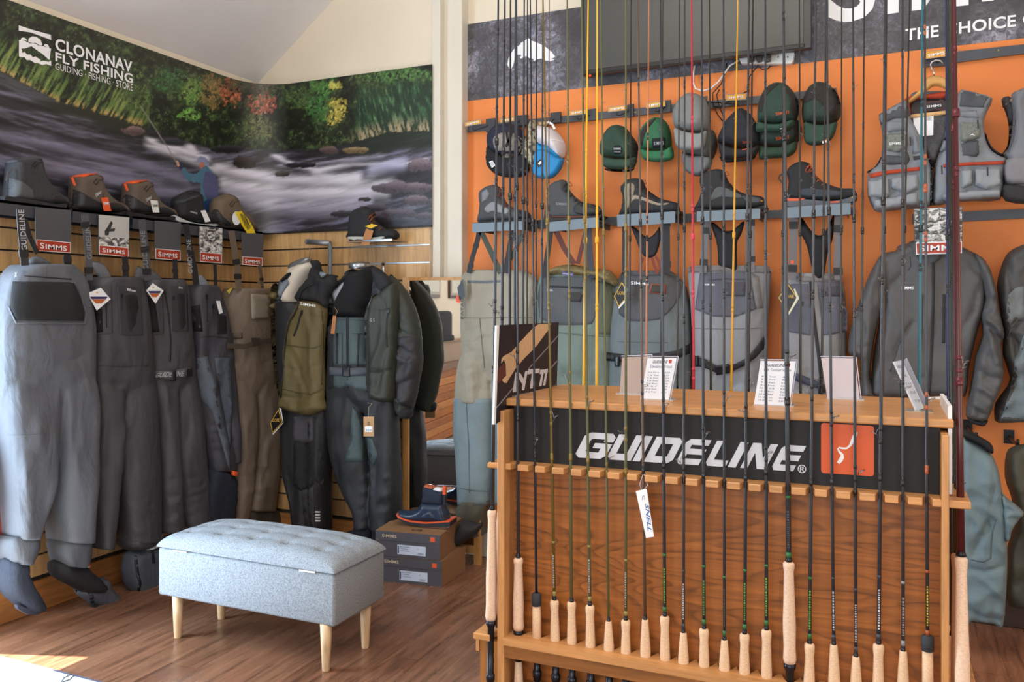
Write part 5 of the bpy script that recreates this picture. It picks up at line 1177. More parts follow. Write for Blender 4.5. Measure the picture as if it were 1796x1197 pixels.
# wader on mannequin 1
t = thing('chest_wader', 'black and charcoal wader with four white bars on the olive-jacket mannequin', 'waders')
PW1 = yplane(3.88)
b = mlt('body', [[(530, 492, 532), (560, 489, 560), (620, 490, 572), (700, 494, 576), (752, 496, 578)], [(728, 497, 550), (760, 498, 551), (830, 502, 552), (880, 514, 553), (932, 523, 554)], [(728, 548, 578), (770, 549, 579), (830, 549, 574), (880, 550, 571), (936, 553, 573)]], PW1, 0.17, M('#222327', 'shell'), t, folds=(0.010, 11, 2))
patch('thigh_panel', Q2([(455, 318), (590, 322), (600, 488), (560, 505), (520, 508), (455, 488)]), b, PW1, 0.003, M('#43434a', 'fabric'), t)
patch('knee_panel', Q2([(460, 492), (520, 510), (600, 492), (600, 800), (510, 845), (455, 800)]), b, PW1, 0.003, M('#17181b', 'fabric'), t)
patch('shin_panel', Q2([(510, 850), (600, 815), (605, 1110), (550, 1120), (525, 960)]), b, PW1, 0.003, M('#34353a', 'fabric'), t)
patch('shin_panel', Q2([(600, 820), (670, 760), (690, 1000), (690, 1120), (610, 1120)]), b, PW1, 0.003, M('#26272b', 'fabric'), t)
patch('side_panel', Q2([(605, 320), (690, 350), (700, 560), (640, 800), (605, 760)]), b, PW1, 0.003, M('#303136', 'fabric'), t)
for y in (991, 1011, 1031, 1053): patch('reflective_bar', Q2([(612, y-5), (648, y-4), (646, y+5), (614, y+5)]), b, PW1, 0.004, WHITE, t)
for m_ in ((503, 545), (508, 560)): pass
# jacket 1
t = thing('rain_jacket', 'olive and black hooded jacket hanging open on the cream mannequin', 'jacket')
PJ = yplane(3.82)
inflate('lining', Q1([(345, 398), (395, 350), (440, 325), (444, 350), (425, 400), (385, 465), (372, 560), (368, 700), (378, 850), (372, 1000), (352, 960), (338, 800), (332, 600)]), PJ, 0.02, LIN1, t, off=-0.01, rim=8, folds=(0.006, 22, 2))
inflate('shirt_front', Q1([(372, 540), (430, 530), (480, 528), (488, 560), (440, 640), (410, 740), (396, 860), (378, 860), (368, 700)]), PJ, 0.03, M('#2b2c31', 'fabric'), t, off=-0.04)
text('SIMMS', [(507, 560), (506, 548), (512, 542), (513, 556)], PJ, WHITE, t, 0.0)
inflate('left_front_panel', Q1([(300, 418), (345, 392), (338, 500), (332, 640), (332, 780), (345, 920), (362, 1060), (378, 1190), (360, 1200), (340, 1120), (318, 960), (305, 800), (297, 600)]), PJ, 0.05, OLV, t, off=0.0, rim=7, folds=(0.006, 16, 2))
rp = inflate('right_front_panel', [(528, 526), (545, 527), (560, 529), (571, 536), (574, 552), (571, 585), (569, 620), (570, 660), (569, 700), (573, 716), (562, 724), (548, 729), (526, 727), (508, 722), (491, 714), (494, 690), (499, 650), (500, 615), (508, 565), (518, 543)], PJ, 0.09, OLV, t, rim=14, folds=(0.009, 12, 2.2), sp=3.5, creases=[([(512, 600), (530, 640), (548, 690)], -0.010, 4.5), ([(566, 560), (560, 620), (566, 680)], -0.012, 4), ([(548, 560), (556, 600), (552, 660)], 0.010, 4.5), ([(500, 690), (524, 700), (566, 690)], -0.012, 3.5), ([(500, 712), (530, 718), (560, 712)], 0.010, 3.2), ([(505, 640), (530, 652), (566, 640)], -0.008, 3)])
yk = inflate('black_yoke', Q1([(598, 260), (640, 300), (680, 325), (745, 332), (765, 380), (745, 430), (712, 470), (700, 545), (690, 560), (640, 528), (560, 512), (505, 508), (482, 515), (478, 480), (495, 440), (525, 400), (565, 350)]), PJ, 0.08, BLK, t, off=0.004, rim=12, folds=(0.008, 14, 8), sp=4)
inflate('hood', Q1([(578, 232), (608, 226), (636, 230), (645, 262), (655, 300), (680, 322), (760, 332), (758, 352), (690, 362), (640, 400), (612, 372), (604, 300), (600, 262)]), PJ, 0.09, BLK, t, off=-0.03, rim=10, folds=(0.01, 20, 20), sp=3)
inflate('collar', Q1([(372, 372), (405, 335), (440, 308), (444, 332), (410, 362), (345, 400)]), PJ, 0.05, BLK, t, off=-0.01)
inflate('hood_lining', Q1([(640, 308), (690, 320), (668, 345), (652, 350)]), PJ, 0.02, LIN1, t, off=0.05, rim=5)
tubeo('front_zipper', [PJ.at(*p, 0.06) for p in Q1([(600, 388), (560, 405), (520, 435), (492, 490), (488, 550), (460, 610), (430, 650), (410, 730), (400, 800), (392, 950), (378, 1080), (368, 1190)])], 0.0045, M('#15161a'), t, 6)
patch('pocket_zipper', band_poly(Q1([(520, 575), (505, 625), (488, 690), (462, 758)]), 2.6), rp, PJ, 0.004, M('#131315'), t, sp=3)
patch('zip_pull', Q1([(516, 575), (526, 578), (522, 610), (512, 605)]), rp, PJ, 0.006, M('#131315'), t)
for s_ in ([(415, 822), (500, 832), (600, 842), (660, 820)], [(385, 1130), (480, 1150), (580, 1165), (665, 1130)], [(655, 560), (668, 700), (665, 900), (655, 1100)]): patch('seam', band_poly(Q1(s_), 1.3), rp, PJ, 0.004, M('#4b4428'), t)
text('SIMMS', Q1([(508, 520), (618, 538), (616, 556), (508, 540)]), PJ, WHITE, t, 0.004, objs=[rp, yk], bold=0.03)
gt = thing('swing_tag', 'black diamond swing tag with gold border hanging at the olive jacket\'s hem', 'tag')
gore_tag([(489, 716), (496, 742), (477, 762), (473, 742)], yplane(3.74), 0.0, gt)
slab('tag_edge', [(489, 716), (493, 717), (497, 742), (479, 763), (477, 760), (493, 742)], yplane(3.74), 0.001, TAGW, gt, -0.002)
# --- mannequin 2
t = thing('mannequin', 'black torso mannequin with silver neck cap wearing the dark green jacket', 'mannequin')
inflate('torso', Q1([(850, 292), (925, 296), (1000, 268), (1018, 330), (1030, 400), (1010, 520), (975, 560), (965, 630), (870, 640), (775, 630), (755, 590), (790, 470), (835, 390)]), PM2, 0.20, M('#17181b', 'heather'), t, rim=20, back=0.5, sp=5)
inflate('torso_body', [(585, 550), (650, 550), (655, 640), (645, 700), (590, 700), (582, 640)], PM2, 0.15, M('#17181b', 'heather'), t, rim=16, back=0.8, sp=6, off=-0.05)
cc = PM2.at(630.5, 464); MB().lathe(cc-V((0, 0, 0.022)), V((0.05, -0.12, 1)), [(0, 0.058), (0.003, 0.061), (0.028, 0.061), (0.032, 0.058), (0.033, 0.03), (0.036, 0.028)], 28).build('metal_neck_cap', M('#a9adb2', 'plain', 0.3, 0.9), t, True)
MB().tube([V((cc.x, cc.y+0.02, 0.0)), V((cc.x, cc.y+0.02, 0.9))], 0.012, 12).build('pole', CHROME, t, True); MB().lathe((cc.x, cc.y+0.02, 0), (0, 0, 1), [(0, 0.15), (0.008, 0.15), (0.014, 0.03), (0.04, 0.014)], 24).build('base_plate', STEEL, t, True)
# wader 2
t = thing('chest_wader', 'dark teal and black belted wader under the dark green jacket', 'waders')
PW2 = yplane(3.88); DK = M('#23262a', 'shell'); TEAL = M('#45565a', 'shell')
b = mlt('body', [[(556, 590, 647), (580, 586, 648), (620, 580, 648), (660, 577, 648), (700, 577, 690), (722, 577, 692)],
                 [(700, 577, 634), (740, 577, 642), (800, 585, 647), (840, 594, 652), (870, 608, 654), (900, 626, 655), (925, 627, 656)], [(694, 640, 692), (740, 644, 694), (790, 650, 698), (840, 654, 700), (890, 655, 700), (928, 658, 699)]], PW2, 0.17, DK, t, folds=(0.013, 11, 2.2))
ch = patch('chest_panel', Q1([(765, 628), (960, 632), (975, 700), (985, 800), (985, 960), (740, 960), (735, 800), (750, 700)]), b, PW2, 0.004, TEAL, t, sp=5)
patch('waist_panel', Q1([(738, 1030), (985, 1030), (985, 1135), (960, 1140), (900, 1135), (870, 1110), (820, 1110), (790, 1130), (738, 1110)]), b, PW2, 0.004, TEAL, t)
patch('side_band', Q1([(700, 700), (742, 650), (735, 960), (740, 1120), (700, 1130)]), b, PW2, 0.004, BLK, t)
bl = patch('belt', Q1([(715, 975), (860, 980), (985, 975), (985, 1028), (860, 1035), (715, 1030)]), b, PW2, 0.010, M('#4a525b', 'weave'), t)
patch('belt_buckle', Q1([(812, 975), (862, 975), (862, 1040), (812, 1040)]), b, PW2, 0.018, M('#222428', 'plain', 0.35), t)
for pts in ([(836, 625), (838, 800), (840, 965)], [(838, 1040), (838, 1120)]): zipper('front_zipper', Q1(pts), [b, ch], PW2, t, 4)
for pts in ([(765, 740), (763, 950)], [(915, 745), (908, 970)]): zipper('pocket_zipper', Q1(pts), [b, ch], PW2, t, 3)
for s_ in ([(745, 735), (800, 740), (800, 965)], [(870, 740), (960, 745)], [(735, 640), (960, 648)]): patch('seam', band_poly(Q1(s_), 1.0), [b, ch], PW2, 0.003, M('#2f3c40'), t)
patch('inner_leg_panel', Q2([(870, 255), (905, 300), (935, 400), (945, 520), (942, 640), (815, 640), (860, 480), (862, 350)]), b, PW2, 0.003, TEAL, t)
patch('inner_leg_panel', Q2([(975, 470), (1008, 480), (1040, 560), (1050, 600), (1018, 665), (985, 610)]), b, PW2, 0.003, TEAL, t)
inflate('bootie', [(627, 902), (655, 900), (657, 935), (648, 955), (632, 962), (604, 958), (598, 944), (622, 930)], PW2, 0.11, M('#1d2430', 'fabric'), t, rim=12, back=0.5)
inflate('bootie', [(660, 920), (699, 915), (702, 945), (690, 960), (668, 958), (656, 948)], PW2, 0.11, M('#1d2024', 'fabric'), t, rim=12, back=0.5)
inflate('lowered_hood', [(600, 940), (620, 930), (628, 945), (622, 955), (604, 952)], PW2, 0.04, BLK, t)
# jacket 2
t = thing('rain_jacket', 'dark green jacket with pale grey lining hanging open on the black mannequin', 'jacket')
PJ2 = yplane(3.85); DG = M('#2f332b', 'shell'); LN2 = M('#a6a8b4', 'fabric'); CHC = M('#2a282b', 'shell')
inflate('lining', Q1([(705, 452), (760, 410), (830, 355), (850, 368), (800, 450), (760, 560), (735, 640), (722, 750), (710, 900), (705, 1150), (692, 1150), (695, 900), (715, 700), (742, 560)]), PJ2, 0.02, LN2, t, off=-0.01, rim=6, folds=(0.004, 30, 6))
inflate('left_front_panel', Q1([(668, 466), (705, 462), (732, 510), (738, 580), (722, 700), (705, 850), (700, 1000), (697, 1190), (690, 1230), (674, 1225), (672, 1000), (684, 800), (695, 680), (698, 560)]), PJ2, 0.05, M('#36403c', 'shell'), t, rim=6, folds=(0.006, 18, 2))
inflate('collar', Q1([(668, 464), (690, 435), (760, 385), (830, 320), (850, 300), (852, 345), (800, 385), (735, 440), (705, 462)]), PJ2, 0.05, BLK, t, off=-0.01)
inflate('lining', Q1([(1018, 350), (1040, 395), (1068, 452), (1030, 470), (1005, 520), (990, 600), (988, 760), (984, 900), (972, 840), (962, 720), (965, 620), (985, 540), (1012, 470)]), PJ2, 0.02, LN2, t, off=0.0, rim=6, folds=(0.004, 30, 6))
inflate('collar', Q1([(1000, 262), (1050, 280), (1095, 312), (1130, 350), (1152, 395), (1120, 435), (1075, 455), (1045, 400), (1020, 345), (1012, 300)]), PJ2, 0.06, BLK, t, off=0.01, rim=8)
rp = inflate('right_front_panel', [(668, 514), (680, 503), (697, 497), (700, 540), (697, 600), (694, 650), (692, 700), (684, 706), (668, 706), (650, 700), (646, 680), (645, 630), (645, 590), (648, 552), (655, 526)], PJ2, 0.10, DG, t, rim=12, folds=(0.008, 13, 2.4), sp=3.5, creases=[([(690, 560), (672, 620), (652, 668)], 0.012, 4.5), ([(692, 590), (680, 640), (668, 690)], -0.014, 4), ([(652, 600), (656, 640), (652, 690)], -0.012, 3.5), ([(650, 650), (670, 655), (690, 650)], -0.012, 3.2), ([(650, 672), (664, 690), (684, 698)], 0.010, 3.2), ([(676, 520), (686, 545), (690, 580)], -0.010, 3.5)])
sl = inflate('sleeve', [(684, 482), (694, 488), (708, 503), (720, 522), (731, 548), (738, 580), (740, 612), (741, 636), (736, 665), (730, 700), (722, 722), (719, 733), (704, 731), (692, 716), (689, 690), (690, 640), (691, 590), (690, 540), (686, 510)], PJ2, 0.11, DG, t, rim=14, folds=(0.010, 13, 7), sp=3, off=-0.07, creases=[([(697, 604), (718, 612), (740, 632)], -0.018, 3.2), ([(698, 622), (720, 632), (738, 640)], 0.014, 3), ([(700, 644), (722, 640), (739, 636)], -0.014, 3), ([(698, 560), (712, 580), (732, 590)], -0.014, 3.2), ([(705, 545), (720, 562), (734, 570)], 0.010, 3), ([(696, 676), (716, 672), (733, 662)], -0.014, 3), ([(700, 698), (712, 704), (726, 700)], 0.012, 3), ([(694, 520), (700, 600), (694, 680)], -0.012, 3.5)])
patch('elbow_panel', [(700, 592), (716, 590), (731, 593), (738, 628), (736, 655), (730, 695), (722, 716), (706, 712), (694, 700), (693, 650), (696, 618)], sl, PJ2, 0.003, CHC, t, sp=4)
inflate('cuff', [(704, 716), (722, 718), (720, 734), (705, 733)], PJ2, 0.08, BLK, t, rim=6, off=-0.05)
zipper('chest_zipper', Q1([(1125, 572), (1112, 650), (1106, 740), (1114, 835)]), [rp], PJ2, t, 2.6)
zipper('front_zipper', Q1([(985, 760), (990, 900), (990, 1150)]), [rp], PJ2, t, 2.4, pull=False)
for s_ in ([(1000, 570), (1080, 572), (1150, 560)], [(990, 980), (1080, 990), (1150, 985)]): patch('seam', band_poly(Q1(s_), 1.2), rp, PJ2, 0.004, M('#232823'), t)
text('G S', Q1([(995, 635), (1028, 635), (1028, 658), (995, 658)]), PJ2, M('#9a9ea0'), t, 0.004, objs=[rp], bold=0.02)
# tags on mannequin 2
t = thing('swing_tag', 'cardboard price tag with white sticker hanging from the dark green jacket', 'tag'); Pt_ = yplane(3.66)
tg = slab('card', Q2([(948, 324), (1020, 324), (1020, 463), (948, 463)]), Pt_, 0.0015, M('#b98f63', 'plain', 0.7), t)
slab('sticker', Q2([(958, 392), (1010, 392), (1010, 432), (958, 432)]), Pt_, 0.0005, TAGW, t, 0.0016)
text('€330', Q2([(966, 412), (1004, 412), (1004, 424), (966, 424)]), Pt_, M('#2b3550'), t, 0.003); text('ultra', Q2([(975, 350), (995, 350), (995, 385), (975, 385)]), Pt_, M('#3a2c20'), t, 0.003, shear=-0.4)
tubeo('string', [Pt_.at(*p, 0.001) for p in Q2([(975, 228), (1010, 232), (985, 260), (984, 330)])], 0.001, M('#cdb592'), t, 5)
t = thing('swing_tag', 'small orange-brown card tag inside the open dark green jacket', 'tag'); Pt_ = yplane(3.68)
slab('card', Q1([(735, 612), (757, 618), (745, 745), (718, 742)]), Pt_, 0.0015, M('#a5683c', 'plain', 0.7), t); tubeo('string', [Pt_.at(*p, 0.001) for p in Q1([(745, 555), (765, 585), (750, 620)])], 0.001, M('#c08040'), t, 5)
# garment rail behind the mannequins
t = thing('garment_stand', 'grey tubular garment stand rising behind the two mannequins', 'stand'); PG = yplane(4.03)
MB().tube([PG.at(541, 424.5), PG.at(579, 427.5)], 0.016, 14).build('arm', M('#8e9297', 'plain', 0.35, 0.6), t, True)
a = PG.at(579, 427); MB().tube([a, V((a.x, a.y, 0.02))], 0.0135, 14).build('upright', M('#8e9297', 'plain', 0.35, 0.6), t, True)
MB().lathe(PG.at(539, 424.3), (-1, 0, 0), [(0, 0.017), (0.006, 0.017), (0.009, 0.010)], 14).build('end_cap', M('#77797d'), t, True)
MB().box((a.x-0.2, a.y-0.02, 0), (a.x+0.2, a.y+0.02, 0.02), 0.004).build('foot', M('#77797d', 'plain', 0.4, 0.5), t)
tubeo('wire_hanger', [PG.at(543, 416), PG.at(541, 428), PG.at(544, 440), PG.at(542, 455)], 0.0015, STEEL, t, 6)
a = PG.at(672, 461, 0.0); t2 = thing('bracket', 'short chrome bracket arm poking up behind the black mannequin', 'bracket')
MB().tube([PG.at(672, 461), PG.at(673, 492)], 0.009, 12).build('tube', CHROME, t2, True); MB().tube([PG.at(673, 485), V((PG.at(673, 485).x, YB, PG.at(673, 485).z))], 0.007, 10).build('wall_arm', CHROME, t2, True)
# shoe on the back wall
PSh = yplane(YB-0.09)
t, u = boot('black high-top wading boot with white midsole, alone on the back slat wall', conv(11.97, 590, 350)([(300, 380), (330, 290), (400, 215), (520, 165), (640, 150), (690, 190), (760, 215), (800, 300), (790, 400), (850, 480), (960, 560), (1080, 625), (1200, 620), (1270, 670), (1300, 750), (1280, 830), (1150, 860), (1000, 860), (270, 840), (272, 700), (285, 520)]), PSh, 0.10, '#222427', conv(11.97, 590, 350)([(250, 785), (560, 785), (760, 800), (1000, 780), (900, 860), (840, 868), (560, 845), (430, 835), (370, 862), (300, 830), (255, 830)]), '#b9bdb8', None, laces=conv(11.97, 590, 350)([(760, 300), (780, 380), (800, 450), (870, 530), (960, 590)]), lacecol='#8a4a26')
slab('outsole', conv(11.97, 590, 350)([(250, 830), (300, 835), (370, 862), (430, 838), (560, 848), (900, 862), (1200, 850), (1200, 872), (280, 890)]), PSh, 0.1, BLACK, t, -0.05)
t2 = thing('swing_tag', 'cardboard tag and yellow diamond label hanging from the black boot', 'tag'); Pz = yplane(YB-0.16)
slab('card', conv(11.97, 590, 350)([(625, 610), (778, 655), (690, 965), (515, 950)]), Pz, 0.001, M('#b07a4b', 'plain', 0.7), t2); slab('yellow_label', conv(11.97, 590, 350)([(600, 565), (740, 512), (870, 545), (720, 610)]), Pz, 0.001, M('#e3b81c'), t2, 0.002)
slab('label_underside', conv(11.97, 590, 350)([(610, 580), (720, 612), (850, 560), (715, 665)]), Pz, 0.001, BLACK, t2, 0.0)
t = thing('boot_shelf', 'clear shelf with metal edge holding the black boot on the back wall', 'shelf')
a, b_ = PSh.at(608, 425.5, 0.07), PSh.at(688, 422, 0.07)
box('tray', (a.x, YB-0.16, PSh.at(640, 424).z-0.006), (b_.x, YB, PSh.at(640, 424).z), M('#a58a70', 'plain', 0.15), t); box('metal_edge', (PSh.at(650, 424).x, YB-0.166, PSh.at(640, 424).z-0.008), (b_.x, YB-0.160, PSh.at(640, 424).z+0.003), CHROME, t)
# ================================================================== MIRROR
t = thing('standing_mirror', 'tall oak framed mirror standing against the back wall beside the mannequins', 'mirror')
a = PY(706, 700, 4.04); b_ = PY(842, 700, 4.085); a.z = b_.z = 0; dv = (b_-a).normalized(); nv = V((dv.y, -dv.x, 0)); zt_ = PY(706, 487, 4.04).z
OAK = M('#c08d51', 'woodz', 0.4)
def obox(name, o, dx, dn, z0, z1, mat, par):   # box along the mirror's own direction
    P0 = [o, o+dv*dx, o+dv*dx-nv*dn, o-nv*dn]; vs = [V((p.x, p.y, z0)) for p in P0]+[V((p.x, p.y, z1)) for p in P0]
    return obj(name, vs, [(0, 3, 2, 1), (4, 5, 6, 7), (0, 1, 5, 4), (1, 2, 6, 5), (2, 3, 7, 6), (3, 0, 4, 7)], mat, par)
Wm = (b_-a).length; fw_ = 0.036
obox('frame_side', a, fw_, 0.03, 0, zt_, OAK, t); obox('frame_side', a+dv*(Wm-fw_), fw_, 0.03, 0, zt_, OAK, t)
obox('frame_top', a+dv*fw_, Wm-2*fw_, 0.03, zt_-0.018, zt_, OAK, t); obox('frame_bottom', a+dv*fw_, Wm-2*fw_, 0.03, 0.06, 0.10, OAK, t)
obox('mirror_glass', a+dv*fw_-nv*0.008, Wm-2*fw_, 0.01, 0.10, zt_-0.018, M('#e9eaea', 'plain', 0.015, 1.0), t)
# what the mirror shows: pine stairs, a padded chair back and framed papers behind the camera
def MR(px, py, X):   # where the mirror shows the plane x = X
    r = ray(px, py); h = CAM+r*((a-CAM).dot(nv)/r.dot(nv)); q = r-nv*(2*r.dot(nv)); return h+q*((X-h.x)/q.x)
t = thing('pine_cladding', 'horizontal pine boards along the wall behind the camera, seen in the mirror', 'wood cladding')
ztop = MR(765, 652, -3.50).z
for k in range(9):
    z0 = 0.02+k*(ztop-0.02)/9; MB().box((-3.53, -1.2, z0), (-3.49-0.004*(k % 2), 1.30, z0+(ztop-0.02)/9-0.004), 0.003).build('board', [M('#a8642e', 'woody'), M('#b8763c', 'woody'), M('#9c5c2a', 'woody')][k % 3], t)
box('ledge', (-3.54, -1.2, ztop), (-3.46, 1.30, MR(765, 640, -3.5).z), M('#7a5a46', 'woody'), t); box('rail', (-3.54, -1.2, MR(765, 600, -3.5).z-0.012), (-3.5, 1.30, MR(765, 600, -3.5).z+0.006), M('#a8825a', 'woody'), t); box('dado', (-3.56, -1.2, MR(765, 640, -3.5).z), (-3.53, 1.30, MR(765, 600, -3.5).z-0.012), M('#a5917c', 'plaster'), t)
t = thing('padded_seat_back', 'dark padded seat back with swing tag on the far wall, reflected in the mirror', 'seat')
q0, q1 = MR(746, 546, -3.44), MR(789, 596, -3.44); ya_, yb_ = sorted((q0.y, q1.y)); za_, zb2 = sorted((q0.z, q1.z))
MB().box((-3.50, ya_, za_), (-3.41, yb_, zb2), 0.04).build('backrest', M('#2a2c30', 'heather'), t, True); box('lower_pad', (-3.46, ya_+0.01, za_-0.01), (-3.39, yb_-0.01, za_+0.05), M('#222428', 'heather'), t, 0.015)
ym_ = (ya_+yb_)/2; tubeo('tag_string', [V((-3.40, ym_, za_)), V((-3.40, ym_, MR(765, 625, -3.4).z))], 0.004, BLACK, t); tg_z = MR(765, 625, -3.4).z; MB().box((-3.402, ym_-0.04, tg_z-0.06), (-3.398, ym_+0.04, tg_z)).build('swing_tag', M('#b9bcc0'), t)
for k, (pa, pb) in enumerate(((736, 772), (789, 830))):
    t = thing('framed_certificate', ['dark framed certificate reflected in the mirror above the seat back, left one', 'dark framed certificate reflected in the mirror beside the tan wader'][k], 'picture frame')
    y0_, y1_ = sorted((MR(pa, 500, -3.56).y, MR(pb, 500, -3.56).y)); print('CERT', y0_, y1_); y0_ = max(y0_, -2.15); y1_ = max(y1_, y0_+0.2); zc_ = MR(765, 522, -3.56).z; XW = XL-0.021
    MB().box((XW, y0_, zc_), (XW+0.025, y1_, zc_+0.34), 0.004).build('frame', M('#4a2a1f', 'plain', 0.4), t); MB().box((XW+0.02, y0_+0.03, zc_+0.03), (XW+0.028, y1_-0.03, zc_+0.31)).build('mount', M('#a9a08e', 'plain'), t); MB().box((XW+0.02, y0_+0.06, zc_+0.06), (XW+0.030, y1_-0.06, zc_+0.28)).build('paper', M('#cfcbb9', 'plain'), t)
# ================================================================== BOOT BOXES AND RUBBER BOOT
KR = M('#8f6a48', 'plain', 0.75); DGB = M('#4b4a50', 'plain', 0.55)
def shoebox(label, fl0, fr0, br0, z0, h, skew=0.0):
    t = thing('boot_box', label, 'box', 'stacked boot boxes')
    A_, B_, C_ = [PZ(*p, z0) for p in (fl0, fr0, br0)]
    D_ = A_+(C_-B_); zl = h*0.36
    def hexa(name, P, z0, z1, mat, g=0.0):
        c = sum(P, V((0, 0, 0)))/4; Q = [c+(p-c)*(1+g) for p in P]
        vs = [V((p.x, p.y, z0)) for p in Q]+[V((p.x, p.y, z1)) for p in Q]
        return obj(name, vs, [(0, 3, 2, 1), (4, 5, 6, 7), (0, 1, 5, 4), (1, 2, 6, 5), (2, 3, 7, 6), (3, 0, 4, 7)], mat, t)
    P = [A_, B_, C_, D_]
    hexa('tray', P, z0, z0+h-zl*0.5, KR); lid = hexa('lid', P, z0+h-zl, z0+h, KR, 0.012)
    fd = (B_-A_); fn = V((fd.y, -fd.x, 0)).normalized()
    if fn.y > 0: fn = -fn
    Pf = Plane(A_+fn*0.0025, fn); L_ = fd.length; u = fd.normalized()
    def rect(name, u0, u1, v0, v1, mat, par, off):
        o = A_+fn*off; q = [o+u*u0*L_+UP*(v1*h), o+u*u1*L_+UP*(v1*h), o+u*u1*L_+UP*(v0*h), o+u*u0*L_+UP*(v0*h)]
        return MB().prism([V((p.x, p.y, p.z)) for p in q[::-1]], -fn*0.001).build(name, mat, par)
    rect('dark_front', 0, 1, 0, 1-0.36, DGB, t, 0.002); lf = rect('lid_front', -0.004, 1.004, 0.64, 0.998, DGB, t, 0.0052)
    rect('kraft_corner', 0, 0.06, 0.64, 0.66, KR, t, 0.0053)
    lb = rect('size_label', 0.34, 0.78, 0.12, 0.50, M('#c4cddd', 'plain', 0.5), t, 0.0035); rect('label_bar', 0.35, 0.365, 0.16, 0.46, M('#27406e'), t, 0.0042)
    rect('logo_square', 0.855, 0.925, 0.72, 0.90, ORANGE, t, 0.0062)
    def tx(s, u0, u1, v0, v1, mat, off, **k):
        o = A_+fn*off; vs_, fs_ = textmesh(s, k.get('bold', 0.0)); q = [o+u*((u0+(u1-u0)*a_)*L_)+UP*((v0+(v1-v0)*b2)*h) for a_, b2 in vs_]; obj('lettering', q, fs_, mat, t)
    tx('SIMMS', 0.10, 0.33, 0.76, 0.88, M('#cdb9a0'), 0.0068, bold=0.03)
    ik = M('#2c3a5c')
    tx("Men's Riverbed", 0.385, 0.53, 0.415, 0.455, ik, 0.0048, bold=0.02); tx('Challenger', 0.385, 0.50, 0.335, 0.375, ik, 0.0048, bold=0.02); tx('7" Deck Boot', 0.385, 0.53, 0.25, 0.29, ik, 0.0048, bold=0.02)
    tx('|||||||||||', 0.66, 0.745, 0.16, 0.24, ik, 0.0048); tx('09', 0.65, 0.67, 0.36, 0.40, ik, 0.0048)
    return P
P = shoebox('lower charcoal and kraft boot box standing on the wooden floor', (664, 1019), (775, 1030), (816, 1000), 0.0, 0.129)
zb_ = 0.131
# upper box: corners found on the plane of the lower lid
P2b = shoebox('upper charcoal and kraft boot box with the navy boot on its lid', (660, 974), (772, 984), (811, 949), zb_, 0.128)
ctr = (P2b[0]+P2b[1]+P2b[2]+P2b[3])/4; fd = (P2b[1]-P2b[0]).normalized(); fn = V((fd.y, -fd.x, 0)); fn = fn if fn.y < 0 else -fn
PBB = Plane(ctr+fn*0.03, fn)
t = thing('rubber_ankle_boot', 'navy rubber ankle boot with orange welt line standing on the boot boxes', 'boot')
u = inflate('upper', R4([(458, 490), (470, 465), (510, 452), (560, 458), (610, 448), (650, 425), (668, 395), (690, 380), (780, 385), (862, 390), (880, 440), (898, 490), (903, 550), (880, 562), (760, 560), (620, 550), (520, 530), (475, 510)]), PBB, 0.105, M('#26364a', 'plain', 0.3), t, rim=11, back=0.5, sp=2.5)
c_ = inflate('neoprene_collar', R4([(683, 255), (720, 245), (790, 270), (845, 290), (872, 300), (868, 410), (800, 412), (720, 405), (672, 395), (680, 330)]), PBB, 0.088, M('#1d2739', 'fabric'), t, rim=9, back=0.5, sp=2.5)
slab('orange_welt', R4([(456, 486), (475, 508), (520, 530), (580, 548), (700, 560), (902, 548), (904, 558), (700, 571), (580, 560), (520, 544), (470, 522), (455, 500)]), PBB, 0.108, ORANGE, t, -0.054)
slab('outsole', R4([(456, 498), (470, 522), (520, 544), (580, 560), (700, 571), (904, 558), (905, 592), (880, 604), (700, 598), (600, 588), (520, 560), (465, 528)]), PBB, 0.105, M('#22242c', 'plain', 0.6), t, -0.0525)
slab('gum_sole_edge', R4([(640, 594), (760, 602), (880, 604), (905, 592), (900, 606), (860, 612), (760, 608)]), PBB, 0.104, M('#7d5140'), t, -0.052)
inflate('orange_lining', R4([(690, 258), (700, 242), (730, 240), (790, 262), (760, 280), (720, 272)]), PBB, 0.06, M('#b0592f', 'plain'), t, off=0.0, rim=4, back=0.5, sp=2)
inflate('stuffing_paper', R4([(745, 275), (790, 262), (840, 272), (848, 300), (800, 300)]), PBB, 0.05, WHITE, t, rim=4, back=0.5, sp=2)
strap('pull_tab', R4([(857, 255), (855, 330)]), 5, PBB, ORANGE, t, 0.01, 0.02); strap('heel_strip', R4([(856, 330), (858, 410)]), 4, PBB, M('#15181f'), t, 0.035, 0.01)
patch('ankle_panel', R4([(660, 500), (740, 460), (800, 540), (720, 550), (660, 540)]), u, PBB, 0.002, M('#223044', 'plain', 0.4), t); patch('heel_rib', R4([(810, 500), (895, 485), (897, 500), (815, 515)]), u, PBB, 0.004, M('#1d2a3c', 'plain', 0.4), t)
slab_top = thing('cardboard_mark', 'x', 'x') if False else None
mS = textmesh('S', 0.03); zt2 = zb_+0.1285
A2, B2, C2 = P2b[0], P2b[1], P2b[2]; u1 = (B2-A2); v1 = (C2-B2)
obj('lettering', [A2+u1*(0.50+0.16*(1-b))+v1*(0.10+0.10*a)+UP*0.1285 for a, b in mS[0]], mS[1], M('#3a2f28'), [o for o in bpy.data.objects if o.name.startswith('boot_box') and 'upper' in o.get('label', '')][0])
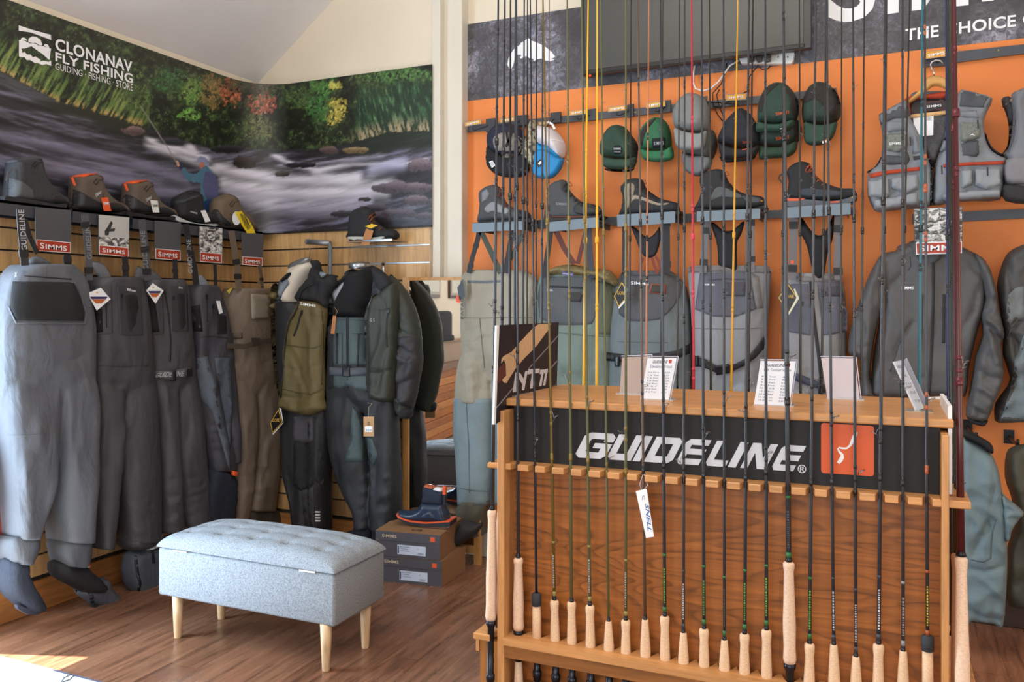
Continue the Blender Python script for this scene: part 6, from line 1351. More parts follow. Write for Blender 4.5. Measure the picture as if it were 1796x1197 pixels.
# ================================================================== ORANGE WALL
E8 = conv(3.99, 800, 180); F8 = conv(3.99, 1150, 180); G8 = conv(3.991, 1450, 100); H8 = conv(3.99, 800, 420); I8 = conv(3.99, 1150, 420); J8 = conv(3.419, 1450, 400); K8 = conv(2.408, 1450, 700); C8 = conv(2.993, 1200, 0); D8 = conv(3.991, 800, 0)
RAIL = M('#4a4e54', 'plain', 0.45); PR = yplane(YO-0.018)
t = thing('hook_rail', 'dark grey hook rail holding the caps, upper left on the orange wall', 'rail')
r = slab('rail', [(820, 220.5), (1467, 154), (1467, 168), (820, 232)], PR, 0.010, RAIL, t)
for x, y in ((1114, 197), (1262, 182)): slab('screw', [(x+1.6*math.cos(a), y+1.6*math.sin(a)) for a in [i*math.pi/4 for i in range(8)]], PR, 0.002, M('#b9a06f', 'plain', 0.3, 0.8), t, 0.010)
t = thing('hook_rail', 'short dark grey hook rail at the upper right above the fishing vest', 'rail')
slab('rail', [(1620, 96.5), (1840, 73), (1840, 88), (1620, 117)], PR, 0.010, RAIL, t); slab('screw', [(1751+1.6*math.cos(a), 88+1.6*math.sin(a)) for a in [i*math.pi/4 for i in range(8)]], PR, 0.002, M('#b9a06f', 'plain', 0.3, 0.8), t, 0.010)
t = thing('hook_rail', 'lower dark grey rail carrying the five boot shelves on the orange wall', 'rail')
slab('rail', [(828, 391), (1500, 363), (1500, 377), (828, 406)], PR, 0.010, RAIL, t)
for x, y in ((1072, 394), (943, 400)): slab('screw', [(x+1.6*math.cos(a), y+1.6*math.sin(a)) for a in [i*math.pi/4 for i in range(8)]], PR, 0.002, M('#b9a06f', 'plain', 0.3, 0.8), t, 0.010)
t = thing('hook_rail', 'lower right dark grey rail behind the rod tips, under the vest', 'rail')
slab('rail', [(1600, 376), (1840, 364), (1840, 381), (1600, 393)], PR, 0.010, RAIL, t)
# yellow-orange hang tags with their hooks
PH = yplane(YO-0.07); YT = M('#e0a02c', 'plain', 0.45)
HT = [(815, 214, 844, 209, 8.5), (877, 208, 904, 204.5, 8), (941, 214, 960, 212, 8), (998, 194.5, 1028, 191, 9), (1066, 187.5, 1099, 184, 9.5), (1133, 180.5, 1167, 176.5, 10), (1273, 165.5, 1309, 163.5, 11.5), (1622, 91, 1662, 86, 13)]
BRK = [(852, 207, 868, 232), (904, 201, 925, 221), (965, 196, 983, 216), (1031, 190, 1045, 212), (1100, 182, 1111, 206), (1160, 175, 1176, 198), (1232, 168, 1240, 190), (1622, 98, 1660, 117)]
for i, (x0, y0, x1, y1, h) in enumerate(HT):
    t = thing('display_hook', f'small orange-yellow lettered hook tag, {ORD[i]} from the left along the cap rail' if i < 7 else 'orange-yellow lettered hook tag above the wooden vest hanger', 'hook', 'lettered display hooks on the orange wall')
    a, b_, c_, d_ = BRK[i]
    slab('bracket', [(a, b_+2), (c_, b_), (c_, d_-2), (a, d_)], PR, 0.014, M('#3a3c41', 'plain', 0.4), t, 0.010)
    tubeo('hook_arm', [PR.at((a+c_)/2, (b_+d_)/2, 0.02), PH.at((x0+x1)/2+4, y0+h+6, -0.01), PH.at((x0+x1)/2, y0+h+5, 0.02), PH.at((x0+x1)/2, y0+h, 0.02)], 0.0022, M('#3a3c41', 'plain', 0.3, 0.6), t, 6)
    p = slab('name_plate', [(x0, y0), (x1, y1), (x1, y1+h), (x0, y0+h)], PH, 0.002, M('#8a8d8c', 'plain', 0.3), t)
    slab('plate_face', [(x0+1, y0+1), (x1-1, y1+1), (x1-1, y1+h-1), (x0+1, y0+h-1)], PH, 0.0006, YT, t, 0.002)
    w_ = x1-x0; text('SIMMS', [(x0+w_*0.13, y0+h*0.3), (x1-w_*0.13, y1+h*0.3), (x1-w_*0.13, y1+h*0.72), (x0+w_*0.13, y0+h*0.72)], PH, WHITE, p, 0.0035, bold=0.03)
# TV
t = thing('television', 'large dark flat television mounted high on the banner', 'television'); PTV = yplane(YO-0.085)
slab('housing', [(1018, -60), (1423, -110), (1423, 84), (1022, 133)], PTV, 0.03, M('#191a1d', 'plain', 0.4), t)
slab('screen', [(1024, -60), (1409, -108), (1409, 76), (1027, 123)], PTV, 0.001, M('#41433f', 'plain', 0.28), t, 0.031)
slab('lower_bezel', [(1022, 124), (1411, 77), (1411, 83), (1022, 131)], PTV, 0.004, M('#141417', 'plain', 0.3), t, 0.031); slab('side_bezel', [(1410, -108), (1422, -110), (1422, 83), (1410, 84.5)], PTV, 0.004, M('#303136', 'plain', 0.3), t, 0.031)
slab('standby_light', [(1033, 131), (1037, 130.5), (1037, 134), (1033, 134.5)], PTV, 0.004, M('#e0401e', 'plain'), t, 0.03); slab('sensor', [(1029, 129), (1042, 127.5), (1042, 136), (1029, 137)], PTV, 0.012, BLACK, t, 0.01)
box('wall_mount', (PTV.at(1100, 60).x, YO-0.09, PTV.at(1100, 60).z-0.1), (PTV.at(1340, 30).x, YO-0.008, PTV.at(1100, 60).z), BLACK, t)
t = thing('power_strip', 'white socket strip lying along the wall under the television', 'power strip'); PPs = yplane(YO-0.03)
s_ = slab('housing', C8([(285, 305), (400, 282), (578, 276), (572, 320), (560, 334), (300, 334)]), PPs, 0.035, M('#d9dad6', 'plain', 0.4), t, -0.02)
for x in (352, 395, 440): slab('plug', C8([(x-26, 292), (x+14, 288), (x+10, 318), (x-14, 322)]), PPs, 0.03, M('#2a2b2e', 'plain', 0.4), t, 0.015)
for x in (490, 540): slab('socket_hole', C8([(x, 295), (x+7, 294), (x+7, 303), (x, 304)]), PPs, 0.001, BLACK, t, 0.015)
t = thing('power_cable', 'white cable looping from the socket strip over the grey cap', 'cable')
MB().tube([PPs.at(*p) for p in C8([(285, 318), (240, 345), (215, 380), (180, 430), (140, 465), (95, 478), (60, 465), (45, 430), (50, 380), (55, 345)])], 0.0045, 8).build('cable', M('#e6e4e0', 'plain', 0.4), t, True)
t = thing('power_cable', 'thin black cables tangled below the socket strip', 'cable')
for k, pts in enumerate(([(225, 330), (215, 380), (195, 440), (150, 490), (150, 540), (175, 600), (205, 640)], [(330, 470), (345, 400), (385, 345), (370, 345)], [(385, 342), (410, 365), (440, 360), (455, 345)], [(330, 480), (250, 520), (190, 560), (150, 560)], [(185, 470), (170, 500), (185, 560), (210, 620)])):
    MB().tube([PPs.at(*p) for p in C8(pts)], 0.003, 6).build('cable', M('#242327', 'plain', 0.5), t, True)
# ------------------------------------------------------------------ CAPS
def hat(label, crown, brim, col, brimcol=None, kind='fabric', Y=4.13, mesh=None, badge=None, letters=None, sticker=None, under=None, th=0.15, bkind='fabric'):
    t = thing('cap', label, 'cap', 'caps hanging on the cap rail'); P = yplane(Y)
    c = inflate('crown', crown, P, th, M(col, kind), t, rim=16, back=0.35, sp=3, folds=(0.004, 14, 14))
    if mesh:
        for m_ in mesh: patch('mesh_panel', m_, c, P, 0.002, M('#2b2421', 'mesh'), t, smooth=True, sp=3)
    b = None
    if brim: b = inflate('brim', brim, P, 0.05, M(brimcol or col, bkind), t, off=0.05, rim=6, back=0.2, sp=3)
    if under: inflate('brim_underside', under, P, 0.02, M('#131519', 'fabric'), t, off=0.03, rim=5, sp=3)
    if badge:
        g = patch('badge', badge[0], c, P, 0.003, M(badge[1], 'fabric'), t, sp=2.5)
        for s_, q in badge[2]: text(s_, q, P, M('#b9bcbc'), t, 0.005, objs=[c], bold=0.02)
    for s_, q, cl in (letters or []): text(s_, q, P, M(cl), t, 0.004, objs=[c], bold=0.04)
    if sticker is not None:
        for (x0, y0, x1, y1, cl) in sticker: slab('sticker', [(x0, y0), (x1, y0-(x1-x0)*0.25), (x1, y1-(x1-x0)*0.25), (x0, y1)], P, 0.001, M(cl), t, 0.085)
    # top button
    i = min(range(len(crown)), key=lambda k: crown[k][1]); q = P.at(crown[i][0], crown[i][1]+2, th*0.3)
    MB().lathe(q, (0, -0.5, 0.8), [(0, 0.008), (0.003, 0.007), (0.005, 0.003)], 10).build('top_button', M(col, kind), t, True)
    return t, c, P
circ = lambda x, y, r, n=14: [(x+r*math.cos(2*math.pi*k/n), y+r*math.sin(2*math.pi*k/n)) for k in range(n)]
t, c, P = hat('navy cap hanging with its open back and grey inside facing out', E8([(235, 240), (265, 190), (300, 160), (360, 148), (420, 158), (465, 195), (485, 250), (490, 330), (440, 380), (300, 380), (240, 330)]), E8([(228, 290), (270, 330), (330, 375), (400, 385), (480, 360), (500, 400), (515, 470), (480, 515), (380, 526), (280, 505), (225, 450), (214, 380)]), '#1f2436', '#15161c')
patch('grey_lining', E8([(262, 250), (310, 215), (380, 210), (440, 235), (478, 285), (445, 350), (390, 383), (320, 380), (272, 320)]), c, P, 0.004, M('#8a857c', 'fabric'), t, smooth=True)
slab('barcode_label', E8([(230, 415), (255, 405), (275, 440), (250, 458)]), P, 0.001, TAGW, t, 0.10); text('|||||', E8([(236, 420), (255, 412), (268, 438), (250, 448)]), P, BLACK, t, 0.1015)
strap('rear_strap', E8([(350, 200), (360, 260), (380, 310)]), 4, P, BLK, t, 0.11); strap('rear_strap', E8([(395, 190), (375, 250), (345, 310)]), 4, P, BLK, t, 0.11)
t, c, P = hat('narrow camouflage cap seen side-on beside the white and blue cap', E8([(520, 150), (545, 122), (575, 140), (590, 200), (598, 300), (608, 400), (605, 450), (578, 488), (530, 460), (500, 430), (458, 405), (470, 350), (490, 280), (505, 210)]), None, '#8a8163', kind='camo', th=0.12)
slab('barcode_label', E8([(560, 420), (590, 395), (605, 425), (575, 455)]), P, 0.001, M('#222222'), t, 0.10); slab('barcode_label', E8([(572, 425), (592, 408), (600, 420), (582, 438)]), P, 0.001, TAGW, t, 0.102)
t, c, P = hat('white mesh and bright blue cap, tilted, left part of the orange wall', E8([(580, 175), (640, 172), (690, 190), (725, 225), (755, 270), (768, 320), (755, 380), (730, 392), (690, 360), (640, 320), (575, 285)]), E8([(560, 340), (620, 330), (680, 360), (735, 392), (756, 385), (748, 440), (720, 490), (680, 525), (635, 535), (575, 528), (540, 490), (550, 430)]), '#d9d3d6', '#1583c0', kind='plain', bkind='plain')
patch('blue_front', E8([(566, 285), (640, 305), (700, 355), (735, 390), (690, 400), (620, 390), (572, 350)]), c, P, 0.004, M('#1b93cc', 'fabric'), t)
patch('seam', band_poly(E8([(650, 260), (700, 262), (750, 275)]), 2), c, P, 0.004, M('#efeaea'), t); strap('plastic_strap', E8([(640, 135), (670, 150), (690, 185)]), 4, P, M('#e4e2e2'), t, 0.05)
t, c, P = hat('dark green trucker cap with round black badge, its brim lined black', E8([(1018, 310), (1030, 260), (1055, 210), (1090, 175), (1135, 160), (1185, 175), (1230, 230), (1270, 290), (1272, 335), (1262, 395), (1200, 408), (1110, 402), (1025, 385)]), E8([(1025, 378), (1070, 385), (1130, 392), (1200, 392), (1262, 380), (1260, 430), (1230, 462), (1130, 468), (1050, 458), (1028, 430)]), '#2a4335', '#2c4738',
    mesh=[E8([(1145, 168), (1190, 182), (1235, 240), (1270, 295), (1262, 360), (1240, 330), (1220, 270), (1180, 205)])], badge=(E8(circ(1130, 333, 34)), '#16191b', [('SIMMS', E8([(1103, 318), (1155, 318), (1155, 332), (1103, 332)])), ('Headwaters', E8([(1106, 342), (1154, 342), (1154, 350), (1106, 350)]))]), under=E8([(1045, 460), (1130, 468), (1230, 465), (1250, 440), (1240, 475), (1190, 486), (1110, 484), (1050, 475)]), sticker=[(1093, 285, 1104, 288, '#e0662a'), (1098, 289, 1104, 291, '#e8e8e8')])
t, c, P = hat('mid green trucker cap with square black badge, next to the dark green one', E8([(1283, 240), (1305, 190), (1345, 140), (1410, 103), (1465, 130), (1495, 180), (1508, 240), (1508, 310), (1480, 345), (1390, 350), (1295, 330)]), E8([(1292, 322), (1340, 332), (1400, 338), (1470, 330), (1508, 305), (1524, 355), (1520, 392), (1475, 412), (1390, 415), (1320, 402), (1298, 370)]), '#2f6a48', '#2f6f4a',
    mesh=[E8([(1283, 240), (1305, 185), (1345, 140), (1400, 108), (1370, 150), (1330, 200), (1310, 260), (1300, 310)])], badge=(E8([(1372, 252), (1466, 246), (1466, 318), (1376, 322)]), '#181c1d', [('SIMMS', E8([(1385, 276), (1455, 272), (1455, 296), (1385, 300)]))]))
t, c, P = hat('grey baseball cap in front, upper of the pair left of the black cap', D8([(1520, 820), (1535, 760), (1570, 700), (1620, 665), (1665, 655), (1720, 675), (1760, 730), (1776, 800), (1772, 880), (1745, 925), (1640, 940), (1540, 905)]), D8([(1530, 895), (1590, 915), (1650, 930), (1720, 930), (1756, 905), (1752, 980), (1735, 1040), (1700, 1055), (1600, 1055), (1545, 1030), (1528, 960)]), '#7c7f7c', '#8a8d8b', Y=4.09)
patch('seam', band_poly(D8([(1665, 660), (1650, 760), (1640, 930)]), 1), c, P, 0.003, M('#5f625f'), t)
t, c, P = hat('second grey cap hanging behind and below the grey baseball cap', F8([(190, 350), (250, 330), (320, 260), (390, 190), (425, 235), (434, 300), (415, 370), (380, 410), (300, 395), (200, 380)]), F8([(186, 350), (250, 372), (330, 372), (388, 385), (395, 430), (360, 480), (305, 516), (240, 500), (195, 450)]), '#4d4f4b', '#6d7073', Y=4.15)
t, c, P = hat('black cap with small orange lettering and stacked brims', F8([(436, 270), (455, 210), (490, 140), (545, 80), (600, 44), (645, 62), (690, 120), (725, 190), (738, 260), (722, 305), (660, 325), (560, 325), (460, 300)]), F8([(440, 280), (500, 305), (600, 325), (690, 312), (728, 290), (715, 345), (690, 378), (600, 392), (500, 398), (455, 372)]), '#202229', '#1c1d22',
    letters=[('Simms', F8([(608, 268), (662, 262), (662, 284), (608, 290)]), '#d9582a')], under=F8([(455, 375), (540, 395), (640, 390), (700, 372), (680, 398), (600, 412), (480, 418), (452, 395)]), sticker=[(1301, 262.5, 1314, 265, '#e0662a'), (1305, 266.5, 1313, 268.5, '#dddddd')])
t, c, P = hat('lower of the two stacked dark green caps with orange lettering', C8([(395, 695), (440, 660), (520, 640), (590, 630), (612, 660), (616, 700), (600, 745), (540, 775), (400, 770)]), C8([(392, 830), (396, 770), (440, 772), (520, 768), (588, 742), (592, 780), (570, 812), (530, 828), (470, 832), (410, 838)]), '#24372e', '#27402f', letters=[('SIMMS', C8([(480, 722), (552, 710), (552, 728), (482, 740)]), '#c55a30')], sticker=[(1367, 266, 1380, 271, '#e0b08a'), (1371, 268, 1382, 271, '#cfd3d0')], Y=4.16,
    mesh=[C8([(560, 640), (590, 630), (614, 665), (614, 700), (590, 720), (565, 680)])])
t, c, P = hat('upper of the two stacked dark green caps with orange lettering', C8([(385, 640), (388, 560), (415, 490), (455, 450), (500, 437), (550, 455), (590, 510), (603, 560), (598, 610), (570, 650), (480, 665), (390, 655)]), C8([(378, 690), (384, 640), (430, 648), (500, 650), (570, 628), (578, 655), (545, 685), (500, 696), (430, 696)]), '#284034', '#2c4a3a', letters=[('SIMMS', C8([(480, 592), (552, 580), (552, 598), (482, 608)]), '#c55a30')], sticker=[(1364, 219, 1377, 224, '#e0662a'), (1368, 223, 1377, 227, '#cfd3d0')], Y=4.10,
    mesh=[C8([(388, 560), (415, 490), (455, 450), (500, 440), (450, 480), (420, 530), (405, 590)]), C8([(520, 445), (590, 510), (603, 560), (590, 620), (560, 580), (550, 500)])])
t, c, P = hat('dark green mesh-back cap with orange lettering, rightmost on the cap rail', C8([(618, 600), (622, 530), (645, 475), (680, 445), (715, 435), (765, 450), (800, 490), (822, 545), (824, 600), (800, 640), (740, 660), (640, 660)]), C8([(628, 690), (632, 640), (690, 655), (750, 655), (802, 640), (798, 680), (780, 725), (740, 755), (690, 766), (645, 758), (630, 730)]), '#263a30', '#2a4536', letters=[('SIMMS', C8([(692, 665), (752, 652), (752, 666), (694, 679)]), '#c55a30')], sticker=[(1437, 245, 1450, 249, '#e0662a'), (1442, 248, 1450, 252, '#cfd3d0')], Y=4.12,
    mesh=[C8([(622, 530), (650, 470), (715, 437), (790, 470), (822, 545), (820, 610), (790, 640), (740, 570), (690, 520), (640, 540)])])
# ------------------------------------------------------------------ BOOT SHELVES ON THE ORANGE WALL
BAR = M('#70808b', 'plain', 0.45)
SHL = [([(828, 392), (916, 388), (916, 403), (828, 408)], 'first'), ([(960, 390), (1050, 381), (1050, 399), (960, 407)], 'second'), ([(1082, 377), (1184, 371), (1184, 391), (1083, 398)], 'third'), ([(1222, 371), (1333, 366), (1333, 384), (1222, 389)], 'fourth'), ([(1379, 364), (1492, 356), (1492, 376), (1379, 383)], 'fifth')]
PLp = yplane(3.99)
for q, o_ in SHL:
    t = thing('boot_shelf', f'blue-grey metal boot shelf, {o_} from the left on the orange wall', 'shelf', 'boot shelves on the orange wall')
    slab('front_lip', q, PLp, 0.003, BAR, t); a, b_ = PLp.at(*q[0]), PLp.at(*q[1]); z = (a.z+b_.z)/2
    box('tray', (a.x, 3.99, z-0.012), (b_.x, YO-0.02, z-0.008), BAR, t)
    for x in (a.x+0.01, b_.x-0.02): box('bracket', (x, 3.995, z-0.04), (x+0.005, YO-0.02, z-0.012), RAIL, t)
GBo = 'boots on the orange wall shelves'; PBo = yplane(4.07)
boot('grey and charcoal laced wading boot, first on the orange wall shelves', E8([(165, 660), (175, 620), (215, 588), (262, 576), (300, 588), (318, 625), (340, 680), (380, 725), (450, 752), (505, 765), (522, 800), (520, 828), (300, 835), (162, 845), (165, 780), (172, 720)]), PBo, 0.105, '#4b4c50', E8([(160, 828), (340, 822), (520, 812), (521, 836), (340, 846), (162, 852)]), '#242427', GBo,
     patches=[(E8([(180, 630), (215, 605), (235, 640), (215, 680), (180, 700)]), '#7b7f84', 'fabric'), (E8([(200, 740), (255, 695), (320, 720), (365, 745), (350, 780), (260, 760), (220, 770)]), '#8b8f93', 'fabric')], laces=E8([(305, 600), (318, 640), (335, 680), (360, 715), (395, 740)]), lacecol='#7a3a26', toe=E8([(440, 755), (505, 768), (520, 800), (515, 825), (440, 828), (425, 790)]), name='wading_boot')
boot('plain charcoal grey wading boot with thin orange sole line, second shelf', E8([(635, 660), (645, 605), (680, 562), (735, 540), (775, 552), (788, 600), (815, 640), (860, 680), (910, 708), (970, 715), (1010, 738), (1020, 775), (1005, 800), (900, 815), (642, 822), (622, 790), (632, 720)]), PBo, 0.105, '#47494b', E8([(622, 795), (700, 808), (940, 795), (1015, 785), (1000, 808), (900, 824), (640, 830)]), '#2d2e30', GBo,
     patches=[(E8([(635, 800), (940, 794), (938, 803), (640, 812)]), '#b5532c', 'plain'), (E8([(860, 700), (980, 718), (1016, 745), (1010, 785), (900, 790), (820, 760)]), '#2a2b2d', 'plain')], laces=E8([(778, 565), (790, 605), (815, 640), (850, 675), (895, 705)]), txt=[('SIMMS', E8([(700, 698), (776, 704), (774, 722), (700, 718)]))], txtcol='#8a8d90')
boot('black and beige trimmed laced boot, third shelf on the orange wall', E8([(1152, 605), (1175, 565), (1215, 535), (1270, 530), (1310, 548), (1330, 600), (1380, 640), (1430, 672), (1500, 690), (1550, 705), (1565, 740), (1558, 775), (1480, 785), (1162, 795), (1160, 740), (1168, 670)]), PBo, 0.105, '#2a2b2e', E8([(1160, 775), (1300, 790), (1480, 775), (1562, 755), (1560, 785), (1480, 800), (1165, 808)]), '#1d1d1f', GBo,
     patches=[(E8([(1180, 590), (1225, 560), (1250, 600), (1215, 720), (1190, 740), (1178, 660)]), '#8d8171', 'fabric'), (E8([(1210, 690), (1240, 650), (1300, 660), (1420, 705), (1480, 700), (1480, 712), (1410, 720), (1290, 680), (1245, 680), (1215, 715)]), '#97897a', 'plain'), (E8([(1295, 768), (1316, 772), (1314, 780), (1294, 776)]), '#d9a52a', 'plain')], laces=E8([(1300, 550), (1318, 590), (1350, 622), (1385, 648), (1425, 675), (1465, 690)]))
boot('black and dark grey rugged wading boot, fourth shelf on the orange wall', F8([(308, 560), (315, 515), (360, 482), (430, 465), (480, 480), (500, 530), (530, 580), (580, 620), (650, 645), (740, 658), (763, 690), (755, 735), (640, 750), (292, 755), (300, 690), (318, 620)]), PBo, 0.105, '#2a2a2c', F8([(290, 735), (400, 750), (640, 745), (762, 720), (752, 748), (640, 768), (288, 775)]), '#1a1a1c', GBo,
     patches=[(F8([(395, 640), (420, 600), (470, 590), (540, 620), (600, 650), (580, 670), (460, 660), (380, 690)]), '#55595a', 'fabric'), (F8([(600, 655), (650, 650), (740, 672), (735, 700), (640, 700)]), '#4b4e50', 'fabric'), (F8([(735, 684), (755, 684), (755, 694), (735, 694)]), '#d9a52a', 'plain')], laces=F8([(480, 490), (500, 530), (530, 575), (570, 610), (620, 640)]))
t, u = boot('black boot with orange laces and orange sole accents, fifth shelf', F8([(918, 500), (925, 465), (960, 432), (1010, 412), (1070, 422), (1095, 460), (1125, 510), (1165, 550), (1230, 580), (1300, 600), (1380, 602), (1408, 640), (1405, 670), (1350, 690), (1150, 700), (925, 690), (918, 640), (930, 560)]), PBo, 0.11, '#232527', F8([(918, 668), (1050, 678), (1200, 690), (1300, 680), (1385, 655), (1405, 655), (1380, 690), (1300, 712), (1250, 728), (1000, 728), (920, 722)]), '#5a6067', GBo,
     patches=[(F8([(1010, 620), (1060, 600), (1160, 610), (1290, 620), (1290, 650), (1150, 660), (1030, 650)]), '#3b434b', 'fabric')], laces=F8([(1080, 435), (1100, 470), (1120, 505), (1150, 535), (1185, 560)]), lacecol='#c95a34')
slab('sole_accent', F8([(918, 672), (1045, 672), (1010, 688), (918, 688)]), PBo, 0.112, ORANGE, t, -0.0555); slab('sole_accent', F8([(1222, 692), (1285, 690), (1282, 700), (1222, 702)]), PBo, 0.112, ORANGE, t, -0.0555); slab('yellow_dot', F8(circ(1378, 662, 7, 8)), PBo, 0.113, M('#d9b52a'), t, -0.0555)
slab('outsole', F8([(920, 712), (1000, 722), (1250, 722), (1330, 700), (1325, 718), (1250, 740), (920, 736)]), PBo, 0.11, BLACK, t, -0.055)
strap('pull_loop', F8([(915, 552), (880, 555), (863, 535), (868, 510), (895, 500), (918, 502)]), 3, PBo, BLACK, t, 0.0)
# ------------------------------------------------------------------ WADERS ON THE ORANGE WALL
GO = 'waders hanging under the boot shelves on the orange wall'
YW = 4.13; PWo = yplane(YW); PSt = yplane(4.03)
# A
t = thing('chest_wader', 'tan over grey-green wader hanging full length beside the mirror', 'waders', GO)
ua = mlt('body', [[(474, 826, 920), (480, 812, 938), (495, 809, 945), (530, 809, 943), (580, 807, 939), (630, 805, 936), (668, 804, 934)], [(640, 804, 858), (680, 801, 866), (706, 799, 868)], [(640, 864, 934), (706, 866, 928)]], PWo, 0.17, M('#96907f', 'shell'), t, folds=(0.012, 10, 1.6))
lo = mlt('lower_legs', [[(698, 798.5, 868.5), (750, 798, 868), (800, 803, 867), (840, 806, 866), (882, 807, 862)]], PWo, 0.165, M('#76868a', 'shell'), t, folds=(0.010, 12, 2)); loft('lower_legs', [(698, 868, 928), (800, 870, 918), (882, 872, 908)], PWo, 0.16, M('#76868a', 'shell'), t)
loft('gaiter', [(876, 806, 864), (890, 803, 858), (910, 802, 850), (925, 806, 848), (938, 818, 848)], PWo, 0.16, M('#5b594c', 'shell'), t, folds=(0.014, 22, 9))
inflate('bootie', R4([(1010, 540), (1060, 545), (1120, 565), (1178, 565), (1165, 610), (1130, 655), (1080, 690), (1030, 725), (985, 755), (940, 768), (908, 740), (912, 700), (950, 640), (985, 590)]), yplane(3.97), 0.12, M('#2d2c2c', 'fabric'), t, rim=12, back=0.5)
patch('waist_seam', band_poly(H8([(35, 550), (200, 552), (330, 545), (540, 550)]), 1.3), ua, PWo, 0.003, M('#6d6858'), t); patch('chest_zipper', band_poly(H8([(80, 295), (200, 300), (315, 292)]), 4), ua, PWo, 0.004, M('#5b6068', 'plain'), t)
patch('fly_seam', band_poly(H8([(165, 555), (178, 700), (200, 900)]), 1), ua, PWo, 0.003, M('#6d6858'), t); patch('leg_seam', band_poly([(818, 705), (822, 780), (824, 865)], 1), lo, PWo, 0.003, M('#59666a'), t); patch('knee_band', band_poly([(807, 857), (835, 861), (862, 862)], 1.2), lo, PWo, 0.004, M('#59666a'), t)
text('PATAGONIA', [(808, 560), (808, 490), (813, 490), (813, 560)], yplane(4.04), M('#3a3c40'), t, 0.0, bold=0.03)
for k, q in enumerate(([(802, 505), (812, 490), (815, 520), (806, 528)], [(800, 518), (810, 522), (806, 532), (800, 530)])): slab('swing_tag', q, yplane(4.0), 0.001, [M('#3b4048'), M('#d9552e')][k], t)
strap('shoulder_strap', E8([(168, 855), (150, 960), (115, 1080), (88, 1195)]), 8, PSt, WEBB, t, buckle=[0.45, 0.85]); strap('shoulder_strap', E8([(175, 905), (240, 1040), (310, 1195)]), 9, PSt, M('#3a4034', 'weave'), t); strap('shoulder_strap', E8([(395, 890), (370, 1040), (345, 1195)]), 9, PSt, WEBB, t, buckle=0.7); strap('shoulder_strap', E8([(470, 900), (400, 1060), (310, 1190)]), 8, PSt.off(-0.01), M('#3a4034', 'weave'), t)
# B
t = thing('chest_wader', 'sage green wader with dark chest panel under the puffy olive jacket', 'waders', GO)
b = mlt('body', [[(482, 948, 1072), (500, 943, 1085), (540, 942, 1084), (580, 943, 1080), (640, 946, 1075), (720, 950, 1068)], [(700, 950, 1000), (800, 955, 1000)], [(700, 1004, 1066), (800, 1008, 1060)]], PWo, 0.16, M('#6c7a70', 'shell'), t, folds=(0.010, 12, 1.5))
cp = patch('chest_panel', H8([(600, 262), (960, 262), (1010, 300), (985, 520), (950, 590), (880, 600), (700, 600), (585, 555), (570, 400)]), b, PWo, 0.004, M('#55585b', 'fabric'), t, sp=5)
patch('side_panel', H8([(1010, 290), (1125, 320), (1110, 500), (1090, 670), (1000, 665), (985, 560)]), b, PWo, 0.004, M('#5f6350', 'fabric'), t); patch('waist_seam', band_poly(H8([(720, 655), (900, 672), (1080, 680)]), 1.2), b, PWo, 0.004, M('#5c685f'), t)
patch('square_patch', H8([(780, 370), (885, 375), (872, 438), (783, 435)]), [b, cp], PWo, 0.006, M('#3c3b3c', 'fabric'), t); zipper('pocket_zipper', H8([(640, 330), (740, 332), (885, 342)]), [b, cp], PWo, t, 3, pull=False)
text('SIMMS', H8([(640, 350), (680, 352), (680, 365), (640, 363)]), PWo, WHITE, t, 0.008, objs=[b, cp])
strap('shoulder_strap', E8([(665, 870), (645, 1020), (620, 1180), (620, 1230)]), 9, PSt, WEBB, t, buckle=0.75); strap('shoulder_strap', E8([(925, 820), (930, 1000), (942, 1180), (945, 1230)]), 11, PSt, M('#33343c', 'weave'), t, buckle=0.8)
strap('cross_strap', E8([(690, 880), (750, 1010), (825, 1130)]), 9, PSt.off(-0.01), M('#5a2417', 'weave'), t); strap('cross_strap', E8([(905, 900), (875, 1030), (850, 1130)]), 7, PSt.off(-0.012), M('#5a2417', 'weave'), t)
t = thing('folded_jacket', 'puffy olive khaki jacket bunched over the top of the sage wader', 'jacket')
inflate('body', H8([(655, 245), (680, 205), (740, 182), (830, 178), (920, 200), (1010, 210), (1070, 215), (1120, 262), (1145, 310), (1120, 330), (1060, 300), (980, 268), (860, 262), (740, 255)]), yplane(4.09), 0.14, M('#7b6e49', 'shell'), t, rim=10, folds=(0.014, 24, 24), sp=3)
slab('maker_label', H8([(742, 225), (822, 235), (818, 262), (738, 250)]), yplane(4.0), 0.001, M('#4a4577'), t); text('patagonia', H8([(748, 234), (815, 243), (813, 252), (746, 243)]), yplane(4.0), WHITE, t, 0.002)
# C
t = thing('chest_wader', 'grey wader with dark yoke, white lettering and orange-edged patch', 'waders', GO)
b = mlt('body', [[(476, 1095, 1178), (482, 1088, 1190), (500, 1080, 1203), (540, 1074, 1211), (590, 1071, 1213), (640, 1069, 1213), (720, 1068, 1210)], [(700, 1068, 1138), (800, 1068, 1130)], [(700, 1140, 1210), (800, 1142, 1205)]], PWo, 0.18, M('#636b6d', 'shell'), t, folds=(0.012, 10, 1.6))
cp = patch('yoke', H8([(1160, 228), (1300, 222), (1440, 232), (1545, 260), (1590, 310), (1570, 400), (1500, 500), (1430, 560), (1300, 575), (1200, 570), (1140, 520), (1150, 400)]), b, PWo, 0.004, M('#525254', 'fabric'), t, sp=5, smooth=False)
text('SIMMS', H8([(1226, 294), (1350, 302), (1350, 322), (1226, 316)]), PWo, WHITE, t, 0.007, objs=[b, cp], bold=0.03)
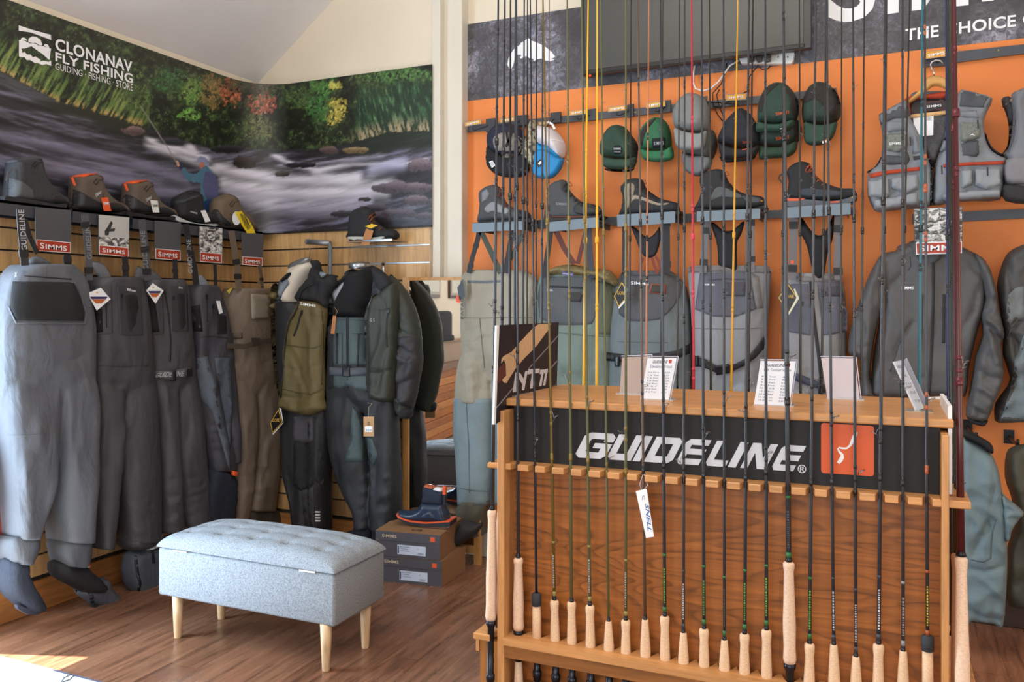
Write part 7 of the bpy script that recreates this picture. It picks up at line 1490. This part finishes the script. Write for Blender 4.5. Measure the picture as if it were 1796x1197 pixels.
pq = H8([(1370, 312), (1468, 318), (1462, 385), (1352, 375)]); patch('patch_edge', pq, [b, cp], PWo, 0.006, M('#a9492a'), t); c0 = np.mean(np.array(pq), 0); patch('square_patch', [tuple(c0+(np.array(p)-c0)*0.86) for p in pq], [b, cp], PWo, 0.009, M('#3b3a33', 'fabric'), t)
patch('waist_seam', band_poly(H8([(1130, 715), (1300, 720), (1480, 722)]), 1), b, PWo, 0.003, M('#5a6163'), t); patch('pocket_zipper', band_poly(H8([(1160, 245), (1300, 252), (1430, 248)]), 2), [b, cp], PWo, 0.005, M('#3b3c3f'), t)
patch('belt', I8([(-340, 790), (-200, 810), (40, 795), (150, 780), (240, 730), (240, 800), (150, 835), (0, 840), (-200, 860), (-340, 850)]), b, PWo, 0.012, WEBB, t); patch('belt_buckle', H8([(1110, 820), (1145, 820), (1145, 890), (1120, 890)]), b, PWo, 0.02, M('#1b1b20', 'plain', 0.35), t)
strap('shoulder_strap', E8([(1180, 860), (1180, 1000), (1178, 1190)]), 9, PSt, WEBB, t); strap('shoulder_strap', E8([(1470, 800), (1472, 950), (1474, 1190)]), 12, PSt, WEBB, t, buckle=[0.15, 0.88])
inflate('mesh_yoke', E8([(1225, 870), (1260, 880), (1300, 920), (1350, 945), (1395, 910), (1425, 870), (1430, 960), (1410, 1040), (1380, 1080), (1330, 1085), (1290, 1040), (1260, 960)]), PSt, 0.02, M('#222328', 'mesh'), t, rim=3, off=-0.01)
for pts in ([(1305, 1085), (1290, 1130), (1280, 1200)], [(1340, 1085), (1330, 1200)], [(1370, 1085), (1385, 1140), (1410, 1200)], [(1395, 1070), (1420, 1120), (1440, 1200)]): strap('red_strap', E8(pts), 5, PSt.off(-0.01), M('#7a2c1c', 'weave'), t)
gore_tag(H8([(1100, 400), (1160, 290), (1195, 340), (1180, 430), (1135, 482)]), yplane(3.98), 0, t); slab('tag_edge', H8([(1178, 330), (1198, 345), (1190, 430), (1140, 485), (1135, 478), (1180, 425)]), yplane(3.98), 0.001, TAGW, t, 0.003)
# D
t = thing('chest_wader', 'light grey wader with slate chest panel and loosely hung black belt', 'waders', GO)
b = mlt('body', [[(467, 1212, 1350), (474, 1206, 1355), (490, 1208, 1352), (530, 1212, 1350), (580, 1214, 1346), (640, 1216, 1342), (720, 1218, 1340)], [(700, 1218, 1276), (800, 1220, 1270)], [(700, 1282, 1340), (800, 1284, 1335)]], PWo, 0.18, M('#88888a', 'shell'), t, folds=(0.012, 10, 1.6))
cp = patch('chest_panel', I8([(310, 238), (480, 232), (658, 234), (680, 360), (702, 488), (620, 520), (550, 545), (400, 540), (275, 490), (295, 350)]), b, PWo, 0.004, M('#5f606a', 'fabric'), t, sp=5)
patch('square_patch', I8([(488, 302), (628, 300), (626, 396), (488, 394)]), [b, cp], PWo, 0.007, M('#4a4a52', 'fabric'), t); patch('pocket_seam', band_poly(I8([(370, 285), (480, 275), (625, 280), (630, 330)]), 1.2), [b, cp], PWo, 0.005, M('#45464e'), t)
text('SIMMS', I8([(345, 310), (416, 312), (416, 325), (345, 323)]), PWo, WHITE, t, 0.007, objs=[b, cp], bold=0.02)
patch('top_band', I8([(222, 195), (520, 185), (818, 210), (800, 240), (520, 225), (235, 235)]), b, PWo, 0.004, M('#7b7673', 'fabric'), t); patch('waist_seam', band_poly(I8([(275, 622), (500, 628), (740, 620)]), 1), b, PWo, 0.003, M('#707073'), t)
patch('shoulder_seam_panel', I8([(665, 235), (720, 260), (755, 480), (700, 485)]), b, PWo, 0.003, M('#7c7876', 'fabric'), t)
patch('belt', I8([(275, 820), (340, 835), (420, 885), (480, 888), (560, 870), (640, 830), (700, 760), (760, 680), (762, 760), (700, 830), (620, 885), (520, 930), (440, 940), (350, 900), (280, 885)]), b, PWo, 0.012, WEBB, t, sp=4); patch('belt_buckle', I8([(420, 885), (510, 870), (520, 935), (430, 950)]), b, PWo, 0.022, M('#17171b', 'plain', 0.35), t); patch('belt_buckle', I8([(272, 815), (300, 815), (300, 890), (275, 890)]), b, PWo, 0.02, M('#26262b', 'plain', 0.35), t)
strap('shoulder_strap', F8([(352, 772), (345, 950), (332, 1190)]), 12, PSt, M('#6a6668', 'weave'), t, buckle=[0.35, 0.85]); strap('shoulder_strap', F8([(668, 770), (668, 950), (672, 1190)]), 11, PSt, M('#6a6668', 'weave'), t, buckle=[0.2, 0.8])
inflate('mesh_yoke', F8([(385, 842), (420, 850), (460, 885), (500, 900), (550, 885), (620, 828), (600, 920), (568, 990), (566, 1165), (520, 1170), (470, 1160), (440, 1150), (432, 1010), (405, 910)]), PSt, 0.03, M('#17181c', 'fabric'), t, rim=4, off=-0.015)
# E
t = thing('chest_wader', 'grey front-zip wader with slate side panels and two swing tags', 'waders', GO)
b = mlt('body', [[(480, 1376, 1472), (488, 1371, 1480), (520, 1369, 1485), (560, 1370, 1487), (620, 1374, 1486), (670, 1378, 1484), (722, 1382, 1480)], [(700, 1382, 1428), (800, 1386, 1424)], [(700, 1432, 1480), (800, 1434, 1476)]], PWo, 0.17, M('#8a8888', 'shell'), t, folds=(0.011, 12, 1.6))
patch('side_panel', I8([(885, 330), (960, 312), (1065, 310), (1090, 500), (1088, 672), (1000, 662), (905, 642), (878, 500)]), b, PWo, 0.004, M('#5f606a', 'fabric'), t, sp=5); patch('side_panel', I8([(1130, 300), (1290, 290), (1320, 400), (1342, 520), (1338, 645), (1250, 665), (1170, 672)]), b, PWo, 0.004, M('#5f606a', 'fabric'), t, sp=5)
patch('top_band', I8([(980, 258), (1100, 262), (1260, 240), (1262, 288), (1130, 296), (985, 300)]), b, PWo, 0.005, M('#7b7673', 'fabric'), t); zipper('front_zipper', I8([(1085, 262), (1092, 400), (1115, 620), (1140, 800), (1160, 1000)]), [b], PWo, t, 6, pull=False)
patch('pocket_patch', I8([(1200, 332), (1300, 328), (1310, 400), (1202, 398)]), b, PWo, 0.007, M('#4a4a52', 'fabric'), t); zipper('pocket_zipper', I8([(1030, 440), (1050, 600)]), [b], PWo, t, 1.6); zipper('pocket_zipper', I8([(1190, 370), (1198, 520)]), [b], PWo, t, 1.6)
patch('belt', I8([(965, 930), (1060, 965), (1170, 1010), (1170, 1055), (1060, 1020), (970, 985)]), b, PWo, 0.012, M('#3b404d', 'weave'), t); patch('belt_buckle', I8([(1135, 1010), (1180, 1015), (1190, 1070), (1140, 1080)]), b, PWo, 0.022, M('#17171b', 'plain', 0.35), t)
strap('shoulder_strap', F8([(962, 735), (965, 900), (958, 1110), (955, 1240)]), 14, PSt, M('#6a6668', 'weave'), t, buckle=[0.25, 0.8]); strap('shoulder_strap', F8([(1282, 725), (1278, 900), (1275, 1110), (1278, 1240)]), 14, PSt, M('#6a6668', 'weave'), t, buckle=[0.3, 0.85])
slab('round_logo', F8(circ(955, 1117, 14, 10)), PSt, 0.001, ORANGE, t, 0.004)
inflate('mesh_yoke', F8([(1000, 795), (1030, 815), (1075, 880), (1120, 925), (1165, 925), (1200, 880), (1235, 800), (1250, 790), (1240, 950), (1205, 1050), (1185, 1180), (1170, 1230), (1120, 1230), (1090, 1150), (1060, 1010), (1010, 900)]), PSt, 0.03, M('#17181c', 'fabric'), t, rim=4, off=-0.015)
gore_tag(I8([(852, 410), (925, 300), (1002, 412), (932, 528)]), yplane(3.97), 0, t); slab('tag_edge', I8([(975, 345), (1004, 412), (932, 530), (925, 520), (985, 410), (965, 350)]), yplane(3.97), 0.001, M('#d9d6b9'), t, 0.003)
# ------------------------------------------------------------------ SHELL JACKETS
PJo = yplane(4.09)
t = thing('shell_jacket', 'mid grey shell jacket with black zips hanging behind the rods, right of the waders', 'jacket')
GJ = M('#545353', 'shell')
bd = inflate('body', J8([(322, 168), (400, 140), (470, 105), (530, 80), (620, 95), (700, 85), (790, 110), (830, 122), (900, 160), (955, 200), (960, 320), (945, 480), (910, 600), (880, 720), (850, 850), (832, 1010), (700, 1012), (500, 1020), (300, 1018), (262, 990), (275, 800), (300, 640), (325, 480), (318, 300)]), PJo, 0.13, GJ, t, rim=14, folds=(0.010, 9, 3), sp=5, sub=2, creases=[(J8(a_), b_, c_) for a_, b_, c_ in (([(335, 300), (350, 450), (330, 700)], -0.02, 5), ([(520, 560), (440, 680), (390, 800)], -0.012, 5), ([(480, 260), (400, 330), (350, 380)], -0.010, 5), ([(390, 480), (430, 560), (460, 660)], 0.010, 5), ([(900, 360), (870, 500), (800, 620)], -0.014, 6), ([(760, 700), (820, 760), (840, 820)], -0.012, 5), ([(720, 830), (800, 860), (845, 900)], 0.012, 5), ([(840, 200), (880, 260), (940, 300)], -0.010, 4), ([(400, 870), (520, 900), (600, 890)], -0.008, 4))])
inflate('sleeve', J8([(330, 162), (290, 215), (250, 290), (210, 400), (170, 520), (140, 620), (128, 740), (160, 770), (205, 800), (210, 1000), (250, 1018), (300, 1020), (262, 900), (275, 740), (300, 600), (335, 460), (345, 300)]), PJo, 0.13, GJ, t, off=0.02, rim=14, folds=(0.010, 10, 4), sp=4, sub=2, creases=[(J8(a_), b_, c_) for a_, b_, c_ in (([(270, 320), (250, 600), (240, 900)], 0.012, 6), ([(300, 500), (275, 700), (260, 950)], -0.018, 5), ([(180, 520), (230, 620), (240, 700)], -0.010, 4), ([(150, 700), (200, 720), (260, 700)], -0.010, 4))])
s2 = inflate('sleeve', J8([(870, 145), (950, 200), (985, 260), (1015, 370), (1035, 500), (1060, 600), (1062, 660), (1045, 700), (1062, 860), (1040, 960), (1000, 1060), (965, 1150), (900, 1160), (832, 1125), (845, 1030), (870, 900), (895, 760), (935, 640), (925, 560), (925, 500), (945, 430), (925, 330)]), PJo, 0.15, GJ, t, off=0.03, rim=14, folds=(0.012, 11, 8), sp=3.5, sub=2, creases=[(J8(a_), b_, c_) for a_, b_, c_ in (([(925, 520), (960, 560), (1010, 600), (1060, 650)], 0.026, 4.5), ([(930, 560), (965, 590), (1010, 650), (1050, 700)], -0.030, 4.5), ([(950, 590), (975, 700), (1000, 800)], 0.018, 5), ([(1010, 660), (1020, 740), (1050, 840)], -0.014, 4), ([(930, 300), (960, 400), (950, 500)], -0.014, 5), ([(1000, 420), (975, 480), (940, 520)], -0.018, 4), ([(880, 830), (940, 880), (1040, 900)], -0.014, 4.5), ([(860, 940), (930, 960), (1000, 1020)], 0.014, 5), ([(850, 1060), (900, 1100), (960, 1110)], -0.012, 3.5), ([(900, 700), (880, 800), (860, 900)], 0.012, 5))])
inflate('cuff', J8([(835, 1120), (900, 1145), (965, 1150), (955, 1180), (930, 1190), (865, 1170)]), PJo, 0.08, M('#26272a', 'fabric'), t, off=0.03)
inflate('collar', J8([(480, 100), (520, 75), (560, 75), (620, 95), (690, 95), (700, 175), (650, 230), (600, 240), (540, 220), (500, 160)]), PJo, 0.10, M('#4a4a4a', 'shell'), t, off=0.03, rim=10, folds=(0.008, 20, 20), sp=4)
inflate('hood', J8([(420, 120), (480, 95), (700, 90), (790, 105), (865, 150), (820, 190), (720, 165), (560, 150), (450, 165)]), PJo, 0.08, GJ, t, off=-0.02, rim=10)
zipper('front_zipper', J8([(640, 190), (640, 400), (632, 650), (620, 900), (612, 1000)]), [bd], PJo, t, 5); zipper('chest_zipper', J8([(704, 400), (702, 560), (700, 690)]), [bd], PJo, t, 5); zipper('chest_zipper', J8([(572, 400), (570, 560), (568, 700)]), [bd], PJo, t, 2)
text('SIMMS', J8([(445, 350), (522, 352), (522, 368), (445, 370)]), PJo, WHITE, t, 0.004, objs=[bd], bold=0.03); patch('seam', band_poly(J8([(500, 560), (430, 700), (380, 860)]), 1.2), bd, PJo, 0.003, M('#4a4d50'), t)
strap('drawcord', J8([(500, 170), (505, 230), (490, 255)]), 2, PJo, BLACK, t, 0.11)
t = thing('shell_jacket', 'dark grey and blue-grey shell jacket cut by the right frame edge', 'jacket')
gb = inflate('body', J8([(1240, 80), (1183, 100), (1120, 125), (1075, 165), (1040, 250), (1020, 350), (1040, 500), (1060, 640), (1055, 760), (1100, 900), (1060, 980), (1010, 1050), (1005, 1130), (1030, 1170), (1183, 1165), (1350, 1165), (1350, 90)]), PJo, 0.15, M('#474644', 'shell'), t, rim=14, folds=(0.012, 10, 6), sp=4, sub=2, creases=[(J8(a_), b_, c_) for a_, b_, c_ in (([(1080, 330), (1060, 500), (1075, 640)], 0.016, 5), ([(1183, 540), (1130, 560), (1080, 620)], -0.03, 5), ([(1090, 640), (1130, 700), (1120, 780)], -0.026, 6), ([(1100, 760), (1110, 900), (1060, 1060)], 0.018, 6), ([(1120, 900), (1183, 850)], -0.014, 5), ([(1070, 180), (1085, 300), (1090, 420)], -0.014, 5), ([(1040, 1080), (1100, 1120), (1183, 1130)], -0.012, 4))])
patch('sleeve_panel', J8([(1090, 400), (1130, 360), (1183, 350), (1183, 560), (1150, 550), (1110, 600), (1080, 680), (1075, 520)]), gb, PJo, 0.003, M('#6c7374', 'shell'), t); patch('sleeve_panel', J8([(1130, 780), (1183, 640), (1200, 1160), (1040, 1160), (1100, 980)]), gb, PJo, 0.003, M('#6c787c', 'shell'), t)
t = thing('shell_jacket', 'pale teal grey jacket hanging low behind the right side of the rod rack', 'jacket'); PLo = yplane(3.85)
TG = M('#6f8388', 'shell')
inflate('back_panel', K8([(560, 150), (590, 160), (640, 185), (690, 225), (722, 290), (740, 380), (755, 460), (762, 600), (762, 740), (745, 955), (700, 945), (610, 932), (560, 920)]), PLo, 0.12, TG, t, rim=14, folds=(0.012, 9, 5), sp=4, creases=[(K8(a_), b_, c_) for a_, b_, c_ in (([(620, 640), (650, 560), (690, 500)], -0.02, 8), ([(600, 470), (640, 520), (650, 600)], 0.016, 7), ([(600, 700), (660, 710), (740, 690)], -0.016, 5), ([(640, 740), (700, 780), (750, 840)], 0.010, 5), ([(690, 260), (700, 350), (690, 440)], -0.010, 5), ([(590, 860), (640, 900), (740, 920)], -0.012, 5))])
inflate('sleeve', K8([(722, 330), (745, 400), (790, 440), (832, 478), (820, 500), (790, 540), (765, 600), (745, 580), (738, 500)]), PLo, 0.09, TG, t, off=0.02, rim=10, folds=(0.014, 14, 14), sp=4)
inflate('dark_collar', K8([(560, 130), (585, 130), (640, 155), (690, 185), (705, 215), (695, 232), (640, 190), (560, 155)]), PLo, 0.08, M('#1b1c1e', 'fabric'), t, off=0.03); tubeo('pocket_seam', [PLo.at(*p, 0.085) for p in K8([(716, 510), (700, 560), (694, 620), (692, 675), (660, 690), (610, 680)])], 0.003, M('#4c5b5f'), t, 6)
t = thing('shell_jacket', 'dark olive jacket hanging low at the right frame edge', 'jacket'); inflate('body', K8([(900, 190), (833, 190), (790, 200), (758, 230), (752, 330), (780, 420), (790, 520), (760, 640), (755, 780), (768, 870), (833, 885), (900, 885)]), yplane(3.98), 0.12, M('#4b4c42', 'shell'), t, rim=14, folds=(0.02, 9, 5), sp=6)
# placard over the jacket
t = thing('placard', 'black and white group photo placard with red label on the orange wall', 'placard'); Pp = yplane(3.93)
slab('board', [(1602, 366), (1688, 362), (1688, 446), (1604, 448)], Pp, 0.003, M('#4d4e52'), t, -0.002); slab('photo_print', [(1603, 367), (1687, 363), (1687, 424), (1605, 426)], Pp, 0.0005, M('#b0b0ae', 'photo'), t, 0.002)
slab('label_border', [(1606, 426), (1687, 423), (1687, 444), (1607, 447)], Pp, 0.0006, TAGW, t, 0.002); slab('red_label', [(1607.5, 427.5), (1686, 424.5), (1686, 442.5), (1608.5, 445.5)], Pp, 0.0006, RED, t, 0.0026)
text('SIMMS', [(1613, 431), (1680, 428.5), (1680, 439), (1613, 441.5)], Pp, TAGW, t, 0.0045, bold=0.03)
# ------------------------------------------------------------------ VESTS
PV = yplane(4.08); VG = M('#7b8086', 'shell'); VD = M('#4e5156', 'fabric'); VF = M('#7b8078', 'heather'); ORR = M('#b04024', 'fabric')
t = thing('fishing_vest', 'grey fishing vest with red zips and many pockets on a wooden hanger', 'vest')
inflate('back_mesh', G8([(590, 260), (700, 240), (840, 245), (900, 300), (860, 500), (780, 700), (740, 780), (680, 640), (610, 500), (580, 400)]), PV, 0.03, M('#6d6e72', 'mesh'), t, off=-0.04, rim=6)
inflate('neck_facing', G8([(580, 330), (640, 300), (760, 290), (850, 300), (870, 400), (740, 400), (590, 425)]), PV, 0.02, M('#4a4647', 'fabric'), t, off=-0.015, rim=4)
lf = inflate('left_front', G8([(365, 405), (440, 360), (510, 320), (560, 300), (580, 400), (620, 480), (660, 560), (690, 680), (735, 775), (742, 900), (735, 1040), (640, 1058), (520, 1070), (400, 1085), (335, 1078), (290, 980), (285, 880), (295, 805), (350, 760), (380, 700), (390, 560), (375, 470)]), PV, 0.10, VG, t, rim=10, folds=(0.008, 14, 8), sp=5, sub=2)
rf = inflate('right_front', G8([(1160, 290), (1060, 255), (940, 230), (900, 300), (850, 440), (820, 560), (790, 660), (755, 770), (745, 900), (745, 1040), (860, 1020), (1040, 1010), (1215, 1000), (1240, 860), (1258, 715), (1200, 690), (1140, 640), (1110, 560), (1100, 450), (1130, 370)]), PV, 0.10, VG, t, rim=10, folds=(0.008, 14, 8), sp=5, sub=2)
patch('shoulder_panel', G8([(365, 405), (440, 360), (545, 305), (575, 350), (590, 425), (480, 430), (420, 455), (378, 480)]), lf, PV, 0.004, VD, t); patch('shoulder_panel', G8([(1155, 292), (1060, 258), (940, 235), (930, 345), (1000, 350), (1120, 355)]), rf, PV, 0.004, VD, t)
inflate('collar', G8([(545, 300), (600, 270), (700, 262), (835, 240), (838, 285), (760, 295), (640, 300), (585, 320), (590, 400), (575, 425), (560, 380)]), PV, 0.03, ORR, t, off=0.0, rim=4, sp=3)
inflate('binding', G8([(285, 800), (340, 765), (385, 690), (392, 700), (350, 775), (292, 812)]), PV, 0.04, BLACK, t, rim=3); inflate('binding', G8([(1255, 700), (1180, 680), (1125, 620), (1105, 540), (1115, 540), (1150, 620), (1200, 665), (1258, 690)]), PV, 0.04, BLACK, t, rim=3)
def pocket(nm, pts, src, mat, th=0.045, rim=5): return inflate(nm, G8(pts), PV, th, mat, t, off=0.05, rim=rim, sp=4, smooth=False, back=0.3)
pocket('chest_pocket', [(415, 540), (555, 530), (570, 620), (555, 650), (500, 678), (415, 665)], lf, VF); pocket('mesh_pocket', [(405, 680), (520, 690), (560, 640), (585, 720), (570, 760), (405, 765)], lf, VD, 0.03)
pocket('chest_pocket', [(925, 455), (1080, 460), (1080, 560), (1060, 580), (960, 605), (930, 590)], rf, VF); pocket('mesh_pocket', [(930, 600), (1070, 575), (1068, 700), (935, 715)], rf, VD, 0.03)
pocket('chest_flap', [(415, 445), (555, 440), (565, 520), (415, 540)], lf, VG, 0.03); pocket('chest_flap', [(930, 375), (1050, 370), (1075, 440), (930, 430)], rf, VG, 0.03)
pocket('inner_placket', [(590, 500), (640, 560), (660, 680), (600, 690)], lf, VG, 0.03); pocket('inner_placket', [(835, 540), (850, 600), (830, 665), (785, 670)], rf, VG, 0.03)
for nm, pts in (('cargo_pocket', [(288, 870), (440, 840), (445, 970), (410, 998), (292, 985)]), ('cargo_pocket', [(442, 850), (560, 825), (640, 815), (645, 930), (560, 968), (445, 930)]), ('cargo_pocket', [(930, 790), (1022, 785), (1022, 900), (940, 935)]), ('cargo_pocket', [(1030, 785), (1215, 775), (1225, 910), (1110, 940), (1030, 905)]), ('lower_pocket', [(320, 1000), (440, 985), (640, 940), (640, 1040), (400, 1075), (335, 1065)]), ('lower_pocket', [(800, 960), (930, 940), (1220, 920), (1215, 990), (940, 1010), (820, 1015)])): pocket(nm, pts, None, M('#8f9499', 'shell'), 0.055, 6)
patch('red_zip_strip', G8([(300, 820), (440, 795), (655, 772), (655, 795), (440, 820), (305, 850)]), lf, PV, 0.012, ORR, t); patch('red_zip_strip', G8([(815, 755), (1000, 740), (1240, 730), (1240, 752), (1000, 762), (818, 775)]), rf, PV, 0.012, ORR, t)
for pts in ([(735, 770), (735, 900), (732, 1040)],): zipper('front_zipper', G8(pts), [lf, rf], PV, t, 5)
for (x, y) in ((1058, 440), (1125, 770), (585, 560), (805, 760)): slab('zip_pull', G8([(x-6, y), (x+6, y), (x+8, y+60), (x-2, y+62)]), PV, 0.004, M('#2a2b2e'), t, 0.10)
slab('tool_dock', G8([(605, 695), (660, 690), (660, 712), (610, 718)]), PV, 0.02, BLACK, t, 0.085)
text('SIMMS', G8([(436, 600), (520, 594), (520, 612), (436, 618)]), PV, WHITE, t, 0.092, bold=0.02); slab('fish_logo', G8([(1003, 548), (1020, 536), (1040, 552), (1022, 545)]), PV, 0.001, WHITE, t, 0.093)
slab('neck_label', G8([(690, 325), (812, 308), (815, 360), (692, 378)]), PV, 0.002, M('#2a2730'), t, 0.0); slab('label_edge', G8([(686, 320), (816, 303), (820, 365), (688, 383)]), PV, 0.001, M('#7a3030'), t, -0.002); text('SIMMS', G8([(698, 340), (804, 328), (804, 346), (698, 358)]), PV, WHITE, t, 0.004, bold=0.02)
slab('price_card', G8([(603, 415), (748, 412), (745, 548), (655, 555), (610, 480)]), PV, 0.001, TAGW, t, 0.03); text('|||||||', G8([(700, 420), (732, 420), (732, 445), (700, 445)]), PV, BLACK, t, 0.033)
t = thing('coat_hanger', 'wooden coat hanger with steel hook carrying the grey fishing vest', 'hanger'); HW = M('#cf9a55', 'woodx')
inflate('shoulder_bar', G8([(575, 300), (640, 240), (690, 160), (720, 135), (750, 130), (800, 135), (850, 175), (880, 240), (875, 260), (830, 225), (755, 205), (700, 240), (640, 285), (580, 325)]), PV.off(0.03), 0.04, HW, t, rim=4, back=0.5, sp=3)
MB().tube([PV.at(*G8([(580, 418)])[0], 0.03), PV.at(*G8([(880, 385)])[0], 0.03)], 0.009, 10).build('trouser_bar', M('#d9b07a', 'plain'), t, True)
MB().tube([PV.at(*p, 0.05) for p in G8([(752, 132), (750, 105), (735, 80), (725, 55), (735, 35), (765, 22), (795, 25), (812, 45)])], 0.003, 8).build('hook', CHROME, t, True)
t = thing('fishing_vest', 'second grey fishing vest cut off by the right frame edge', 'vest')
v2 = inflate('front', G8([(1290, 265), (1340, 235), (1381, 215), (1500, 200), (1500, 1010), (1381, 1010), (1250, 1010), (1235, 950), (1240, 850), (1255, 720), (1225, 690), (1270, 640), (1290, 560), (1300, 480), (1300, 400)]), PV, 0.11, M('#74777c', 'shell'), t, rim=10, folds=(0.01, 12, 6), sp=6, sub=2)
inflate('back_edge', G8([(1222, 302), (1275, 275), (1310, 330), (1312, 450), (1300, 580), (1262, 680), (1225, 685), (1265, 620), (1275, 500), (1255, 400)]), PV, 0.04, M('#3a3c41', 'fabric'), t, off=-0.02)
inflate('lower_pocket', G8([(1255, 720), (1381, 700), (1480, 700), (1480, 880), (1350, 895), (1250, 870)]), PV, 0.05, M('#7d7b80', 'shell'), t, off=0.06, rim=8); inflate('dark_hem', G8([(1240, 890), (1381, 900), (1480, 900), (1480, 1020), (1250, 1010)]), PV, 0.06, M('#2f2e30', 'fabric'), t, off=0.05, rim=8)
patch('binding', band_poly(G8([(1305, 340), (1312, 460), (1300, 580), (1265, 670)]), 3), v2, PV, 0.006, M('#55585e'), t)
t = thing('coat_hanger', 'wooden coat hanger end showing at the second vest\'s shoulder', 'hanger'); inflate('shoulder_bar', G8([(1230, 340), (1290, 290), (1381, 250), (1500, 220), (1500, 250), (1381, 280), (1300, 325), (1245, 355)]), PV.off(-0.02), 0.04, HW, t, rim=4)

for k, (P_, x, y, lab) in enumerate(((PLo, 1712, 770, 'dark wall arm holding the pale teal grey jacket low on the orange wall'), (yplane(3.98), 1785, 782, 'dark wall arm holding the dark olive jacket low on the orange wall'))):
    q = P_.at(x, y); t = thing('wall_hook', lab, 'hook'); MB().tube([V((q.x, YO-0.006, q.z)), q, q+V((0, -0.01, 0.025))], 0.006, 8).build('arm', M('#2a2a2d', 'plain', 0.4, 0.5), t, True); box('back_plate', (q.x-0.02, YO-0.012, q.z-0.03), (q.x+0.02, YO-0.005, q.z+0.03), M('#2a2a2d', 'plain', 0.4, 0.5), t)
finish()
